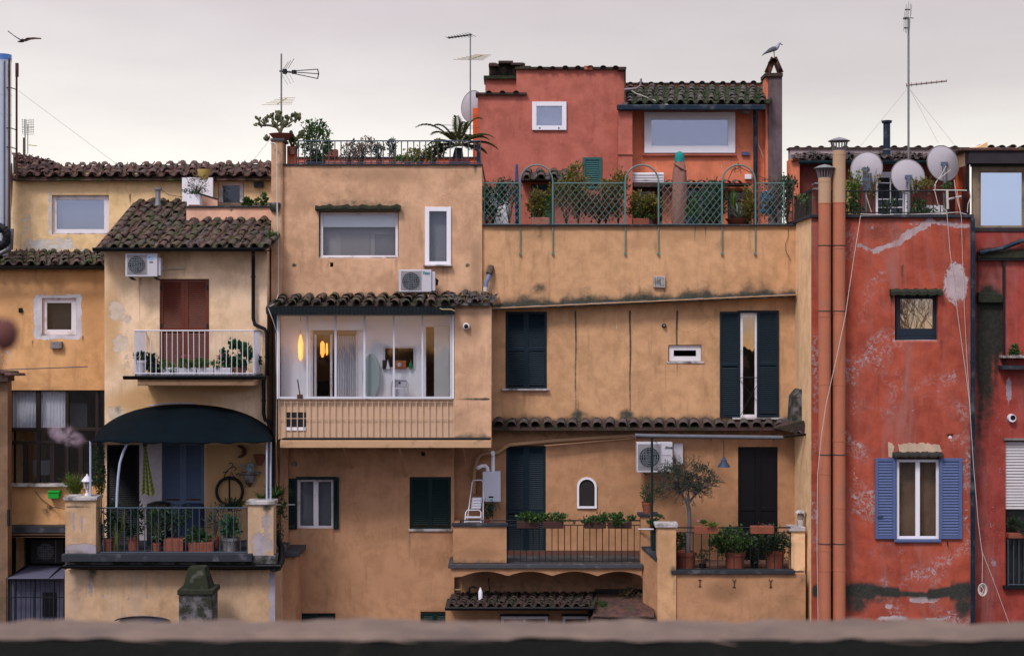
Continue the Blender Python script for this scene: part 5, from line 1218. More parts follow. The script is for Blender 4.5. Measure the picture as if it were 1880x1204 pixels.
# ================================================================== G+H: red tower
HY = -2.0
H = thing('red_tower_house', 'flaking brick red plastered tower house with open blue shutters', 'house', P(1635, 1140, HY)[:2] + (0,))
sH = [('e', 1, 1570, 640, 16, 40, .30), ('e', 1, 1620, 700, 24, 50, .26), ('e', 1, 1690, 800, 40, 26, .24), ('e', 1, 1755, 520, 24, 42, 1.0), ('l', 1, 1575, 450, 1605, 462, 6, .7), ('l', 1, 1600, 463, 1660, 440, 8, .8), ('l', 1, 1650, 442, 1712, 404, 11, .85), ('l', 1, 1700, 406, 1780, 416, 6, .75), ('e', 1, 1690, 412, 34, 9, .6), ('e', 1, 1600, 415, 30, 8, .45), ('e', 0, 1620, 425, 46, 24, .45), ('e', 1, 1588, 412, 20, 8, .35),
      ('l', 0, 1490, 1084, 1560, 1083, 11, 1.5), ('l', 0, 1560, 1083, 1605, 1086, 15, 1.6), ('l', 0, 1600, 1083, 1652, 1088, 10, 1.4), ('l', 0, 1645, 1089, 1712, 1092, 5.5, 1.2), ('l', 0, 1705, 1091, 1752, 1084, 10, 1.4), ('l', 0, 1745, 1086, 1783, 1083, 15, 1.6), ('e', 0, 1572, 1108, 26, 20, .9), ('e', 0, 1768, 1110, 18, 26, 1.0), ('e', 0, 1610, 1100, 26, 12, .6), ('r', 0, 1545, 1590, 1080, 1115, 14, .8), ('e', 0, 1765, 1100, 20, 20, .8), ('r', 0, 1553, 1782, 1088, 1115, 16, .3),
      ('e', 1, 1695, 1100, 34, 8, .9), ('e', 1, 1632, 1112, 10, 6, .7), ('e', 1, 1640, 1135, 40, 7, .75), ('e', 1, 1740, 1128, 16, 12, .5), ('e', 1, 1720, 1136, 30, 6, .7),
      ('s', 0, 1657, 488, 530, 4, .8), ('e', 1, 1570, 700, 12, 90, .42), ('e', 1, 1600, 600, 14, 60, .33), ('e', 1, 1568, 900, 14, 80, .42), ('e', 1, 1640, 760, 40, 30, .30), ('e', 1, 1775, 700, 6, 60, .25), ('e', 1, 1775, 950, 7, 60, .45),
      ('e', 1, 1720, 720, 26, 20, .3), ('e', 1, 1580, 820, 18, 60, .38), ('e', 1, 1660, 750, 60, 8, .38), ('s', 2, 1560, 400, 430, 6, .8), ('e', 2, 1700, 480, 50, 20, .3), ('s', 0, 1728, 625, 650, 3, .6), ('e', 0, 1637, 545, 3, 20, .8), ('l', 0, 1500, 402, 1782, 402, 4, .4), ('e', 0, 1744, 801, 6, 5, .0)]
wall(H, 1490, 1783, 400, 1200, HY, PH, holes=[(1643, 1722, 540, 625), (1640, 1726, 840, 991), (1741, 1748, 798, 804)], st=sH, step=4)
b = wall(H, 1490, 1500, 400, 1200, HY - .005, PH, name='edge_strip', thick=.004, st=[('l', 0, 1490, 1084, 1500, 1084, 10, 1), ('e', 1, 1493, 760, 4, 40, .5)]) if False else None
# straw coloured side wall facing the sand house terrace
ys = np.linspace(398, 1200, 120); ds = np.linspace(0, 1, 8)
b = M(); xw = X(1490, HY) - .006
for j, py in enumerate(ys):
    for i, d_ in enumerate(ds):
        Yv = 0.05 + (HY - .05) * d_; b.v.append((xw, Yv, ZC + (602 - py) * K(HY) - .0))
for j in range(len(ys) - 1):
    for i in range(7):
        a = j * 8 + i; b.face((a, a + 8, a + 9, a + 1), True)
sw = b.build('side_wall', PG, H); ca = sw.data.color_attributes.new('st', 'FLOAT_COLOR', 'POINT')
col = np.zeros((len(b.v), 4)); col[:, 3] = 1
for i, v in enumerate(b.v):
    py = 602 - (v[2] - ZC) / K(HY); col[i, 2] = .5 * math.exp(-((py - 620) / 200) ** 2) * (v[1] > -.8)
ca.data.foreach_set('color', col.ravel())
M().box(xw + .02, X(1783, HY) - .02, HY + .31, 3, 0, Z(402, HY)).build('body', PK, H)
M().box(xw - .06, X(1786, HY), HY - .08, 3, Z(400, HY), Z(394, HY)).build('terrace_coping', slab_dark, H, bev=.008)
window(H, 1645, 1721, 541, 624, HY + .12, mat('frame_dark_blue', (.014, .022, .034), .45), g_beige, fw=8, sill=(1640, 1726, 624, 627, .06), label='small dark framed square window mirroring a bare tree')
M().pb(1646, 1719, 603, 616, HY + .115, .01).build('inner_rail', MATS['frame_dark_blue'], H)
def hood(parent, px0, px1, py, Y, m, th=9, pr=.16):
    b = M(); n = 20
    for i in range(n + 1):
        px = px0 + (px1 - px0) * i / n; h = py + 1.2 * math.sin(i * 1.7) + math.sin(i * 3.1)
        for (yy, zz) in ((Y - pr, h + th), (Y - pr, h + th * .4), (Y - pr * .6, h), (Y, h - 2), (Y, h + th)): b.v.append((X(px, Y), yy, Z(zz, Y)))
    for i in range(n):
        for q in range(5):
            q2 = (q + 1) % 5; b.face((5 * i + q, 5 * i + q2, 5 * i + 5 + q2, 5 * i + 5 + q))
    b.face((0, 1, 2, 3, 4)); b.face(tuple(5 * n + i for i in (4, 3, 2, 1, 0))); return b.build('hood', m, parent)
hood(H, 1633, 1728, 532, HY, moss_hood, 10); hood(H, 1638, 1729, 831, HY, mat('black_hood', (.03, .028, .025), .95, var=.4, bmp=.7), 7)
w2 = window(H, 1646, 1724, 843, 989, HY + .03, white_pvc, g_dark, fw=5, mull=(1685,), mw=8, label='tall white double window between open blue shutters', sill=(1640, 1726, 989, 994, .1), sillm=sh_blue)
M().box(X(1600, HY), X(1770, HY), .8, .85, Z(1000, HY), Z(830, HY)).build('room_back', mat('room_brown', (.16, .085, .04), .9), w2)
M().pb(1650, 1712, 905, 912, -.2, .1).build('loft_shelf', wood_grey, w2)
M().tube([P(1652, 912, -.3), P(1660, 880, -.3), P(1668, 895, -.3), P(1675, 878, -.3)], .012, 5).build('loft_rail', wood_grey, w2)
lp = thing('room_lamp', 'warm ceiling lamp inside the tall window with blue shutters', 'lamp', P(1705, 850, -.6)); M().lathe(X(1706, -.6), -.6, [(.06, Z(856, -.6)), (.08, Z(851, -.6)), (.02, Z(847, -.6))], 12).build('lamp_shade', em, lp); M().tube([P(1706, 847, -.6), P(1706, 838, -.6)], .006, 4).build('cord', iron, lp)
for (a, c, nm) in ((1607, 1645, 'l'), (1725, 1767, 'r')):
    s_ = shutter(H, a, c, 841, 989, HY - .06, sh_blue, fw=6, pitch=5.2, mids=())
M().pb(1640, 1646, 843, 990, HY - .02, .02).build('window_jamb', sh_blue, H); M().pb(1724, 1727, 843, 990, HY - .02, .02).build('window_jamb', sh_blue, H)
M().tube([P(1611, 949, HY - .08), P(1622, 948, HY - .08)], .01, 5).build('shutter_catch', iron, H); M().tube([P(1739, 992, HY - .05), P(1740, 1002, HY - .05)], .012, 5).build('shutter_stay', iron, H)
b = M(); rr = random.Random(5); 
def patch(parent, pts, Y, m, name='plaster_patch'):
    b = M(); b.prism([(X(x, Y), Z(y, Y)) for x, y in pts], Y - .012, Y); return b.build(name, m, parent)
patchm = plaster('patch_cream', (.52, .37, .26), (.46, .32, .23)); 
top = [(1648 + i * 4 + rr.uniform(-1, 1), 813 + rr.uniform(-1.5, 3)) for i in range(20)]; bot = [(1728 - i * 4 + rr.uniform(-1, 1), 830 + rr.uniform(-1.5, 1)) for i in range(20)]
patch(H, bot[::-1][::-1] + top, HY - .002, patchm); patch(H, [(1630, 811), (1637, 813), (1642, 820), (1640, 828), (1637, 840), (1631, 838)], HY - .002, patchm)
pipe(H, [(1786, 400, HY - .06), (1786, 1180, HY - .06)], .05, gut_navy, collars=[(1786, y, HY - .06) for y in (520, 664, 780, 905)])
for i, (cx, r_, yt, spl) in enumerate(((1514, 11.5, 327, 373), (1540.5, 11.5, 277, 372))):
    fl = thing('flue_pipe', ('shorter fat flue pipe on the left of the pair, slatted metal cowl' if i == 0 else 'taller fat flue pipe on the right of the pair, slatted metal cowl'), 'flue', P(cx, 1200, HY - .4), 'fat flue pipes climbing the red house')
    Yc = HY - .35; k = K(Yc); x = X(cx, Yc); rad = r_ * k
    M().lathe(x, Yc, [(rad, Z(spl, Yc)), (rad, Z(yt + 8, Yc)), (rad * 1.03, Z(yt + 8, Yc)), (rad * 1.03, Z(yt, Yc))], 24).build('upper_pipe', flue_beige, fl)
    segs = (455, 575, 705, 808, 930, 1045, 1200) if i == 1 else (449, 580, 704, 868, 1008, 1045, 1200); y0 = spl
    for q, y1 in enumerate(segs):
        M().lathe(x + random.uniform(-.003, .003), Yc, [(rad * .99, Z(y1, Yc)), (rad * .99, Z(y0 + 2, Yc)), (rad * 1.035, Z(y0 + 2, Yc)), (rad * 1.035, Z(y0, Yc))], 24).build('pipe_section', flue_orange, fl); y0 = y1
    for y in (451, 571, 834, 997): M().lathe(x, Yc, [(rad * 1.06, Z(y + .8, Yc)), (rad * 1.06, Z(y - .8, Yc))], 20).build('wire_band', cable_dark, fl)
    cw = M().lathe(x, Yc, [(rad * 1.72, Z(yt - 17, Yc)), (rad * 1.75, Z(yt - 18, Yc)), (rad * .9, Z(yt - 22.5, Yc)), (.01, Z(yt - 25, Yc))], 24).build('cowl', galv, fl)
    M().lathe(x, Yc, [(rad * .95, Z(yt + 2, Yc)), (rad * .97, Z(yt - 1, Yc))], 20).build('cowl_ring', galv, fl)
    for q in range(16):
        t = 2 * math.pi * (q + .5) / 16; c_, s2 = math.cos(t), math.sin(t)
        M().tube([(x + c_ * rad * .95, Yc + s2 * rad * .95, Z(yt, Yc)), (x + c_ * rad * 1.3, Yc + s2 * rad * 1.3, Z(yt - 17, Yc))], .014, 4).build('cowl_slat', galv, fl)
M().box(X(1526, HY - .2), X(1528.5, HY - .2), HY - .3, HY - .1, 0, Z(372, HY)).build('gap_shadow_strip', gut_black, H)  # black strip stands in for the shadow between the two flues
# cables on the red wall
def cable(name, label, pts, r, m, cat='cable', group=None):
    o = M().tube([P(*p) for p in pts], r, 5).build(name, m); tag(o, label, cat, group); return o
cable('slanting_cable', 'white cable slanting down left across the red wall over the flue pipes', [(1641, 394, HY - .12), (1580, 396, HY - .12), (1568, 470, HY - .2), (1552, 580, HY - .5), (1535, 660, HY - .62), (1516, 745, HY - .62), (1508, 800, HY - .62), (1501, 870, HY - .62), (1500, 1000, HY - .62), (1502, 1140, HY - .62)], .007, cable_white, group='white cables hanging on the red house')
cable('slanting_cable', 'longest white cable at the right of the red wall running down to the coil', [(1738, 385, HY - .1), (1744, 460, HY - .1), (1760, 590, HY - .1), (1774, 690, HY - .12), (1780, 740, HY - .14), (1787, 850, HY - .2), (1796, 960, HY - .2), (1804, 1020, HY - .2), (1803, 1068, HY - .2)], .007, cable_white, group='white cables hanging on the red house')
cable('slanting_cable', 'white cable close beside the dark downpipe, the right one of the bundle', [(1757, 350, HY - .1), (1765, 400, HY - .1), (1768, 500, HY - .1), (1772, 600, HY - .1), (1777, 690, HY - .12), (1782, 760, HY - .14)], .006, cable_white, group='white cables hanging on the red house')
cable('slanting_cable', 'thin white cable running to the bottom right corner below the coil', [(1803, 1012, HY - .2), (1822, 1060, HY - .2), (1855, 1150, HY - .2)], .006, cable_white, group='white cables hanging on the red house')
co = thing('cable_coil', 'coil of white cable hanging on the right hand red wall', 'cable coil', P(1804, 1095, HY - .2)); b = M()
for q in range(4):
    b.tube([P(1804 + (8 - q) * math.cos(t * math.pi / 8), 1082 + (11.5 - q * 1.3) * math.sin(t * math.pi / 8), HY - .2 + .01 * q) for t in range(17)], .011, 5, caps=False)
b.build('loops', cable_white, co); M().tube([P(1801, 1075, HY - .22), P(1806, 1082, HY - .22), P(1802, 1090, HY - .22)], .012, 5).build('tie', cable_white, co)
M().tube([P(1744, 803, HY), P(1744, 801, HY + .1)], .04, 10).build('wall_outlet', white_pvc, H)
# terrace railing of the red house
tr_ = railing('iron railing of the red house roof terrace, hung with creeper', (1500, HY), (1780, HY), 351, 393, 22, iron, .011)
railing(tr_, (1465, .05), (1500, HY), 351, 396, 16, iron, .010) if False else None
me = M().tube([(0, 0, 0), (0, 0, .55)], .012, 5).mesh('bar', iron, (0, 0, 0))
for i in range(15):
    Yv = .0 + HY * i / 14; inst(me, 'bar', (xw, Yv, Z(393, HY)), tr_)
M().tube([(xw, 0, Z(351, HY)), (xw, HY, Z(351, HY))], .018, 5).build('top_rail', iron, tr_)
b = M()
for i in range(16): b.box(xw + .03, xw + .05, HY + .05 + i * .125, HY + .05 + i * .125 + .1, Z(393, HY), Z(355, HY))
b.build('wood_screen', wood_grey, tr_)

# ================================================================== J: roof building behind the red terrace
JY = 1.6
J = thing('mauve_rooftop_house', 'low mauve and red rooftop house behind the satellite dishes', 'house', P(1610, 400, JY)[:2] + (Z(400, 1),))
wall(J, 1468, 1780, 300, 430, JY, plaster('render_dark_red', (.20, .05, .04), (.15, .04, .032), streak=.5), holes=[(1608, 1662, 322, 397)], name='wall')
M().pb(1451, 1468, 292, 430, JY - .3, .5).build('end_wall', PF2, J)
M().pb(1451, 1778, 273, 296, JY + 1.0, .3).build('parapet', PJ, J); captiles(J, 1452, 1765, 272, JY + .95, 14, t_grey, 6); M().pb(1449, 1780, 270.5, 273.5, JY + .95, .4).build('parapet_head', t_dark, J)
rb = M(); rb.quad(P(1452, 295, JY - .4), P(1768, 294, JY - .4), P(1768, 284, JY + 1), P(1452, 284, JY + 1)); RJ = rb.build('roof', t_grey, J)
tiles(RJ, (1453, 293, JY - .45), (1768, 293, JY - .45), (1456, 284, JY + .9), (1768, 284, JY + .9), 22, 3, t_grey, jit=2.2)
gutter(J, 1466, 1768, 296, JY - .55, mat('gutter_teal', (.012, .04, .045), .4), .07)
window(J, 1608, 1662, 322, 397, JY - .02, white_pvc, g_dark, fw=4, mull=(1635,), trans=(336, 351, 366, 381), mw=1.8, backing=ac_dark, label='white glazed door with a grid of small panes')  # dark backing sheet in place of an unlit room behind the door
M().pb(1600, 1668, 316, 322, JY - .05, .1).build('door_head', white_pvc, J); M().pb(1662, 1668, 322, 397, JY - .05, .06).build('door_post', white_pvc, J)
for px, yy in ((1496, 335), (1494, 345)): M().pb(px, px + 14, yy, yy + 3, .6, .4).build('shelf', galv, J)
M().pb(1553, 1575, 330, 395, JY - .1, .05).build('yellow_door', mat('yellow_door', (.35, .26, .08), .7), J)
M().pb(1700, 1738, 377, 394, HY + 1.2, .3).build('white_trough', white_pvc, J)
bf = thing('black_flue', 'black metal flue rising above the mauve roof', 'flue', P(1628, 290, JY + .3)); x = X(1628, JY + .3)
M().lathe(x, JY + .3, [(.10, Z(287, 2)), (.085, Z(276, 2)), (.085, Z(228, 2)), (.12, Z(227, 2)), (.13, Z(223, 2)), (.10, Z(222.5, 2))], 14).build('pipe', gut_navy, bf); M().lathe(x, JY + .3, [(.10, Z(277, 2)), (.10, Z(275, 2))], 14).build('pipe_clamp', galv, bf)

# ================================================================== I: right-hand red house
IY = -1.5
I = thing('red_end_house', 'brick red house at the right edge with a sooty streaked buttress and a roller shutter', 'house', P(1840, 1140, IY)[:2] + (0,))
sI = [('e', 0, 1815, 560, 26, 40, 1.3), ('r', 0, 1793, 1840, 545, 650, 12, 1.35), ('s', 0, 1812, 620, 800, 15, 1.5), ('s', 0, 1800, 600, 860, 8, 1.5), ('s', 0, 1830, 600, 740, 6, 1.4), ('r', 2, 1793, 1838, 485, 515, 6, .9), ('r', 0, 1795, 1890, 455, 475, 6, .85),
      ('e', 1, 1852, 715, 6, 28, .95), ('e', 1, 1856, 768, 14, 12, .6), ('s', 0, 1795, 480, 1150, 4, .7), ('e', 1, 1822, 1030, 12, 12, .55), ('e', 1, 1820, 950, 12, 30, .45), ('e', 1, 1812, 890, 10, 10, .35), ('s', 2, 1852, 1080, 1150, 4, .6), ('e', 1, 1838, 500, 5, 10, .4), ('s', 0, 1842, 480, 690, 2, .5)]
wall(I, 1783, 2200, 425, 1200, IY, PI, holes=[(1846, 1930, 808, 1074)], st=sI, step=4)
M().box(X(1783, IY), X(1930, IY), IY + .31, 1.5, 0, Z(430, IY)).build('body', PK, I) if False else None
b = M(); b.box(X(1784, IY), X(2200, IY), 1.5, 1.6, 0, Z(430, IY)); b.box(X(1784, IY), X(1784, IY) + .1, IY + .31, 1.5, 0, Z(430, IY)); b.build('rear_wall', PK, I)
M().pb(1795, 2200, 462, 474, IY - .08, .1).build('ledge', moss_hood, I, bev=.01); M().pb(1795, 2200, 475, 478, IY - .1, .1).build('ledge_lip', gut_black, I)
M().tube([P(1798, 464, IY - .12), P(1840, 456, IY - .12), P(1890, 437, IY - .12)], .05, 8).build('diagonal_pipe', gut_navy, I)
M().tube([P(1843, 478, IY - .05), P(1843, 672, IY - .05)], .03, 6).build('vertical_pipe', iron, I)
M().prism([(X(1793, IY), Z(556, IY)), (X(1838, IY), Z(556, IY)), (X(1836, IY), Z(540, IY)), (X(1793, IY), Z(536, IY))], IY - .14, IY).build('buttress_cap', moss_hood, I, bev=.02)
M().pb(1842, 2200, 653, 657, IY - .3, .3).build('white_shelf', marble, I); M().pb(1840, 2200, 671, 678, IY - .32, .32).build('dark_shelf', slab_dark, I)
M().lathe(X(1856, IY), Z(767, IY), [(.09, IY), (.085, IY - .1), (.06, IY - .1)], 16, axis='y').build('vent_mouth', white_pvc, I); M().lathe(X(1857, IY), Z(766, IY), [(.058, IY - .104), (.058, IY - .1045)], 14, axis='y').build('vent_hole', gut_black, I)
b = M(); y = 811.0
while y < 930:
    n = len(b.v)
    for (yy, d) in ((y, .1), (y + .8, .075), (y + 4.6, .06), (y + 5.4, .1)):
        b.v += [(X(1847, IY), IY + d, Z(yy, IY)), (X(1930, IY), IY + d, Z(yy, IY))]
    for q in range(3): b.face((n + 2 * q, n + 2 * q + 2, n + 2 * q + 3, n + 2 * q + 1))
    y += 5.4
b.build('roller_shutter', mat('roller_cream', (.50, .47, .47), .6), I)
M().pb(1843, 1930, 804.5, 808, IY - .05, .12).build('lintel', cement, I); M().box(X(1847, IY), X(1930, IY), IY + .2, IY + .24, Z(1076, IY), Z(929, IY)).build('window', dark_void, I); M().pb(1848, 1930, 931, 1074, IY + .16, .01).build('pane', g_dark, I)
M().pb(1844, 1930, 1075, 1081, IY - .12, .3).build('balcony_edge', gut_black, I)
railing('short blue iron window railing at the right edge', (1851, IY - .08), (1930, IY - .08), 988, 1075, 9, iron_blue, .012)
# greenhouse dormer on top
M().box(X(1788, IY), X(2200, IY), IY - .03, 1.0, Z(425, IY), Z(418.5, IY)).build('dormer_base', fascia, I)
M().pb(1786, 1798, 305, 418, IY, .1).build('dormer_post', wood_grey, I); M().pb(1798, 2200, 305, 314, IY, .1).build('dormer_rail', wood_grey, I)
window(I, 1797, 1881, 313, 418, IY + .03, wood_grey, g_pale, fw=4, label='tall wood framed pane reflecting pale blue sky', backing=curtain_grey); M().pb(1880, 2200, 313, 418, IY, .1).build('dormer_panel', wood_grey, I)
M().pb(1779, 2200, 277, 300, IY - .25, .3).build('dormer_fascia', fascia, I); M().pb(1786, 2200, 300, 305, IY - .1, .2).build('dormer_soffit', iron, I)
M().prism([(X(1764, .3), Z(298, .3)), (X(1781, IY), Z(301, IY)), (X(1781, IY), Z(277, IY)), (X(1764, .3), Z(280, .3))], IY - .24, IY + 1.0).build('dormer_cheek', PG, I)
M().pb(1762, 2200, 271, 277, IY - .3, .4).build('dormer_verge', t_red, I, bev=.02)
captiles(I, 1790, 1890, 271, IY + .6, 5, t_grey, 7); M().box(X(1766, IY), X(2200, IY), IY + .1, 1.0, Z(277, IY), Z(271, IY)).build('dormer_roof', t_red, I)
M().box(X(1765, -.2), X(1787, IY), -.3, -.1, Z(425, IY), Z(298, IY)).build('orange_wall', PFo, I)
M().tube([P(1776, 302, IY), P(1776, 352, IY)], .035, 6).build('corner_downpipe', gut_black, I)

# ================================================================== far left steel flue and poles
sf = thing('steel_flue', 'shiny steel chimney flue at the upper left edge of the picture', 'flue', P(5, 460, 1.6))
x = X(4, 1.6); k = K(1.6)
for i, (y0, y1) in enumerate(((112, 174), (174, 210), (210, 278), (278, 330), (330, 400), (400, 470))):
    M().lathe(x, 1.6, [(16.5 * k, Z(y1, 1.6)), (16.5 * k, Z(y0 + 1.5, 1.6)), (17.2 * k, Z(y0 + 1.5, 1.6)), (17.2 * k, Z(y0, 1.6))], 28).build('flue_section', steel, sf)
M().lathe(x, 1.6, [(17 * k, Z(112, 1.6)), (17 * k, Z(101, 1.6)), (15 * k, Z(101, 1.6))], 28).build('flue_rim', mat('steel_blue', (.12, .22, .5), .3, metal=.8), sf)
M().tube([P(9, 112, 1.35), P(9, 440, 1.35)], .012, 5).build('stay', iron, sf); M().tube([P(17, 108, 1.3), P(17, 470, 1.3)], .026, 6).build('stay', rust, sf)
mk = thing('rusty_mast', 'rusty steel mast strapped beside the steel flue', 'mast', P(30, 320, 1.9))
M().pb(28.5, 31.5, 116, 330, 1.5, .04).build('post', rust, mk); M().pb(28, 33, 116, 141, 1.48, .06).build('head_plate', rust, mk)
for y in (162, 236, 271): M().tube([P(12, y - 1, 1.45), P(22, y, 1.45), P(30, y + 3, 1.5)], .012, 5).build('strap', iron, mk)
fd = thing('corrugated_duct', 'black corrugated duct curling below the steel flue', 'duct', P(5, 460, .6))
pts = [P(-8, 420, .7), P(4, 418, .7), P(13, 428, .7), P(12, 444, .7), P(2, 452, .7), P(-10, 452, .7)]
M().tube(pts, .10, 10).build('duct', gut_black, fd)
for i in range(12):
    t = i / 11 * (len(pts) - 1); j = min(int(t), len(pts) - 2); p = Vector(pts[j]).lerp(Vector(pts[j + 1]), t - j); d = (Vector(pts[j + 1]) - Vector(pts[j])).normalized()
    M().tube([p - d * .008, p + d * .008], .118, 12).build('rib', iron, fd)
M().tube([P(-30, 462, 1.0), P(0, 466, 1.0), P(20, 456, 1.0), P(21, 420, 1.0)], .06, 8).build('grey_tube', galv, fd)
M().tube([P(19, 300, 1.7), P(20, 330, 1.7), P(16, 420, 1.7)], .05, 6).build('cable_bundle', rust, sf)
bkr = thing('distant_roof', 'dark tiled roof slope of a house behind, at the upper left', 'house', P(60, 300, 6)[:2] + (0,))
b = M(); b.quad(P(24, 300, 6), P(104, 303, 6), P(94, 296, 7.5), P(24, 280, 7.5)); b.quad(P(24, 420, 6), P(104, 420, 6), P(104, 303, 6), P(24, 300, 6)); ro = b.build('roof', t_dark, bkr)
tiles(ro, (24, 297, 6), (102, 303, 6), (24, 282, 7.4), (92, 296, 7.4), 7, 3, t_red, jit=1.5)
cf = thing('small_flue', 'short dark flue pipe with a cap rising from the mossy tiled roof', 'flue', P(290, 372, 1.7)); x = X(290, 1.7)
M().lathe(x, 1.7, [(.085, Z(378, 1.7)), (.065, Z(370, 1.7)), (.06, Z(350, 1.7)), (.095, Z(349, 1.7)), (.095, Z(345, 1.7)), (.07, Z(344.5, 1.7))], 14).build('pipe', galv, cf)
cable('flue_stay', 'thin dark wire from the small flue to the planter', [(294, 348, 1.7), (310, 358, 1.6), (335, 362, 1.5)], .008, cable_dark, 'wire')
# ================================================================== air conditioners
def ac_unit(label, px0, px1, py0, py1, Yf, fc, fr, side=None, feet=(), badge=None):
    t = thing('air_conditioner', label, 'air conditioner', P((px0 + px1) / 2, py1, Yf + .15), 'air conditioning units on the walls')
    b = M().pb(px0, px1, py0, py1, Yf, .3); b.build('casing', ac_white, t, bev=.012)
    k = K(Yf); cx, cz = X(fc[0], Yf), Z(fc[1], Yf); r = fr * k
    M().pb(fc[0] - fr - 2.2, fc[0] + fr + 2.2, py0 + 3, py1 - 4, Yf - .006, .006).build('fan_surround', mat('ac_grey', (.24, .225, .24), .5), t)
    M().lathe(cx, cz, [(r, Yf - .007), (r, Yf - .012)], 28, axis='y').build('fan_opening', ac_dark, t)
    b = M()
    for q in range(5):
        rr = r * (q + 1) / 5; n = 24
        b.tube([(cx + rr * math.cos(2 * math.pi * i / n), Yf - .03, cz + rr * math.sin(2 * math.pi * i / n)) for i in range(n + 1)], .0028, 4, caps=False)
    for q in range(-3, 4):
        d = q * fr / 3.6; hh = math.sqrt(max(0, fr * fr - d * d))
        b.tube([P(fc[0] + d, fc[1] - hh, Yf - .03), P(fc[0] + d, fc[1] + hh, Yf - .03)], .003, 4)
        b.tube([P(fc[0] - fr - 2, fc[1] + d, Yf - .03), P(fc[0] + fr + 2, fc[1] + d, Yf - .03)] if q in (-2, 1, 3) else [P(fc[0] - hh, fc[1] + d, Yf - .03), P(fc[0] + hh, fc[1] + d, Yf - .03)], .003, 4)
    b.build('fan_grille', ac_wire, t)
    b = M()
    for q in range(4):
        a = q * math.pi / 2 + .5
        b.v += [(cx, Yf - .014, cz)] ; n = len(b.v) - 1
        for i in range(5):
            aa = a + .9 * i / 4; b.v.append((cx + r * .9 * math.cos(aa), Yf - .014 - .003 * i, cz + r * .9 * math.sin(aa)))
        for i in range(4): b.face((n, n + 1 + i, n + 2 + i))
    b.build('fan_blades', mat('fan_blade', (.06, .065, .085), .5), t)
    xs = fc[0] + fr + 3
    M().pb(xs, xs + .7, py0 + 1, py1 - 2, Yf - .004, .005).build('panel_seam', MATS['ac_grey'], t)
    if side: M().pb(px1, px1 + side[0], py0 + side[1], py1 - 2, Yf + .05, .2).build('side_cover', ac_white, t, bev=.01)
    for px in feet:
        M().prism([(X(px, Yf), Z(py1, Yf)), (X(px + 2.5, Yf), Z(py1, Yf)), (X(px + 9, Yf), Z(py1 + 5, Yf)), (X(px + 6, Yf), Z(py1 + 6, Yf))], Yf + .03, Yf + .34).build('bracket', iron, t)
    return t
t = ac_unit('white air conditioner under the black gutter, blue patch at its top corner', 230, 289, 465, 508, -1.15, (251, 486), 15.5, side=(6, 8), feet=(235, 280))
M().lathe(X(276, -1.15), Z(474, -1.15), [(.05, -1.151), (.05, -1.157)], 16, axis='y').build('blue_sticker', mat('sticker_blue', (.25, .45, .75), .5), t)
M().lathe(X(274, -1.15), Z(472.5, -1.15), [(.017, -1.158), (.017, -1.160)], 10, axis='y').build('sticker_mark', mat('mark_navy', (.02, .05, .2), .5), t); M().pb(274, 281, 480.5, 482.2, -1.158, .006).build('badge', iron, t)
M().tube([P(295, 493, -.9), P(310, 494, -.65), P(340, 493.5, -.63)], .012, 5).build('coolant_pipe', cable_white, t); M().tube([P(297, 490, -.85), P(306, 492, -.63)], .016, 5).build('coolant_pipe', cable_white, t)
t = ac_unit('white air conditioner below the tall narrow window, small teal lettering', 732, 792, 495, 536, -.75, (754.5, 516), 16, side=(7, 4), feet=(737, 783))
M().tube([P(799, 512, -.6), P(803, 515, -.5), P(801, 524, -.5)], .03, 6).build('valve', iron, t)
M().tube([P(785, 537, -.5), P(787, 546, -.9), P(795, 560, -1.55), P(812, 568, -1.8), P(828, 568, -1.82), P(835, 571, -1.8)], .012, 6).build('drain_hose', mat('hose_yellow', (.40, .30, .14), .6), t)
def text(s, px, py, Y, size, m, parent, name='lettering', shear=0, bold=0):
    c = bpy.data.curves.new(name, 'FONT'); c.body = s; c.size = size; c.extrude = .001; c.shear = shear; c.offset = bold; c.align_x = 'CENTER'; c.align_y = 'CENTER'
    c.materials.append(m); o = bpy.data.objects.new(name, c); C.objects.link(o); o.rotation_euler = (R(90), 0, 0)
    dg = bpy.context.evaluated_depsgraph_get(); me = bpy.data.meshes.new_from_object(o.evaluated_get(dg)); bpy.data.objects.remove(o)
    o = bpy.data.objects.new(name, me); C.objects.link(o); o.rotation_euler = (R(90), 0, 0)
    o.parent = parent; o.location = Vector(P(px, py, Y)) - wl(parent); W[o.name] = Vector(P(px, py, Y)); return o
text('Toso', 782, 501, -.765, .075, mat('letter_teal', (.05, .18, .28), .5), t, shear=.2, bold=.004)
t = ac_unit('large white air conditioner behind the thin green post, script lettering', 1169, 1235, 812, 867, -.6, (1192, 839), 18.5, feet=(1180, 1222))
text('Aloser', 1228, 821, -.615, .07, iron, t, shear=.4, bold=.002)
M().pb(1216, 1232, 835, 836, -.606, .006).build('panel_line', MATS['ac_grey'], t)
bp = thing('white_back_panel', 'plain white panel on the wall just right of the large air conditioner', 'panel', P(1244, 854, -.1)); M().pb(1237, 1254, 814, 853, -.12, .1).build('panel_sheet', ac_white, bp, bev=.01)
t = ac_unit('dark air conditioner hidden in the shade under the black ledge', 56, 116, 990, 1034, 1.7, (84, 1012), 15)
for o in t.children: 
    if o.name.startswith(('casing', 'fan_surround')): o.data.materials[0] = mat('shaded_casing', (.02, .02, .022), .7)  # near-black casing colour stands in for the shade under the ledge

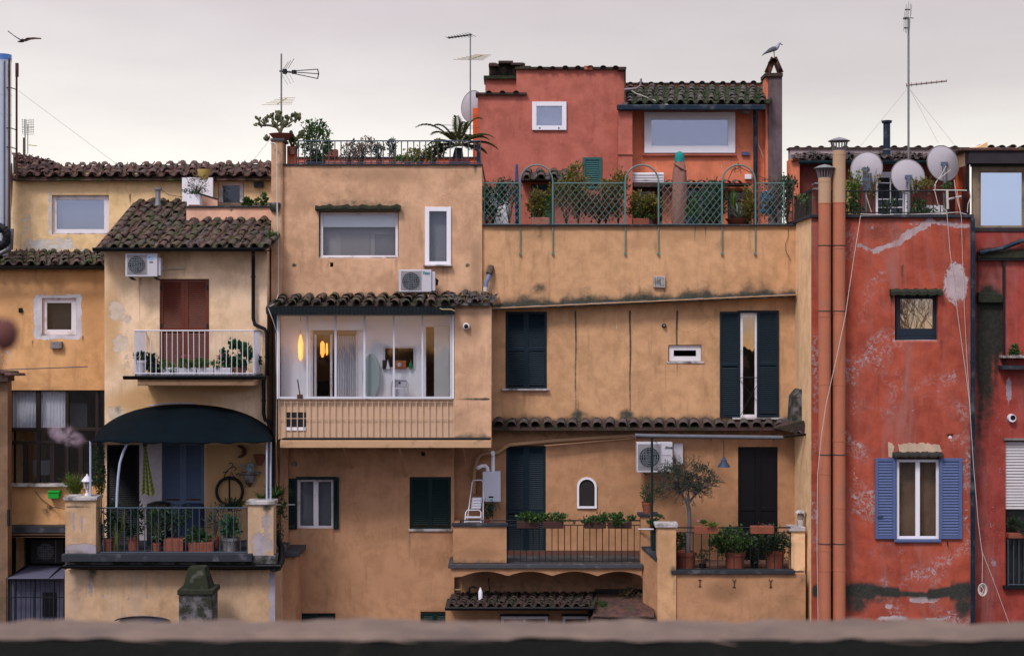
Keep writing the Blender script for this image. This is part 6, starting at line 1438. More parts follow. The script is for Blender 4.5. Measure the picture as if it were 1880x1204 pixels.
# ================================================================== satellite dishes, antennas
def dish(label, px, py, Y, r, tilt_x, tilt_z, pole_to, arm=True):
    k = K(Y); t = thing('satellite_dish', label, 'satellite dish', P(px, pole_to, Y), 'satellite dishes on the rooftops')
    c = Vector(P(px, py, Y)); rr = r * k; mt = Matrix.Rotation(tilt_z, 4, 'Z') @ Matrix.Rotation(tilt_x, 4, 'X')
    b = M(); n = 36; rings = 6
    for s_ in (0, .008):
        for q in range(rings + 1):
            f = q / rings
            for i in range(n):
                a = 2 * math.pi * i / n; v = mt @ Vector((rr * f * math.cos(a), rr * .22 * (f * f) + s_, rr * 1.08 * f * math.sin(a))); b.v.append(tuple(c + v))
    m1 = (rings + 1) * n
    for q in range(rings):
        for i in range(n):
            i2 = (i + 1) % n
            b.face((q * n + i, q * n + i2, (q + 1) * n + i2, (q + 1) * n + i), True); b.face((m1 + q * n + i, m1 + (q + 1) * n + i, m1 + (q + 1) * n + i2, m1 + q * n + i2), True)
    b.build('reflector', dish_m, t)
    M().tube([tuple(c + mt @ Vector((rr * math.cos(2 * math.pi * i / n), rr * .22, rr * 1.08 * math.sin(2 * math.pi * i / n)))) for i in range(n + 1)], .012, 5, caps=False).build('rim', mat('dish_rim', (.16, .14, .13), .5), t)
    if arm:
        M().pb(px - 3.5, px + 3.5, py + 4, py + 22, Y - .09, .09).build('mount', dish_arm, t, bev=.01)
        M().pb(px - 6.5, px + 6.5, py - 1, py + 5, Y - .06, .05).build('clamp', dish_arm, t, bev=.01)
        M().tube([P(px, py + 12, Y - .08), P(px, pole_to, Y - .08)], .035, 8).build('pole', galv, t)
        M().tube([tuple(c + mt @ Vector((0, .03, -rr * 1.0))), tuple(c + mt @ Vector((0, rr * 1.1, -rr * .55)))], .015, 5).build('feed_arm', dish_arm, t)
    return t
d1 = dish('left dish of the three above the red house, half hidden by creeper', 1590, 308, -1.3, 29, R(-10), R(-22), 392)
d2 = dish('middle dish of the three above the red house, the lowest one', 1668.5, 322, -1.5, 31, R(-14), R(0), 392)
d3 = dish('right dish of the three above the red house, the highest one', 1734.5, 298, -1.2, 31.5, R(-12), R(12), 392)
dish('pinkish satellite dish behind the coral house seen past an antenna mast', 863, 194, 5.5, 26.5, R(-5), R(-40), 300, arm=False)
M().pb(1585, 1600, 318, 352, -1.42, .08).build('bracket_plate', dish_arm, d1)
for i, pts in enumerate((((1737, 305), (1728, 322), (1718, 335), (1716, 350), (1722, 375), (1735, 385), (1740, 394)), ((1745, 312), (1735, 320), (1722, 330), (1715, 342)), ((1752, 330), (1754, 350), (1758, 370), (1764, 392)), ((1780, 352), (1782, 362), (1777, 375), (1776, 390)), ((1590, 358), (1594, 372), (1600, 390)), ((1580, 393), (1640, 395), (1700, 393), (1760, 390), (1782, 396)))):
    cable('roof_cable', ('white aerial cable sagging from the right dish to the terrace coping', 'short white cable end curling below the right dish clamp', 'white cable dropping straight beside the white T shaped pipe', 'white cable looping down at the right end of the terrace railing', 'white cable hanging from the left dish pole', 'long white cable laid along the red terrace coping')[i], [(x_, y_, HY - .06) for x_, y_ in pts], .009, cable_white, group='white aerial cables on the red terrace')
M().tube([P(1739, 350, HY - .03), P(1740, 384, HY - .03)], .03, 6).build('white_pole', cable_white, tr_); M().tube([P(1741, 366, HY - .03), P(1764, 361, HY + .3)], .025, 6).build('white_pole', cable_white, tr_)
M().tube([P(1713, 349, HY - .03), P(1775, 350, HY - .03)], .014, 6).build('white_pole', cable_white, tr_)

def antenna(label, px, y0, y1, Y, r=.02):
    t = thing('television_antenna', label, 'antenna', P(px, y1, Y), 'television antennas against the sky'); M().tube([P(px, y1, Y), P(px, y0, Y)], r, 6).build('mast', galv, t); return t
def yagi(t, a, b_, Y, n, el, ang, m=alu, r=.014, lift=0):
    """boom from pixel a to pixel b_ with n cross rods of length el metres (first longest), lying flat and seen edge on"""
    pa, pb_ = Vector(P(a[0], a[1], Y)), Vector(P(b_[0], b_[1], Y)); M().tube([pa, pb_], r, 5).build('boom', m, t)
    for i in range(n):
        c = pa.lerp(pb_, i / (n - 1)); h = el * (1 - .45 * i / (n - 1)) / 2; d = Vector((math.cos(ang), math.sin(ang), lift))
        M().tube([c - d * h, c + d * h], .006, 4).build('rod', m, t)
t = antenna('antenna with a long cone shaped fan of rods pointing right, above the potted cactus', 516.5, 99, 262, 1.0)
Ya = 1.0
M().tube([P(513, 131, Ya), P(535, 133, Ya)], .022, 6).build('boom', iron, t)
for (x0, y0, x1, y1) in ((519, 129, 529, 114), (524, 127, 534, 111), (529, 126, 540, 108), (518, 138, 528, 156), (524, 137, 534, 154), (531, 136, 539, 151)):
    M().tube([P(x0, y0, Ya), P(x1, y1, Ya - .1)], .008, 4).build('reflector_rod', alu, t)
M().lathe(X(523, Ya), Ya, [(.055, Z(136, Ya)), (.055, Z(127.5, Ya))], 10).build('dipole_box', iron, t); M().lathe(X(540, Ya), Ya, [(.06, Z(136, Ya)), (.06, Z(129.5, Ya))], 10).build('dipole_box', iron, t)
for (y0, y1) in ((130.5, 127.5), (133, 136), (136, 145)): M().tube([P(542, y0, Ya), P(584, y1, Ya)], .011, 5).build('director_rod', iron, t)
M().tube([P(583, 127, Ya), P(585, 136, Ya), P(583, 145, Ya)], .014, 5).build('end_bow', iron, t)
yagi(t, (508, 192), (527, 180), Ya, 5, .72, R(-6), gold_alu, .013); 
t = antenna('taller double antenna between the roof terrace and the coral chimney', 863.5, 62, 262, 2.6, .017)
yagi(t, (866, 64), (822, 70), 2.6, 9, .55, R(70), iron, .02); yagi(t, (860, 110), (886, 101), 2.6, 6, .75, R(8), gold_alu, .013)
t = antenna('very tall antenna mast above the satellite dishes with stays and a long boom', 1668, 34, 292, .8, .026)
yagi(t, (1664, 157), (1738, 149), .8, 9, .7, R(75), mat('pink_alu', (.30, .22, .20), .5), .022)
b = M()
M().tube([P(1669, 34, .8), P(1662, 34, .8)], .03, 6).build('junction_box', iron, t); M().tube([P(1671, 33, .8), P(1677, 34, .8)], .01, 4).build('stub', iron, t)
for i, (x0, y0, y1) in enumerate(((1664, 8, 60), (1668.5, 3, 64), (1672, 7, 55), (1661, 22, 58), (1674, 9, 30), (1666, 14, 62))): M().tube([P(x0, y0, .8 - .05 * i), P(x0 - 2, y1, .8 - .05 * i)], .006, 4).build('rod', alu, t)
M().pb(1662, 1671, 17, 19, .75, .04).build('spreader', iron, t); M().pb(1660, 1668, 50.5, 52.5, .75, .04).build('spreader', iron, t); M().lathe(X(1661, .8), .8, [(.04, Z(36, .8)), (.04, Z(33, .8))], 8).build('junction_box', iron, t)
for (a, c) in (((1664, 165), (1580, 268)), ((1671, 165), (1722, 262)), ((1671, 165), (1752, 266))): M().tube([P(a[0], a[1], .8), P(c[0], c[1], 1.5)], .0035, 4).build('stay_wire', cable_white, t)
t = antenna('small distant grid antenna with its short post at the upper left', 46, 219, 300, 7.5, .016)
M().tube([P(44, 253, 7.5), P(44, 305, 7.5)], .03, 5).build('post', rust, t)
M().tube([P(51, 228, 7.5), P(51, 282, 7.5)], .012, 5).build('mast', galv, t)
for (a, c) in ((220, 232), (234, 246)):
    for i in range(4):
        y = a + (c - a) * i / 3; M().tube([P(40 + i * .3, y, 7.5), P(47, y + 1.5, 7.4), P(62, y + .5, 7.5)], .007, 4).build('grid_rod', alu, t)
for i in range(6): M().tube([P(41 + i * 4, 219, 7.5), P(41 + i * 4, 245, 7.5)], .006, 4).build('grid_rod', alu, t)
M().tube([P(50, 266, 7.5), P(68, 268, 7.5)], .012, 4).build('small_boom', gold_alu, t)
for (pts, lb) in ((((34, 167, 1.6), (215, 302, 2.6)), 'thin stay wire from the rusty mast down to the long red roof'), (((495, 258, 0), (460, 300, 2.5)), 'faint thin wire beside the potted cactus')):
    cable('stay_wire', lb, pts, .004, cable_white, 'wire')

# ================================================================== gulls
def loft(b, pts, rad, seg=14):
    """one continuous skin through elliptical sections: pts centre line, rad (half width, half height)"""
    rings = []
    pts = [Vector(p) for p in pts]
    for i, p in enumerate(pts):
        d = (pts[min(i + 1, len(pts) - 1)] - pts[max(0, i - 1)]).normalized(); a = Vector((0, 1, 0)) if abs(d.y) < .9 else Vector((1, 0, 0)); a = (a - d * a.dot(d)).normalized(); c = d.cross(a).normalized()
        n = len(b.v); rings.append(n)
        for k in range(seg):
            t = 2 * math.pi * k / seg; b.v.append(tuple(p + a * math.cos(t) * rad[i][0] + c * math.sin(t) * rad[i][1]))
    for i in range(len(rings) - 1):
        for k in range(seg):
            k2 = (k + 1) % seg; b.face((rings[i] + k, rings[i + 1] + k, rings[i + 1] + k2, rings[i] + k2), True)
    b.face(tuple(rings[0] + k for k in range(seg))); b.face(tuple(rings[-1] + k for k in reversed(range(seg)))); return b
GY = FY + .1
gl = thing('seagull', 'grey white seagull standing on the wedge tiles of the slim chimney', 'bird', P(1421, 105, GY))
g_white = mat('feather_white', (.34, .33, .42), .8, var=.06); g_grey = mat('feather_grey', (.10, .11, .13), .8, var=.15); g_dk = mat('feather_dark', (.05, .04, .05), .8); g_or = mat('bill', (.30, .16, .05), .5)
k = K(GY)
body = [(1402, 98.5), (1406, 96.5), (1411, 94), (1416, 92), (1421, 90.2), (1425, 88), (1427.5, 85), (1429, 82.5), (1430, 80.8), (1431.5, 80), (1433, 80.8), (1434, 81.6)]
rad = [(.01, .006), (.03, .015), (.055, .035), (.075, .052), (.082, .062), (.074, .064), (.056, .050), (.046, .042), (.043, .040), (.042, .038), (.030, .026), (.008, .008)]
loft(M(), [P(x_, y_, GY) for x_, y_ in body], rad).build('body', g_white, gl)
for s_ in (-1, 1):
    wv = M(); loft(wv, [(X(x_, GY), GY + s_ * (.068 if i < 3 else .045), Z(y_, GY)) for i, (x_, y_) in enumerate(((1424, 88.5), (1419, 90.5), (1413, 93), (1407, 96.5), (1400, 101)))], [(.012, .03), (.022, .055), (.02, .05), (.014, .028), (.003, .006)], 10).build('wing', g_grey if s_ < 0 else g_grey, gl)
loft(M(), [P(1408, 97, GY), P(1403, 99.5, GY), P(1399, 102.5, GY)], [(.03, .012), (.04, .010), (.045, .006)], 8).build('tail', mat('tail_sunlit', (.22, .10, .04), .8), gl)  # orange of low sunlight put into the tail colour
loft(M(), [P(1433.5, 81.6, GY), P(1436, 82.6, GY), P(1437.5, 83.6, GY)], [(.010, .012), (.008, .009), (.002, .003)], 8).build('beak', g_dk, gl)
for s_ in (-1, 1):
    M().ball((X(1432, GY), GY + s_ * .034, Z(80.6, GY)), .005, 6).build('eye', g_dk, gl)
    M().tube([(X(1421, GY), GY + s_ * .03, Z(94.5, GY)), (X(1421.5, GY), GY + s_ * .03, Z(105, GY)), (X(1424, GY), GY + s_ * .03, Z(105.3, GY))], .007, 5).build('leg', g_or, gl)
fb = thing('flying_gull', 'dark gull flying with raised wings in the sky at the upper left', 'bird', P(41, 76, 1)); gy = 1.0
loft(M(), [P(32, 76.5, gy), P(36, 77, gy), P(41, 75.5, gy), (X(44, gy), gy - .1, Z(75, gy)), (X(46, gy), gy - .16, Z(75.5, gy))], [(.01, .008), (.035, .02), (.06, .04), (.04, .03), (.008, .006)], 10).build('body', g_dk, fb)
def wing(pts, name, m):
    b = M(); 
    for (x_, y_, dy, ch) in pts: b.v += [(X(x_, gy), gy + dy, Z(y_, gy)), (X(x_, gy), gy + dy + ch, Z(y_, gy) - .01), (X(x_, gy), gy + dy + ch * .4, Z(y_, gy) + .02)]
    for i in range(len(pts) - 1):
        for q in range(3): q2 = (q + 1) % 3; b.face((3 * i + q, 3 * i + q2, 3 * i + 3 + q2, 3 * i + 3 + q), True)
    b.build(name, m, fb)
wing(((39, 74.5, -.05, .2), (31, 70, -.1, .24), (24, 65.5, -.05, .2), (14, 57.5, .0, .05)), 'wing', g_dk); wing(((43, 74.5, -.05, .2), (52, 71, -.1, .24), (62, 69.5, -.02, .18), (74, 70.5, .05, .04)), 'wing', mat('feather_pale', (.26, .20, .19), .8))

# ================================================================== trellises and arches on the sand terrace
trl = {}
def trellis(label, px0, px1, py0, py1, Y, m, pitch=13.0, tilt=0):
    t = thing('lattice_panel', label, 'trellis', P((px0 + px1) / 2, py1, Y), 'green lattice panels along the terrace edge'); k = K(Y)
    for (a, c, d, e) in ((px0, px0 + 2, py0, py1), (px1 - 2, px1, py0, py1), (px0 + 2, px1 - 2, py0, py0 + 2), (px0 + 2, px1 - 2, py1 - 2, py1)): M().pb(a, c, d, e, Y, .03).build('frame', m, t)
    w_, h_ = px1 - px0 - 4, py1 - py0 - 4; an = 1.25
    for s_ in (0, 1):
        step = pitch; c = -h_ / an
        while c < w_:
            x0, y0, x1, y1 = c, h_, c + h_ / an, 0.0
            if x0 < 0: y0 = h_ + (x0) * an * 1.0; y0 = h_ - (0 - x0) * an; x0 = 0
            if x1 > w_: y1 = (x1 - w_) * an; x1 = w_
            if x1 - x0 > 1.5:
                if s_: xa, xb = px1 - 2 - x0, px1 - 2 - x1
                else: xa, xb = px0 + 2 + x0, px0 + 2 + x1
                M().tube([P(xa, py0 + 2 + y0, Y + .012 + .014 * s_), P(xb, py0 + 2 + y1, Y + .012 + .014 * s_)], .0135, 4, flat=.5).build('slat', m, t)
            c += step
    return t
dark_lat = mat('lattice_dark', (.035, .045, .04), .7, var=.3)
TRY = -.06
trellis('leftmost lattice panel beside the tan house, thick with leaves', 888, 955, 335, 413, TRY, green_patina, 11)
trellis('wide lattice panel overgrown with yellowing shrubs', 1015, 1148, 335, 413, TRY, green_patina, 12)
trellis('clean lattice panel in front of the closed parasol', 1209, 1326, 335, 413, TRY, green_patina, 12)
trellis('lattice panel before blue things at the right end of the terrace', 1387, 1440, 335, 413, TRY, green_patina, 12)
trellis('narrow dark lattice panel at the right corner of the terrace', 1438, 1457, 335, 413, TRY + .06, dark_lat, 9)
for i, (a, c) in enumerate(((955, 1015), (1148, 1209), (1326, 1387))):
    t = thing('trellis_arch', ('left iron arch over the door canopy with red tiles', 'middle iron arch before the louvred white box', 'right iron arch above the agave bowl')[i], 'arch', P((a + c) / 2, 415, TRY), 'iron arches between the lattice panels')
    n = 16; cx, rx = (a + c) / 2, (c - a) / 2
    M().tube([P(a, 413, TRY - .02), P(a, 335, TRY - .02)] + [P(cx - rx * math.cos(math.pi * i_ / n), 334 - 31 * math.sin(math.pi * i_ / n), TRY - .02) for i_ in range(1, n)] + [P(c, 335, TRY - .02), P(c, 413, TRY - .02)], .019, 6).build('hoop', green_patina, t)
    for px in (a, c): M().pb(px - .8, px + .8, 413, 466, -.165, .03).build('wall_strap', green_patina, t); M().pb(px - 2, px + 2, 464, 468, -.18, .05).build('strap_foot', green_patina, t)

# ================================================================== plants
lf_green = leafmat('leaf_green', [(.022, .05, .012), (.04, .095, .018), (.075, .14, .026)])
lf_dark = leafmat('leaf_dark', [(.010, .026, .012), (.020, .052, .018), (.036, .08, .026)])
lf_yellow = leafmat('leaf_yellowing', [(.06, .09, .018), (.16, .16, .025), (.26, .17, .03), (.04, .07, .016), (.22, .10, .025)])
lf_red = leafmat('leaf_bronze', [(.07, .065, .025), (.13, .065, .03), (.18, .09, .05), (.045, .065, .022)])
lf_olive = leafmat('leaf_olive', [(.045, .060, .042), (.075, .095, .07), (.03, .042, .03)])
lf_gold = leafmat('leaf_gold', [(.30, .19, .02), (.18, .17, .02), (.07, .10, .02)])
lf_lime = leafmat('leaf_lime', [(.06, .13, .015), (.10, .19, .02), (.04, .09, .015)])
lf_cact = leafmat('cactus_green', [(.085, .095, .03), (.12, .12, .045), (.06, .075, .03)], .7)
lf_pink = leafmat('petal_pink', [(.45, .12, .22), (.5, .22, .28)])
lf_redf = leafmat('petal_red', [(.40, .02, .02), (.5, .05, .04)])
lf_dry = leafmat('leaf_dry', [(.14, .08, .05), (.09, .055, .04), (.18, .12, .08)])
bark = mat('bark', (.10, .075, .065), .9, var=.3, vs=20, bmp=.6); twig_m = mat('twig', (.07, .05, .035), .9)
rp = random.Random(11)
def leaves(b, px, py, Y, rx, ry, rd, n, ln=.06, wd=.035, clumps=0, up=.3, hollow=.3):
    k = K(Y); c0 = Vector(P(px, py, Y)); RX, RZ = rx * k, ry * k
    cl = [(Vector((rp.gauss(0, .5) * RX, rp.gauss(0, .5) * rd, rp.gauss(0, .5) * RZ))) for _ in range(clumps)] if clumps else None
    for _ in range(n):
        if cl:
            c = rp.choice(cl); q = c + Vector((rp.gauss(0, .24) * RX, rp.gauss(0, .24) * rd, rp.gauss(0, .24) * RZ))
            s = math.sqrt((q.x / RX) ** 2 + (q.y / rd) ** 2 + (q.z / RZ) ** 2)
            if s > 1.0: q *= rp.uniform(.72, 1.28) / s
        else:
            d = Vector((rp.gauss(0, 1), rp.gauss(0, 1), rp.gauss(0, 1))).normalized() * (hollow + (1 - hollow) * rp.random() ** .5); q = Vector((d.x * RX, d.y * rd, d.z * RZ))
        dv = Vector((q.x / RX + rp.gauss(0, .6), q.y / rd + rp.gauss(0, .6) - .2, q.z / RZ + rp.gauss(0, .6) + up)); sz = rp.uniform(.65, 1.25)
        b.leaf(c0 + q, dv, (rp.gauss(0, 1), rp.gauss(0, 1), rp.gauss(0, 1)), ln * sz, wd * sz)
    return b
def stems(b, px, py, Y, rx, ry, rd, n, base, r=.008):
    k = K(Y); bs = Vector(P(*base))
    for _ in range(n):
        e = Vector(P(px, py, Y)) + Vector((rp.uniform(-.8, .8) * rx * k, rp.uniform(-.8, .8) * rd, rp.uniform(-.2, .85) * ry * k)); m_ = bs.lerp(e, .5) + Vector((rp.gauss(0, .03), rp.gauss(0, .03), .02))
        b.tube([bs, m_, e], r, 4, rs=[r, r * .7, r * .4], caps=False)
    return b
def pot_lathe(px, pytop, pybot, Y, rt_, rb_, m, parent, band=True):
    k = K(Y); x = X(px, Y); zt, zb2 = Z(pytop, Y), Z(pybot, Y); a, c = rt_ * k, rb_ * k; h = zt - zb2
    prof = [(c, zb2), (a * .93, zt - h * .22), (a * .94, zt - h * .2), (a, zt - h * .18), (a, zt), (a * .88, zt), (a * .86, zt - .04)]
    return M().lathe(x, Y, prof, 20).build('pot', m, parent)
def potplant(label, px, pytop, pybot, Y, rt_, rb_, pm, fol, n, lm, ln=.06, wd=.035, clumps=8, cat='potted plant', name='potted_plant', group=None, box=None, st=8, second=None, rd=None):
    """fol=(px,py,rx,ry) of the foliage in photo pixels"""
    t = thing(name, label, cat, P(px, pybot, Y), group)
    if box: M().pb(px - box[0], px + box[0], pytop, pybot, Y - box[1] / 2, box[1]).build('planter', pm, t, bev=.012)
    elif pm: pot_lathe(px, pytop, pybot, Y, rt_, rb_, pm, t)
    if st: stems(M(), fol[0], fol[1], Y, fol[2], fol[3], .15, st, (px, pytop + 1, Y)).build('stems', twig_m, t)
    leaves(M(), fol[0], fol[1], Y, fol[2], fol[3], rd or min(.4, fol[2] * K(Y) * .8), n, ln, wd, clumps).build('foliage', lm, t)
    if second: leaves(M(), *second[0], second[1], .2, second[2], second[3], second[4], 4).build('flowers', second[5], t)
    return t
def bladeplant(label, px, py, Y, n, ln, wd, m, spread=1., droop=.5, cat='plant', name='strap_leaved_plant', pot=None, up=.5, group=None):
    t = thing(name, label, cat, P(px, py, Y), group); b = M(); c = Vector(P(px, py, Y))
    if pot: pot_lathe(px, pot[0], pot[1], Y, pot[2], pot[3], pot[4], t); c = Vector(P(px, pot[0] + 1, Y))
    for i in range(n):
        a = 2.4 * i; el = up + rp.uniform(-.25, .5); d = Vector((math.cos(a) * spread, math.sin(a) * spread * .7, el)); b.blade(c + Vector((rp.gauss(0, .02), rp.gauss(0, .02), 0)), d, ln * rp.uniform(.7, 1.1), wd, droop * rp.uniform(.5, 1.2))
    b.build('leaves', m, t); return t

# --- roof terrace of the tan house
t = thing('prickly_pear', 'branching prickly pear cactus in a wide terracotta bowl on the corner pier', 'cactus', P(515, 258, 0)); cy = -.02
M().lathe(X(517, cy), cy, [(.17, Z(257, cy)), (.27, Z(248, cy)), (.29, Z(246.5, cy)), (.26, Z(246.5, cy))], 20).build('bowl', terracotta, t)
b = M(); tr_pts = []
def pad(b, p, d, ln, wd):
    d = d.normalized(); s_ = d.cross(Vector((rp.gauss(0, .5), 1, rp.gauss(0, .3)))).normalized(); n = s_.cross(d).normalized(); seg = 8
    rings = []
    for i in range(1, 6):
        f = i / 6; w_ = wd * math.sin(math.pi * f) ** .7 * (.75 + .4 * f); k0 = len(b.v); rings.append(k0)
        for q in range(seg):
            a = 2 * math.pi * q / seg; b.v.append(tuple(p + d * ln * f + s_ * math.cos(a) * w_ / 2 + n * math.sin(a) * w_ * .16))
    for i in range(4):
        for q in range(seg): q2 = (q + 1) % seg; b.face((rings[i] + q, rings[i] + q2, rings[i + 1] + q2, rings[i + 1] + q), True)
    k0 = len(b.v); b.v += [tuple(p), tuple(p + d * ln)]
    for q in range(seg): q2 = (q + 1) % seg; b.face((k0, rings[0] + q2, rings[0] + q), True); b.face((k0 + 1, rings[-1] + q, rings[-1] + q2), True)
stem = M()
for pts in (((516, 248), (513, 240), (508, 234), (498, 231), (488, 230), (483, 226), (478, 222)), ((513, 240), (519, 234), (527, 229), (536, 223), (544, 219)), ((508, 234), (505, 226), (500, 220)), ((516, 240), (518, 230), (516, 220)), ((488, 230), (478, 231)), ((519, 234), (528, 225))):
    stem.tube([P(x_, y_, cy) for x_, y_ in pts], .03, 6, rs=[.04 - .025 * i / (len(pts) - 1) for i in range(len(pts))])
stem.build('trunk', mat('cactus_stem', (.11, .10, .065), .8, var=.25), t)
spots = [(478, 222), (474, 218), (483, 222), (489, 219), (488, 226), (494, 216), (498, 226), (500, 220), (504, 215), (506, 225), (510, 218), (512, 210), (509, 207), (516, 214), (519, 220), (522, 226), (524, 216), (528, 224), (530, 219), (534, 212), (537, 220), (540, 216), (545, 212), (546, 219), (549, 214), (551, 219), (542, 222), (478, 231), (472, 229), (514, 228), (520, 232), (527, 230), (505, 232), (497, 213), (492, 223), (515, 222), (509, 212)]
for (x_, y_) in spots:
    for _ in range(2): pad(b, Vector(P(x_ + rp.uniform(-2, 2), y_ + 3 + rp.uniform(-2, 2), cy + rp.uniform(-.2, .2))), Vector((rp.gauss(0, .5), rp.gauss(0, .3), 1)), rp.uniform(.10, .15), rp.uniform(.06, .085))
b.build('pads', lf_cact, t, kind='stuff')
t = thing('prickly_pear', 'smaller prickly pear in a red pot hung against the corner pier', 'cactus', P(537, 282, .1)); pot_lathe(537, 271, 284, .1, 9, 6, terra_pink, t); b = M()
for (x_, y_) in ((535, 266), (540, 262), (544, 257), (549, 252), (553, 249), (538, 256), (546, 264), (532, 260), (551, 244), (541, 252), (488, 253), (491, 256), (528, 250), (535, 246), (556, 246), (546, 270)):
    for _ in range(2): pad(b, Vector(P(x_, y_ + 4, .1 + rp.uniform(-.15, .15))), Vector((rp.gauss(0, .5), rp.gauss(0, .3), 1)), .14, .08)
b.build('pads', lf_cact, t, kind='stuff')
t = thing('citrus_bush', 'tall leafy bush with open crown near the left end of the roof terrace', 'potted shrub', P(576, 300, .5)); pot_lathe(580, 296, 303, .5, 19, 17, gut_black, t)
stems(M(), 578, 258, .5, 22, 24, .3, 14, (578, 299, .5), .014).build('stems', bark, t); leaves(M(), 578, 262, .5, 27, 34, .45, 1300, .075, .045, 22).build('foliage', lf_green, t)
potplant('terracotta trough planter on the rear parapet beside the tall bush', 608, 274, 288, 3.6, 0, 0, terracotta, (606, 272, 9, 4), 60, lf_dry, .05, .03, 3, box=(11, .3), st=3)
for (px, py, rx, ry, n, lm, lb) in ((662, 276, 34, 22, 700, lf_red, 'bronze leaved feathery shrub at the middle of the roof terrace'), (640, 282, 14, 16, 200, lf_red, 'low bronze shrub left of the feathery one'), (696, 280, 16, 18, 260, lf_olive, 'grey green rosemary like shrub on the roof terrace'), (722, 274, 11, 17, 240, lf_olive, 'slim grey green sprig bush standing apart on the roof terrace'), (770, 284, 24, 14, 260, lf_gold, 'yellow autumn vine against the railing'), (795, 278, 20, 20, 420, lf_gold, 'golden leaved vine beneath the palm'), (748, 292, 18, 6, 260, lf_lime, 'low bright green herbs in a dark trough')):
    tt = potplant(lb, px, 294, 302, .5, 6, 5, terracotta, (px, py, rx, ry), n, lm, .07 if lm != lf_red else .065, .03 if lm != lf_gold else .06, 10, st=12 if ry > 10 else 3, name='terrace_shrub', cat='shrub', group='planted shrubs along the roof terrace')
# palm in a pot
t = thing('potted_palm', 'small palm with arching fronds at the right end of the roof terrace', 'palm', P(840, 300, .4)); M().pb(824, 862, 291, 302, .2, .4).build('pot', mat('red_trough', (.18, .035, .03), .7), t)
M().tube([P(841, 292, .4), P(842, 272, .4)], .12, 9, rs=[.14, .09]).build('trunk', mat('palm_trunk', (.045, .035, .03), .95, bmp=.8), t)
c0 = Vector(P(842, 268, .4)); fr = M(); rib = M()
fronds = [(-1.0, .1, 1.0, 1.15), (-.9, -.3, .35, .75), (-.05, .1, 1.4, .75), (.5, .1, 1.2, .9), (.85, -.3, .55, .9), (1.0, .2, .3, .95), (-.7, .4, .75, .85), (.75, .5, .8, .7), (-1., -.4, .15, .75), (1, -.4, -.05, .55), (-.4, -.6, .6, .7), (.35, -.7, .5, .7), (-.2, .7, .9, .7), (-.95, .2, -.1, .7), (-.55, -.5, .25, .7), (.6, -.5, .2, .65), (-.6, .1, 1.0, .8), (.2, -.4, 1.0, .7), (.9, .3, .1, .7), (-.85, -.1, .1, .85), (.95, 0, .6, .75), (-.3, -.8, .1, .5), (.3, .6, .2, .6)]
for (dx, dy, dz, ln) in fronds:
    d = Vector((dx, dy, dz)).normalized(); p = c0.copy(); pts = [p.copy()]
    for i in range(12):
        f = i / 12; d2 = (d + Vector((0, 0, -1.15 * f * f))).normalized(); p = p + d2 * ln / 12; pts.append(p.copy())
        side = d2.cross(Vector((0, 0, 1))); side = side.normalized() if side.length > .05 else Vector((0, 1, 0))
        if i > 1:
            for s_ in (-1, 1):
                for h_ in (0, .5): fr.leaf(p - d2 * ln / 12 * h_, side * s_ + d2 * .9 + Vector((0, 0, .25)), (0, 0, 1), .19 * math.sin(math.pi * min(1, f * .8 + .15)), .022, .3)
    rib.tube(pts, .010, 4, rs=[.012 - .009 * i / 12 for i in range(13)], caps=False)
rib.build('frond_stems', mat('palm_rib', (.16, .12, .04), .7), t); fr.build('fronds', leafmat('palm_green', [(.03, .045, .014), (.06, .075, .02), (.11, .09, .03)]), t)
cable('clothes_line', 'upper of the two thin lines behind the palm', [(797, 229, 1.5), (870, 232, 1.5)], .006, cable_dark, 'wire', 'thin lines behind the palm'); cable('clothes_line', 'lower of the two thin lines behind the palm', [(820, 238, 1.5), (880, 235, 1.5)], .006, cable_dark, 'wire', 'thin lines behind the palm')

# --- planted terrace of the sand house
for (px, py, rx, ry, n, lm, lb) in ((905, 365, 20, 30, 420, lf_green, 'climber leaves filling the leftmost lattice panel'), (935, 350, 18, 22, 260, lf_olive, 'thin grey climber beside the blue post'),
        (988, 378, 17, 26, 420, lf_yellow, 'yellow green shrub under the left arch'), (1040, 360, 26, 30, 620, lf_yellow, 'yellowing shrub at the left of the wide lattice panel'), (1062, 334, 20, 26, 300, lf_yellow, 'tall thin yellowing branch rising before the teal shutter'),
        (1100, 370, 34, 28, 700, lf_red, 'bronze and green mixed hedge in the middle of the wide lattice panel'), (1135, 352, 16, 34, 420, lf_yellow, 'yellowing shrub at the right edge of the wide lattice panel'), (1112, 345, 12, 12, 140, lf_yellow, 'yellow sprays below the teal shutter'),
        (1182, 376, 26, 22, 900, lf_yellow, 'dense yellow green bush under the middle arch'), (1275, 385, 12, 20, 200, lf_green, 'leafy plant behind the clean lattice panel'), (1310, 372, 20, 32, 500, lf_dark, 'dark bush behind the right of the clean lattice panel'),
        (1372, 380, 12, 32, 260, lf_yellow, 'tall green shrub at the right of the agave'), (1425, 365, 26, 34, 380, lf_dry, 'tangle of dry creeper at the right end of the terrace'), (1445, 345, 14, 24, 220, lf_dark, 'dark creeper clinging to the corner lattice')):
    t = thing('terrace_shrub', lb, 'shrub', P(px, 414, .5)); stems(M(), px, py, .45, rx, ry, .25, 10, (px, 413, .45), .009).build('stems', twig_m, t); leaves(M(), px, py, .45, rx * 1.1, ry * 1.08, .32, int(n * 2.3), .072, .044, 22).build('foliage', lm, t)
potplant('long terracotta trough under the left iron arch', 992, 399, 413, .4, 0, 0, terra_pink, (1000, 380, 14, 20), 240, lf_lime, .12, .012, 0, box=(17, .3), st=0, name='planter_trough', cat='planter')
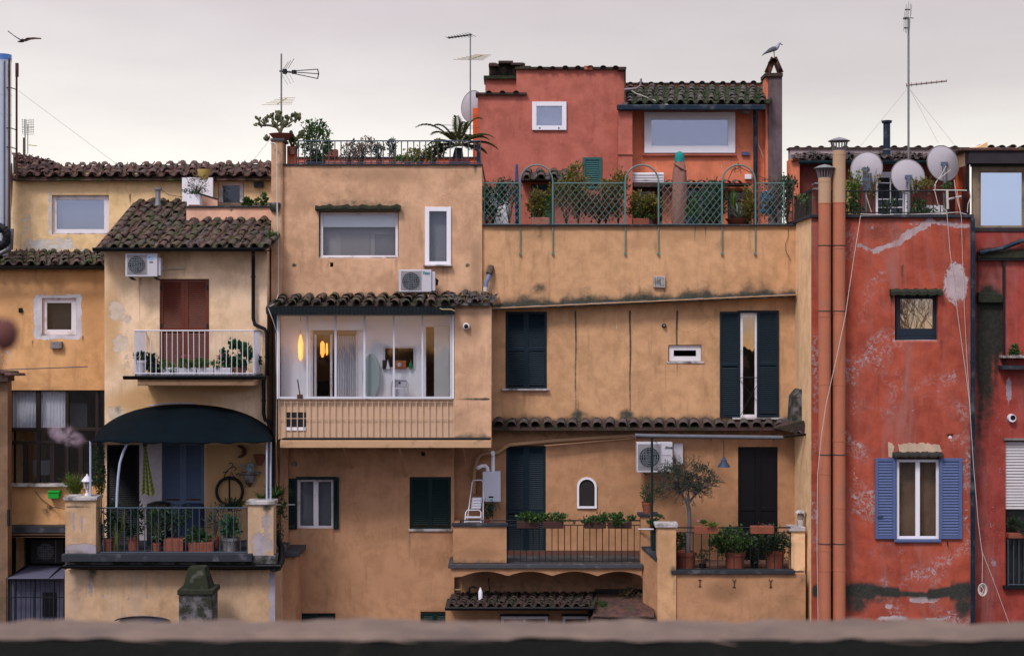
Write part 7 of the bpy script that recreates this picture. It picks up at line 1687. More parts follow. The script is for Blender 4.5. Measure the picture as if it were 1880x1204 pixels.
potplant('terracotta trough with low green herbs under the middle arch', 1177, 401, 413, .3, 0, 0, terracotta, (1183, 391, 18, 9), 420, lf_green, .05, .03, 6, box=(15, .3), st=2, name='planter_trough', cat='planter')
pot_t = potplant('small terracotta pot behind the leftmost lattice panel', 897, 398, 412, .35, 8, 6, terracotta, (905, 388, 12, 12), 120, lf_yellow, .06, .035, 4, st=3)
t = bladeplant('pale green agave in a wide terracotta bowl under the right arch', 1357, 402, .35, 22, .62, .07, leafmat('agave', [(.10, .15, .11), (.16, .21, .15)]), 1.0, .35, 'agave', 'agave', up=.75)
M().lathe(X(1355, .35), .35, [(.14, Z(414, .35)), (.26, Z(406, .35)), (.30, Z(402, .35)), (.27, Z(402, .35))], 20).build('bowl', terracotta, t)
bladeplant('light green spiky tuft behind the agave', 1346, 385, .7, 30, .5, .03, lf_lime, .35, .2, 'plant', 'spiky_tuft', up=1.2); bladeplant('tall yellow green reed tuft right of the agave', 1375, 396, .6, 34, .6, .02, lf_lime, .3, .2, 'plant', 'reed_tuft', up=1.4)
bladeplant('blue grey spiky plant low behind the clean lattice panel', 1268, 412, .3, 24, .35, .04, leafmat('blue_leaf', [(.10, .16, .28), (.14, .2, .3)]), .9, .3, 'plant', 'blue_plant', up=.7)
M().pb(1398, 1424, 350, 392, 1.6, .3).build('blue_cover', mat('blue_tarp', (.03, .12, .22), .7, var=.3, vs=3), F, bev=.06)
t = thing('lavender_post', 'slim blue wrapped post rising above the leftmost lattice panel', 'post', P(950, 412, .8)); M().tube([P(950, 412, .8), P(949, 340, .8), P(949, 302, .8)], .05, 7, rs=[.05, .05, .03]).build('post_wrap', mat('blue_wrap', (.05, .07, .18), .8, var=.4, vs=14, bmp=.8), t)
sprig = thing('arch_vine', 'few dry vine sprigs caught on the right iron arch', 'vine', P(1360, 320, 0)); leaves(M(), 1352, 312, 0, 10, 8, .1, 60, .05, .02, 4).build('foliage', lf_dry, sprig); M().tube([P(1337, 330, 0), P(1345, 312, 0), P(1360, 308, 0), P(1376, 316, 0), P(1400, 326, 0), P(1440, 345, 0)], .008, 4).build('stem', twig_m, sprig)
# closed parasol
t = thing('closed_parasol', 'folded pinkish brown parasol with a teal cap behind the lattice', 'parasol', P(1247, 414, 1.0)); pm_ = mat('parasol_cloth', (.25, .115, .09), .9, var=.12, vs=3, bmp=.3)
b = M(); n = 26; prof = [(414, 12), (400, 13.5), (370, 13), (345, 13.2), (320, 12.5), (305, 10.5), (297, 8.5)]; rings = []
for (py, r_) in prof:
    n0 = len(b.v); rings.append(n0)
    for i in range(n):
        a = 2 * math.pi * i / n; rr = r_ * K(1) * (1 + .09 * math.sin(5 * a + py * .06)); b.v.append((X(1248 - (py - 297) * .012, 1) + rr * math.cos(a), 1 + rr * math.sin(a), Z(py, 1)))
for j in range(len(rings) - 1):
    for i in range(n): i2 = (i + 1) % n; b.face((rings[j] + i, rings[j] + i2, rings[j + 1] + i2, rings[j + 1] + i), True)
b.build('folded_cloth', pm_, t)
M().lathe(X(1247.5, 1), 1, [(8.8 * K(1), Z(298, 1)), (9 * K(1), Z(290, 1)), (7.6 * K(1), Z(283, 1)), (4 * K(1), Z(279, 1)), (.01, Z(278, 1))], 18).build('cap', mat('teal_cloth', (.01, .20, .19), .8, var=.15), t)
M().tube([P(1238, 300, .9), P(1250, 308, .82), P(1260, 314, .9)], .03, 5).build('tie_strap', pm_, t); M().tube([P(1247, 425, 1), P(1247, 414, 1)], .03, 8).build('pole', galv, t)

# --- red house terrace greenery
for (px, py, rx, ry, n, lm, lb) in ((1567, 350, 14, 36, 420, lf_lime, 'bright creeper left of the first satellite dish'), (1600, 330, 16, 24, 90, lf_yellow, 'sparse yellow creeper shoots over the left dish'), (1570, 380, 18, 14, 260, lf_green, 'low green plants behind the red terrace railing left'), (1690, 345, 22, 16, 320, lf_yellow, 'yellowing shrub between the middle and right dishes'),
        (1690, 378, 24, 16, 420, lf_green, 'green plants behind the railing below the middle dish'), (1738, 342, 9, 5, 90, lf_green, 'small green plant under the right dish'), (1630, 380, 22, 12, 160, lf_dark, 'dark leaves before the white glazed door'), (1480, 368, 12, 10, 60, lf_lime, 'few bright leaves poking through the side railing of the red terrace')):
    t = thing('terrace_creeper', lb, 'creeper', P(px, 393, HY + .5)); stems(M(), px, py, HY + .5, rx, ry, .2, 8, (px, 393, HY + .5), .008).build('stems', twig_m, t); leaves(M(), px, py, HY + .5, rx, ry, .25, n, .07, .045, 9).build('foliage', lm, t)

# --- planters of the peach house roof corner
t = thing('white_box_planter', 'white square planter with a dry thyme bush on the pink parapet', 'planter', P(353, 380, .9)); M().pb(343, 367, 357, 380, .8, .3).build('planter', white_pvc, t, bev=.01); M().pb(346, 366, 376, 380, .77, .36).build('saucer', terracotta, t)
leaves(M(), 354, 352, .9, 15, 9, .2, 380, .05, .02, 8, up=-.2).build('foliage', lf_dark, t); stems(M(), 365, 343, .95, 22, 16, .2, 26, (360, 357, .95), .006).build('stems', twig_m, t); leaves(M(), 366, 340, .95, 22, 15, .25, 420, .045, .02, 10).build('dry_foliage', leafmat('dry_thyme', [(.10, .085, .05), (.14, .11, .07), (.06, .07, .035)]), t)
t = thing('yellow_pot', 'yellow pot behind the white planter against the long red roof', 'pot', P(374, 330, 1.3)); M().lathe(X(374, 1.3), 1.3, [(.10, Z(330, 1.3)), (.13, Z(320, 1.3)), (.155, Z(313, 1.3)), (.155, Z(311.5, 1.3)), (.13, Z(311.5, 1.3))], 18).build('pot', mat('yellow_glaze', (.42, .30, .09), .5, var=.15), t)
for (px, py, rx, ry, n, lb) in ((452, 374, 13, 7, 120, 'round leaved succulent left on the pink parapet'), (482, 370, 10, 11, 120, 'round leaved succulent right on the pink parapet with a tall dry stalk')):
    t = thing('succulent', lb, 'succulent', P(px, 380, .9)); leaves(M(), px, py, .9, rx, ry, .14, n, .09, .075, 5).build('foliage', lf_green, t)
    if px > 460: M().tube([P(480, 372, .9), P(477, 350, .9)], .006, 4).build('stalk', twig_m, t)
t = thing('weed_tuft', 'tuft of grass growing at the corner where the tiled roof meets the pier', 'weed', P(500, 430, -.5)); b = M()
for i in range(60): b.blade(P(500 + rp.gauss(0, 4), 436, -.6), Vector((rp.gauss(0, .4), rp.gauss(0, .3), 1)), rp.uniform(.12, .28), .012, .3)
b.build('blades', lf_green, t)

# --- white balcony
Yb = -1.25; pw = mat('planter_white', (.50, .48, .52), .5, var=.05)
potplant('tall white pot with a spiky succulent at the left end of the white balcony', 258, 661, 689, Yb - .1, 12, 9, pw, (257, 655, 10, 8), 180, lf_dark, .08, .04, 0, st=0)
potplant('black pot with glossy dark leaves near the left end of the white balcony', 286, 668, 689, Yb, 9, 8, gut_black, (278, 665, 14, 15), 240, lf_dark, .10, .06, 6, st=4)
for i, (a, c) in enumerate(((297, 327), (327, 360), (361, 392), (392, 424))):
    potplant(('first', 'second', 'third', 'fourth')[i] + ' white trough from the left on the balcony, trailing lime green leaves' + (' lowest' if i == 0 else ''), (a + c) / 2, 675, 688, Yb - .1, 0, 0, pw, ((a + c) / 2, 668 + (4 if i == 0 else 0), 16, 8 + (4 if i == 0 else 0)), 330, lf_lime, .06, .04, 7, box=((c - a) / 2 - .4, .22), st=0, name='white_trough', cat='planter', group='white troughs along the balcony')
leaves(M(), 408, 656, Yb, 16, 8, .15, 110, .05, .03, 6).build('pink_flowers', lf_pink, bpy.data.objects['white_trough.003'], kind='stuff'); leaves(M(), 340, 655, Yb, 30, 5, .1, 40, .04, .02, 6).build('pink_flowers', lf_pink, bpy.data.objects['white_trough.001'], kind='stuff')
potplant('big glossy round succulent in a terracotta pot at the right end of the white balcony', 440, 674, 689, Yb, 13, 10, terra_pink, (436, 654, 22, 20), 520, leafmat('gloss_green', [(.010, .05, .016), (.022, .095, .028), (.03, .12, .03)], .4), .11, .085, 9, st=4)
potplant('dark succulent leaning out left of the big one on the white balcony', 418, 672, 689, Yb, 7, 6, gut_black, (424, 662, 9, 14), 120, lf_dark, .10, .06, 4, st=2); potplant('small succulent at the far right corner of the white balcony', 474, 672, 689, Yb + .4, 6, 5, pw, (474, 655, 6, 9), 60, lf_dark, .09, .05, 3, st=1)

# --- lower terrace
t = thing('terrace_lantern', 'white lantern on the left pier of the lower terrace', 'lantern', P(160, 911, TY + .2)); x = X(160, TY + .2); y = TY + .2
M().lathe(x, y, [(.06, Z(911, TY)), (.05, Z(909, TY)), (.022, Z(906, TY)), (.03, Z(902, TY)), (.02, Z(899, TY)), (.06, Z(898, TY))], 10).build('stem', rail_white, t)
M().lathe(x, y, [(.055, Z(898, TY)), (.09, Z(885, TY))], 6).build('lantern_glass', glass('lantern_glass', (1, .9, .8), .25), t)
for i in range(6):
    a = math.pi * i / 3; M().tube([(x + .055 * math.cos(a), y + .055 * math.sin(a), Z(898, TY)), (x + .09 * math.cos(a), y + .09 * math.sin(a), Z(885, TY))], .007, 4).build('rib', rail_white, t)
M().lathe(x, y, [(.125, Z(885, TY)), (.12, Z(883.5, TY)), (.06, Z(877, TY)), (.03, Z(875, TY)), (.02, Z(873, TY)), (.01, Z(871, TY))], 6).build('roof_cap', rail_white, t)
t = thing('striped_cloth', 'yellow and white checked cloth hanging from the awning', 'towel', P(270, 912, -1.6)); b = M(); nu, nv = 30, 26
for j in range(nv + 1):
    v = j / nv; wd = 3 + 13 * v ** 1.2; py = 818 + (908 - 818) * v
    for i in range(nu + 1):
        u = i / nu - .5; px = 266 + v * 5 + u * 2 * wd * .95; b.v.append((X(px, -1.6), -1.6 + .06 * math.sin(u * 22) * (0.3 + v), Z(py + (4 * math.sin(u * 9) - 3 * u) * v, -1.6)))
for j in range(nv):
    for i in range(nu): a = j * (nu + 1) + i; b.face((a, a + 1, a + nu + 2, a + nu + 1), True)
o = b.build('cloth', None or mat('cloth_plain', (.5, .5, .5)), t)
uv = o.data.uv_layers.new(name='uv')
for p_ in o.data.polygons:
    for li in p_.loop_indices: vi = o.data.loops[li].vertex_index; uv.data[li].uv = ((vi % (nu + 1)) / nu, (vi // (nu + 1)) / nv)
mc = bpy.data.materials.new('checked_cloth'); Nn, Ll, bb = nodes_of(mc); tcn = Nn.new('ShaderNodeTexCoord'); spn = Nn.new('ShaderNodeSeparateXYZ'); Ll.new(tcn.outputs['UV'], spn.inputs[0])
f1 = math_(Nn, Ll, 'GREATER_THAN', math_(Nn, Ll, 'FRACT', math_(Nn, Ll, 'MULTIPLY', spn.outputs[1], 12), 0), .5); f2 = math_(Nn, Ll, 'GREATER_THAN', math_(Nn, Ll, 'FRACT', math_(Nn, Ll, 'MULTIPLY', spn.outputs[0], 7), 0), .5)
cc = mixc(Nn, Ll, f1, mixc(Nn, Ll, f2, (.48, .48, .46), (.42, .42, .12)), mixc(Nn, Ll, f2, (.36, .38, .04), (.24, .28, .015))); Ll.new(cc, bb.inputs['Base Color']); bb.inputs['Roughness'].default_value = .9; o.data.materials[0] = mc
M().tube([P(266, 818, -1.6), P(268, 800, -1.7), P(269, 770, -1.7)], .05, 6).build('gathered_top', mat('brown_cord', (.10, .06, .04), .9), t)
# wall ornaments
wo = -.64
t = thing('crescent_ornament', 'rusty crescent moon face on the ochre wall', 'wall ornament', P(444, 828, wo)); pts = []
for i in range(13): a = R(110 - 220 * i / 12); pts.append((X(440 + 13 * math.cos(a), wo), Z(828.5 - 11.5 * math.sin(a), wo)))
for i in range(9): a = R(-75 + 150 * i / 8); pts.append((X(437 + 8 * math.cos(a) + (1.6 if i in (3, 5) else 0) - (1.6 if i == 4 else 0), wo), Z(828.5 - 8.5 * math.sin(a), wo)))
M().prism(pts, wo - .04, wo).build('crescent', rust, t)
t = thing('wall_pot', 'half round terracotta wall pot', 'wall pot', P(478, 852, wo)); M().lathe(X(478, wo), wo - .08, [(.03, Z(853.5, wo)), (.09, Z(846, wo)), (.135, Z(837, wo)), (.15, Z(836, wo)), (.15, Z(833.5, wo)), (.12, Z(833.5, wo))], 18).build('pot', terracotta, t)
t = thing('enamel_jug', 'pale enamel jug with dark lettering on the grey mask shelf', 'jug', P(459, 867, wo - .1)); M().lathe(X(461, wo), wo - .12, [(.09, Z(867, wo)), (.092, Z(856, wo)), (.088, Z(849, wo)), (.08, Z(848.5, wo))], 18).build('jug_body', mat('enamel', (.22, .26, .27), .5, var=.15), t)
M().tube([P(453, 862, wo - .12), P(447, 856, wo - .12), P(441, 852, wo - .12)], .02, 6, rs=[.035, .022, .016]).build('spout', MATS['enamel'], t); text('The', 461, 857, wo - .215, .07, iron, t, shear=.2)
t = thing('mask_shelf', 'grey stone shelf shaped as a bearded face', 'shelf', P(457, 892, wo)); M().pb(441, 477, 867, 871, wo - .24, .24).build('shelf_board', cement, t, bev=.02)
b = M(); loft(b, [P(458, 870, wo - .06), P(458, 876, wo - .08), P(458, 883, wo - .08), P(458, 889, wo - .05), P(458, 893, wo - .02)], [(.08, .15), (.11, .13), (.10, .11), (.06, .07), (.01, .02)], 14).build('face', cement, t); b = M(); b.ball(P(458, 886, wo - .13), .055, 10, (1.1, .8, 1)); b.build('beard', rust, t); M().ball(P(458, 879, wo - .18), .02, 8).build('nose', cement, t)
t = thing('bicycle_ornament', 'black bicycle wheel ring with a tiny iron cyclist frame above it', 'wall ornament', P(422, 928, wo)); cyy = 902; n = 32
M().tube([P(421.5 + 24 * math.cos(2 * math.pi * i / n), cyy + 25.5 * math.sin(2 * math.pi * i / n), wo - .05) for i in range(n + 1)], .035, 8, caps=False).build('wheel_ring', gut_black, t); M().tube([P(421, 878, wo - .05), P(421.5, 928, wo - .05)], .022, 6).build('centre_bar', gut_black, t)
for pts in (((411, 877), (414, 868), (418, 862), (425, 858), (428, 851), (424, 849), (420, 851)), ((409, 867), (419, 865)), ((413, 877), (421, 875), (425, 866), (431, 877)), ((425, 858), (431, 856), (434, 860), (431, 863)), ((433, 871), (439, 868), (442, 871), (438, 874)), ((411, 878), (430, 878))): M().tube([P(x_, y_, wo - .04) for x_, y_ in pts], .011, 5).build('iron_scroll', iron, t)
# terrace plants
for (px, py, rx, ry, n, lm, lb) in ((182, 862, 9, 50, 620, lf_dark, 'dark ivy column climbing beside the white pole'), (186, 880, 8, 22, 90, lf_gold, 'yellow leaves low in the ivy column')):
    t = thing('ivy_column', lb, 'ivy', P(px, 930, -2.2)); leaves(M(), px, py, -2.2, rx, ry, .15, n, .06, .045, 0, up=0).build('foliage', lm, t); M().tube([P(px, 1000, -2.2), P(px + 1, 880, -2.2), P(px, 820, -2.2)], .012, 5).build('stem', twig_m, t)
t = bladeplant('yellow green feathery bush behind the left pier lantern', 140, 910, -1.9, 130, .58, .022, lf_yellow, .62, .5, 'plant', 'feathery_bush', up=1.0)
leaves(M(), 140, 893, -1.9, 24, 20, .3, 420, .10, .016, 10, up=.9).build('fronds', lf_lime, t)
potplant('leafy plant with glossy leaves by the blue shutters of the lower terrace', 318, 990, 1014, -2.2, 15, 12, terracotta, (320, 948, 22, 22), 420, lf_dark, .10, .04, 8, box=(18, .4), st=8)
potplant('low terracotta trough of mixed succulents on the lower terrace', 368, 996, 1015, -2.3, 0, 0, terracotta, (368, 984, 24, 14), 330, lf_green, .09, .05, 7, box=(22, .35), st=3)
potplant('bushy mint green plant in a grey pot near the right pier', 424, 986, 1015, -2.3, 17, 13, cement, (423, 964, 18, 17), 620, leafmat('mint', [(.02, .07, .03), (.04, .12, .05), (.06, .15, .06)]), .07, .05, 10, st=6)
potplant('small terracotta pot with a thin plant in the middle of the terrace railing', 288, 996, 1015, -2.35, 8, 6, terracotta, (288, 965, 12, 28), 190, lf_green, .09, .04, 6, st=8)
potplant('terracotta pot at the left behind the terrace railing', 200, 988, 1014, -2.3, 10, 8, terracotta, (204, 955, 16, 32), 380, lf_dark, .09, .045, 8, st=8); potplant('second terracotta pot from the left behind the terrace railing', 245, 984, 1014, -2.2, 11, 9, terracotta, (246, 955, 18, 30), 340, lf_dark, .10, .045, 7, st=8)
bladeplant('yellow green snake plant leaning by the railing', 214, 1012, -2.45, 7, .62, .09, leafmat('snake', [(.09, .10, .02), (.13, .13, .03)]), .25, .0, 'plant', 'snake_plant', up=1.6); bladeplant('tall single snake plant leaf beside the curved pole', 228, 972, -2.45, 3, .55, .09, leafmat('snake2', [(.09, .10, .02), (.12, .10, .03)]), .12, .0, 'plant', 'snake_plant', up=1.8)
potplant('thin twiggy plant before the blue shutters', 395, 985, 1014, -1.9, 9, 7, terracotta, (398, 950, 22, 34), 260, lf_olive, .07, .025, 9, st=14)
t = thing('black_bin', 'black rounded bin and table stuff in the shade of the terrace', 'bin', P(300, 1012, -1.4)); M().lathe(X(292, -1.4), -1.4, [(.26, Z(1015, -1.4)), (.28, Z(935, -1.4)), (.26, Z(924, -1.4)), (.1, Z(920, -1.4))], 18).build('bin_body', gut_black, t)
t = thing('dark_cushions', 'dark armchair backs in the shade of the terrace', 'armchair', P(350, 1012, -1.2)); M().pb(330, 372, 925, 1012, -1.2, .3).build('chair_back', mat('blue_black', (.02, .03, .06), .9), t, bev=.08)
potplant('climbing jasmine below the bicycle ring', 425, 985, 1010, -1.2, 10, 8, terracotta, (425, 928, 26, 14), 360, lf_dark, .07, .035, 8, st=8)
bladeplant('long leaved green plant arching over the right pier of the lower terrace', 505, 915, -2.0, 70, .55, .035, lf_green, 1.0, .7, 'plant', 'arching_plant', up=.8); bladeplant('arching leaves left of the right pier pole', 480, 918, -2.1, 30, .4, .03, lf_green, 1.0, .6, 'plant', 'arching_plant', up=.7)
t = thing('hanging_plant', 'red flowered trailing plant hanging outside the right pier', 'plant', P(516, 950, -1.6)); leaves(M(), 514, 945, -1.6, 12, 46, .2, 420, .07, .04, 12, up=-.3).build('foliage', lf_dark, t); leaves(M(), 514, 908, -1.8, 5, 3, .06, 26, .05, .05, 2).build('red_flowers', lf_redf, t); leaves(M(), 516, 930, -1.7, 8, 7, .1, 60, .07, .05, 3).build('lime_leaves', lf_lime, t)
M().tube([P(500, 926, -2.2), P(541, 926, -.9)], .014, 5).build('white_rod', rail_white, t); M().tube([P(515, 920, -1.6), P(515, 1000, -1.6)], .01, 4).build('stems', twig_m, t)
t = thing('green_box', 'bright green plastic box on the wall below the dark glazing', 'box', P(97, 915, 1.1)); M().pb(88, 108, 903, 915, 1.0, .18).build('box_body', mat('bright_green', (.01, .30, .03), .5), t, bev=.01); M().pb(87, 109, 901, 904.5, .98, .22).build('lid', MATS['bright_green'], t, bev=.008)
leaves(M(), 90, 938, 1.15, 10, 8, .05, 50, .05, .02, 4).build('wall_creeper', lf_dry, B)
cable('wall_cable', 'sagging dark cable under the dark glazing at the lower left', [(64, 900, 1.15), (75, 915, 1.15), (95, 930, 1.15), (118, 934, .6)], .008, cable_dark)
M().tube([P(16, 935, .25), P(16, 965, .25)], .04, 6).build('side_bracket', iron, B)

# --- balcony and pot terrace of the sand house
t = thing('gas_boiler', 'white wall boiler with two flue pipes on the balcony wall', 'boiler', P(903, 921, -.3)); M().pb(886, 919, 866, 921, -.42, .38).build('casing', mat('boiler_white', (.56, .56, .64), .35, var=.03), t, bev=.012)
M().tube([P(905, 866, -.25), P(905, 842, -.25), P(905, 830, -.25)], .045, 10).build('flue_pipe', white_pvc, t); M().lathe(X(905, -.25), Z(831, -.25), [(.05, -.25), (.05, -.36)], 12, axis='y').build('flue_elbow', white_pvc, t)
M().tube([P(895, 866, -.25), P(895, 859, -.25), P(891, 855, -.27), P(884, 855, -.33), P(877, 859, -.42)], .045, 10).build('flue_bend', white_pvc, t)
M().pb(897, 906, 910.5, 913.5, -.425, .008).build('display', iron, t, bev=.002); M().pb(899, 905, 915, 919, -.424, .006).build('sticker', mat('sticker_teal', (.25, .45, .45), .6), t)
for (a, c) in ((890, 893), (896, 895), (902, 902), (908, 909), (915, 919)): M().tube([P(a, 921, -.25), P(a + 1, 930, -.25), P(c, 938 - abs(a - 902) * .3, -.2), P(c + 2, 934, -.15)], .012, 5).build('connection_pipe', galv if a != 896 else mat('brass', (.3, .2, .06), .4, metal=.7), t)
M().pb(903, 909, 930, 936, -.3, .1).build('pump', galv, t, bev=.02)
def ladder(label, x0, x1, y0, y1, Y, shift, rungs, m):
    t = thing('step_ladder', label, 'ladder', P((x0 + x1) / 2, y1, Y), 'folding steps leaning beside the boiler'); 
    M().tube([P(x0, y1, Y - .1), P(x0 + shift, y0 + 4, Y + .1), P(x0 + shift + 3, y0, Y + .1), P(x1 - 3, y0, Y + .1), P(x1, y0 + 4, Y + .1), P(x1, y1, Y - .1)], .013, 6).build('frame', m, t)
    for y in rungs: M().pb(x0 + shift * (y1 - y) / (y1 - y0) + 1, x1 - 1, y, y + 2.5, Y - .08, .08).build('step', m, t)
    return t
ladder('taller white stepladder leaning left of the boiler', 857, 887, 881, 962, -.75, 10, (), rail_white); ladder('shorter white folding steps in front of the taller ladder', 853, 883, 936, 962, -.95, 2, (948, 955), rail_white)
t = thing('white_notice_board', 'white slatted tray leaning against the ladder', 'tray', P(875, 934, -.7)); b_ = M().prism([(X(865, -.7), Z(933, -.7)), (X(883, -.7), Z(933, -.7)), (X(885, -.7), Z(912, -.7)), (X(867, -.7), Z(912, -.7))], -.8, -.77).build('tray_board', mat('tray_grey', (.38, .38, .46), .6), t)
for y in (915, 920, 925, 930): M().pb(868, 882, y, y + 2.5, -.812, .01).build('tray_slat', rail_white, t)
potplant('dark green plant half hidden behind the ladder under the boiler', 893, 952, 964, -.6, 6, 5, terracotta, (893, 940, 10, 20), 300, lf_dark, .06, .04, 5, st=4)
for i, (a, c, lb) in enumerate(((949, 990, 'left brown rail planter of geraniums on the middle balcony'), (996, 1035, 'second brown rail planter of geraniums before the blue green door'), (1073, 1113, 'third rail planter of geraniums below the arched window'), (1116, 1160, 'rightmost rail planter of geraniums on the middle balcony'))):
    potplant(lb, (a + c) / 2, 957, 970, BY - .12, 0, 0, mat('planter_brown', (.05, .022, .018), .6), ((a + c) / 2, 952, 23, 9), 330, lf_green, .07, .055, 9, box=((c - a) / 2, .18), st=4, name='rail_planter', cat='planter', group='planters hooked on the balcony railing')
t = thing('loose_sprig', 'few leaves straying right of the second rail planter', 'plant', P(1050, 962, BY)); leaves(M(), 1048, 957, BY, 7, 4, .05, 20, .06, .05, 2).build('foliage', lf_green, t)
potplant('terracotta pot with a wispy bush standing on the pier between balcony and terrace', 1189, 921, 943, BY + .1, 11, 7.5, terracotta, (1197, 908, 20, 20), 460, leafmat('wispy', [(.03, .06, .02), (.06, .10, .04), (.04, .08, .03)]), .06, .025, 12, st=18)
t = thing('dark_green_tub', 'tall dark green tub with a low green bush beside the pier', 'planter', P(1203, 1025, -1.5)); M().prism([(X(1195, -1.5), Z(960, -1.5)), (X(1212, -1.5), Z(960, -1.5)), (X(1210, -1.5), Z(1022, -1.5)), (X(1197, -1.5), Z(1015, -1.5))], -1.5, -1.2).build('tub', sh_green, t); leaves(M(), 1207, 954, -1.35, 16, 7, .18, 300, .05, .04, 5).build('foliage', lf_green, t)
t = thing('green_post', 'thin dark green iron post standing before the air conditioner', 'post', P(1197, 1000, -1.55)); M().tube([P(1197, 965, -1.55), P(1197, 800, -1.55)], .026, 8).build('post_tube', sh_green, t)
t = thing('rolled_awning', 'long grey rolled awning tube under the tile ledge', 'awning', P(1300, 803, -1.5)); M().tube([P(1166, 799, -1.55), P(1190, 800, -1.55), P(1437, 803, -1.55)], .055, 8, flat=.8).build('roll', mat('awning_grey', (.11, .115, .14), .8, var=.35, vs=5, dirt=(.2, .18, .17), dirtamt=.25), t)
for px in (1203, 1305, 1420): M().tube([P(px, 803, -1.5), P(px, 808, -.1)], .015, 5).build('awning_arm', iron, t)
t = thing('pendant_lamp', 'unlit grey blue pendant lamp hanging under the ledge', 'lamp', P(1329, 857, -1.0)); M().lathe(X(1329, -1), -1, [(.145, Z(857, -1)), (.14, Z(855.5, -1)), (.07, Z(848, -1)), (.065, Z(844, -1)), (.035, Z(842, -1)), (.03, Z(839, -1))], 20).build('lamp_shade', mat('lamp_blue', (.05, .075, .13), .5), t); M().tube([P(1329, 839, -1), P(1329, 808, -1)], .008, 4).build('cord', iron, t)
# olive tree
OY = -1.2
t = thing('potted_olive_tree', 'grey green olive tree with a round crown in a terracotta pot', 'potted tree', P(1259, 1046, OY)); pot_lathe(1259, 1012, 1048, OY, 19, 16, terracotta, t)
b = M(); b.tube([P(1263, 1014, OY), P(1264, 985, OY), P(1266, 955, OY), P(1265, 935, OY), P(1262, 922, OY)], .05, 8, rs=[.06, .045, .042, .045, .04])
for pts in (((1262, 924), (1252, 908), (1240, 898), (1228, 888)), ((1262, 924), (1275, 910), (1288, 898), (1300, 886)), ((1263, 926), (1264, 905), (1262, 880)), ((1252, 908), (1246, 890), (1242, 870)), ((1275, 910), (1276, 890), (1280, 872))): b.tube([P(x_, y_, OY + rp.uniform(-.15, .15) * i) for i, (x_, y_) in enumerate(pts)], .025, 6, rs=[.028, .02, .015, .008][:len(pts)])
b.build('trunk', mat('olive_bark', (.10, .095, .11), .9, var=.25, vs=12, bmp=.6), t)
b = M()
for (x_, y_, rx_, ry_, n_) in ((1262, 886, 34, 17, 900), (1237, 866, 20, 13, 380), (1262, 860, 20, 9, 260), (1290, 872, 20, 14, 380), (1248, 896, 24, 12, 380), (1278, 900, 22, 10, 320), (1226, 886, 13, 9, 170), (1304, 886, 10, 8, 130), (1216, 872, 8, 6, 60), (1309, 874, 6, 6, 40), (1240, 852, 8, 6, 60), (1283, 856, 8, 6, 60)): leaves(b, x_, y_, OY, rx_, ry_, .3, n_, .075, .019, 13)
for _ in range(46):
    an = rp.uniform(0, 6.28); q = Vector(P(1262 + 50 * math.cos(an) * rp.uniform(.85, 1.1), 882 - 30 * math.sin(an) * rp.uniform(.8, 1.15), OY + rp.uniform(-.3, .3))); dv_ = Vector((math.cos(an), rp.gauss(0, .3), math.sin(an) + .3)).normalized()
    for i_ in range(9): b.leaf(q + dv_ * .022 * i_, dv_ + Vector((rp.gauss(0, .7), rp.gauss(0, .7), rp.gauss(0, .5))), (rp.gauss(0, 1), 1, 0), .07, .018)
b.build('crown', lf_olive, t); b = M()
for _ in range(60):
    a = rp.uniform(0, 6.28); c = Vector(P(1262, 886, OY)); e = c + Vector((math.cos(a) * .6 * rp.uniform(.7, 1.05), rp.uniform(-.35, .35), math.sin(a) * .36 * rp.uniform(.8, 1.15))); b.tube([c.lerp(e, .3), e], .004, 3, caps=False)
b.build('twigs', bark, t)
potplant('dark round bush behind the olive pot', 1249, 1012, 1030, OY + .5, 9, 8, terracotta, (1249, 995, 13, 18), 520, lf_dark, .05, .04, 0, st=2)
potplant('leafy basil like bush in a large terracotta pot, left one of the pair', 1350, 1012, 1047, -1.45, 19, 15, terracotta, (1346, 992, 34, 24), 1100, lf_green, .085, .06, 16, st=10, group='large leafy pots at the terrace railing')
potplant('tall bushy plant in a large terracotta pot, right one of the pair', 1422, 1008, 1047, -1.4, 19, 15, terracotta, (1420, 990, 28, 32), 850, lf_dark, .075, .05, 14, st=10, group='large leafy pots at the terrace railing')
potplant('straggly dark plant between the two large terracotta pots', 1385, 1022, 1047, -1.2, 9, 7, gut_black, (1384, 1000, 16, 26), 340, lf_dark, .09, .035, 8, st=12); potplant('small weedy pot beside the olive pot', 1290, 1034, 1047, -1.2, 7, 6, gut_black, (1290, 1020, 12, 12), 150, lf_dark, .06, .03, 5, st=4)
potplant('brown rail planter with a pink flower on the right terrace railing', 1297, 966, 980, SY - .1, 0, 0, terracotta, (1297, 962, 17, 4.5), 220, lf_lime, .05, .045, 6, box=(22, .2), st=0, name='rail_planter', cat='planter'); leaves(M(), 1284, 954, SY - .1, 3, 2, .03, 12, .04, .04, 2).build('pink_flower', lf_pink, bpy.data.objects['rail_planter.004'])
potplant('dusty rail planter nearly bare on the right terrace railing', 1400, 966, 980, SY - .1, 0, 0, terracotta, (1400, 964, 18, 3), 50, lf_dry, .04, .02, 4, box=(21, .2), st=0, name='rail_planter', cat='planter')
t = thing('stone_lantern', 'small lantern shaped ornament on the right end pier', 'ornament', P(1470, 966, SY + .5)); x = X(1470, SY + .5); y = SY + .5; zq = lambda p: Z(p, SY + .5)
M().pb(1465, 1475, 955, 966, SY + .4, .12).build('base', marble, t, bev=.01); M().lathe(x, y, [(.05, zq(955)), (.075, zq(948)), (.06, zq(941))], 8).build('lantern_body', cement, t); M().lathe(x, y, [(.13, zq(941)), (.12, zq(939)), (.04, zq(935)), (.01, zq(934))], 10).build('lantern_cap', marble, t)
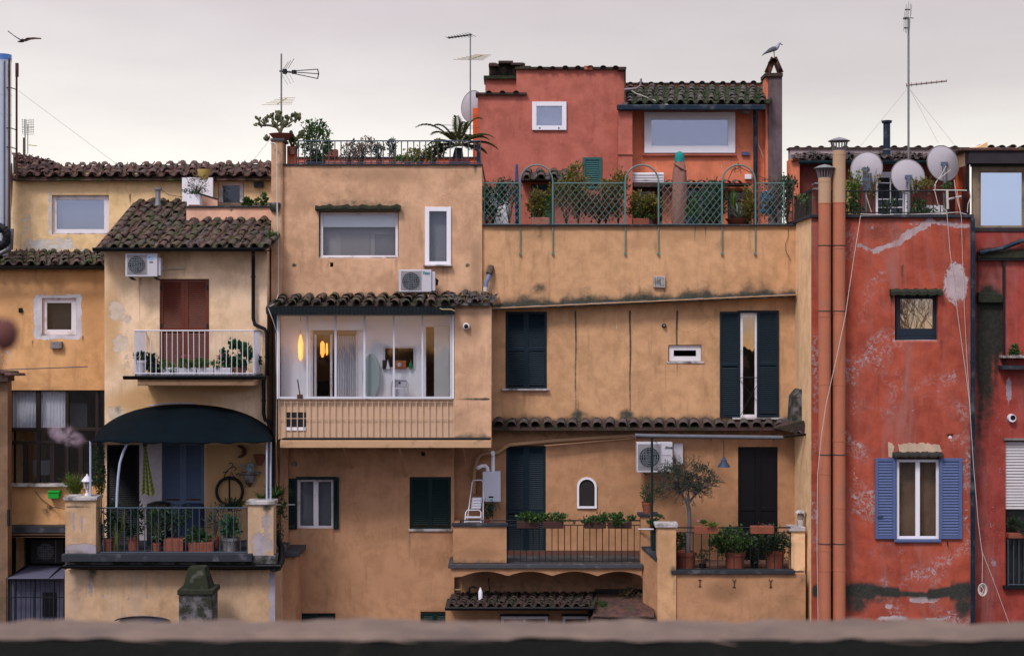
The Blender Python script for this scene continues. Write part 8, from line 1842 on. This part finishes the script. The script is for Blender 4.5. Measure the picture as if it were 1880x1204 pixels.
M().tube([P(1172, 971, BY - .05), P(1200, 971, BY - .3)], .018, 6).build('white_rod', rail_white, bpy.data.objects['dark_green_tub'])
t = thing('white_bottle', 'white plastic bottle standing on the low dark roof', 'bottle', P(882, 1100, -1.2)); M().lathe(X(882, -1.2), -1.2, [(.045, Z(1100, -1.2)), (.048, Z(1086, -1.2)), (.03, Z(1082, -1.2)), (.018, Z(1080.5, -1.2)), (.018, Z(1078, -1.2))], 12).build('bottle_body', white_pvc, t)
t = thing('grass_clump', 'green weed clump growing on the low tiled roof', 'weed', P(1105, 1110, -1.3)); leaves(M(), 1102, 1107, -1.3, 20, 9, .3, 520, .07, .02, 10).build('foliage', lf_green, t)
t = thing('dry_weeds', 'dry weeds and bags heaped under the right end of the balcony', 'weed', P(1155, 1098, -.8)); leaves(M(), 1160, 1092, -.8, 18, 12, .3, 200, .08, .02, 6).build('foliage', lf_dry, t); leaves(M(), 1160, 1092, -.8, 12, 8, .3, 160, .08, .06, 4).build('dark_leaves', lf_dark, t)
pipe(E, [(825, 1090, -.15), (825, 1082, -.15), (848, 1082, -.15), (848, 1072, -.15)], .02, pipe_tan, name='small_pipe'); pipe(E, [(862, 1092, -.3), (862, 1079, -.3), (868, 1076, -.3), (874, 1079, -.3)], .02, iron, name='small_pipe'); pipe(E, [(897, 1060, -.1), (899, 1092, -.1)], .012, iron, name='small_pipe')
# right-hand house window box and shelf plant
potplant('green plant on the white shelf at the right edge', 1866, 651, 653.5, IY - .2, 0, 0, marble, (1864, 643, 13, 9), 300, lf_green, .06, .05, 5, box=(10, .15), st=3); potplant('terracotta trough with spiky leaves on the window railing at the right edge', 1872, 979, 988, IY - .1, 0, 0, terracotta, (1868, 968, 20, 14), 260, lf_dark, .10, .03, 6, box=(20, .2), st=6)
# security cameras, wall lamps, pipes, small wall things
def dome(label, px, py, Y, r, m, cat='security camera'):
    t = thing('security_camera', label, cat, P(px, py, Y)); k = K(Y); M().lathe(X(px, Y), Z(py, Y), [(r * k, Y), (r * k, Y - .04), (r * k * .8, Y - .07)], 16, axis='y').build('base', m, t)
    b = M(); b.ball((X(px, Y), Y - .08, Z(py, Y)), r * k * .62, 12); b.build('camera_ball', gut_black if m is not iron else galv, t); return t
dome('white dome camera on the outer pier right of the veranda', 856, 599, VY, 6.5, white_pvc); dome('small dark camera on the sand wall above the little window', 1219, 598, 0, 4, iron)
t = thing('wall_lamp', 'round bulkhead lamp under the veranda at the left', 'lamp', P(541, 851, -.2)); M().lathe(X(541, -.2), Z(851, -.2), [(.055, -.2), (.05, -.26), (.03, -.29)], 14, axis='y').build('lamp_body', galv, t)
t = thing('wrapped_pipe_stub', 'blue grey bent pipe stub wrapped in tape on the upper sand wall', 'pipe', P(895, 537, -.2)); M().tube([P(900, 498, -.16), P(898, 506, -.26), P(893, 518, -.27), P(892, 530, -.27)], .05, 9).build('pipe_bend', mat('pipe_bluegrey', (.14, .18, .30), .6, var=.15), t); M().tube([P(902, 490, -.13), P(899, 500, -.24), P(897, 503, -.26)], .07, 8).build('tape_lump', mat('brown_tape', (.09, .06, .05), .8, var=.3, bmp=.8), t); M().tube([P(892, 527, -.27), P(891, 536, -.27)], .055, 9).build('pipe_end', cable_white, t)
cable('dark_wire', 'thin dark curved wire at the right end of the upper sand wall', [(1447, 420, -.16), (1447, 435, -.16), (1442, 448, -.16), (1443, 462, -.16), (1452, 478, -.16)], .006, cable_dark, 'wire'); cable('white_wire', 'pale wire hanging at the left end of the veranda roof', [(511, 540, -.5), (506, 556, -1.6), (492, 565, -1.75), (500, 585, -1.7), (508, 610, -1.5)], .01, cable_white, 'wire')
cable('duct_wire', 'thin pale wires running beside the lower terrace drainpipe', [(506, 610, -1.35), (508, 700, -1.35), (507, 820, -1.35), (509, 900, -1.3)], .010, pipe_tan, 'wire')
for (a, y0) in ((1462, 530), (1463, 640)): M().tube([P(a + 3, y0, -.4), P(a + 3, y0 + 60, -.4)], .02, 5).build('side_pipe', pipe_tan, H)
# steam from the pole top
sm = bpy.data.materials.new('steam'); sm.use_nodes = True; Nn, Ll = sm.node_tree.nodes, sm.node_tree.links; Nn.remove(Nn['Principled BSDF'])
pv = Nn.new('ShaderNodeVolumePrincipled'); pv.inputs['Color'].default_value = (1, .72, .86, 1); g_ = Nn.new('ShaderNodeTexCoord'); nz_ = noise(Nn, Ll, 4.2, 6, g_.outputs['Object'], .6, .3)
vl = Nn.new('ShaderNodeVectorMath'); vl.operation = 'LENGTH'; mpv = Nn.new('ShaderNodeMapping'); mpv.inputs['Location'].default_value = (-1, -1, -1); mpv.inputs['Scale'].default_value = (2, 2, 2); Ll.new(g_.outputs['Generated'], mpv.inputs[0]); Ll.new(mpv.outputs[0], vl.inputs[0])
dn_ = math_(Nn, Ll, 'MULTIPLY', smooth(Nn, Ll, nz_, .44, .62), smooth(Nn, Ll, vl.outputs['Value'], 1.0, .25)); Ll.new(math_(Nn, Ll, 'MULTIPLY', dn_, 9), pv.inputs['Density']); Ll.new(pv.outputs[0], Nn['Material Output'].inputs[1])
b = M(); b.ball((0, 0, 0), 1, 20, (.58, .2, .27)); o = b.build('steam_plume', sm, None, org=(0, 0, 0)); o.location = P(118, 797, -1.9); o.rotation_euler = (0, R(24), 0); tag(o, 'pinkish steam drifting left from the awning pole', kind='stuff')
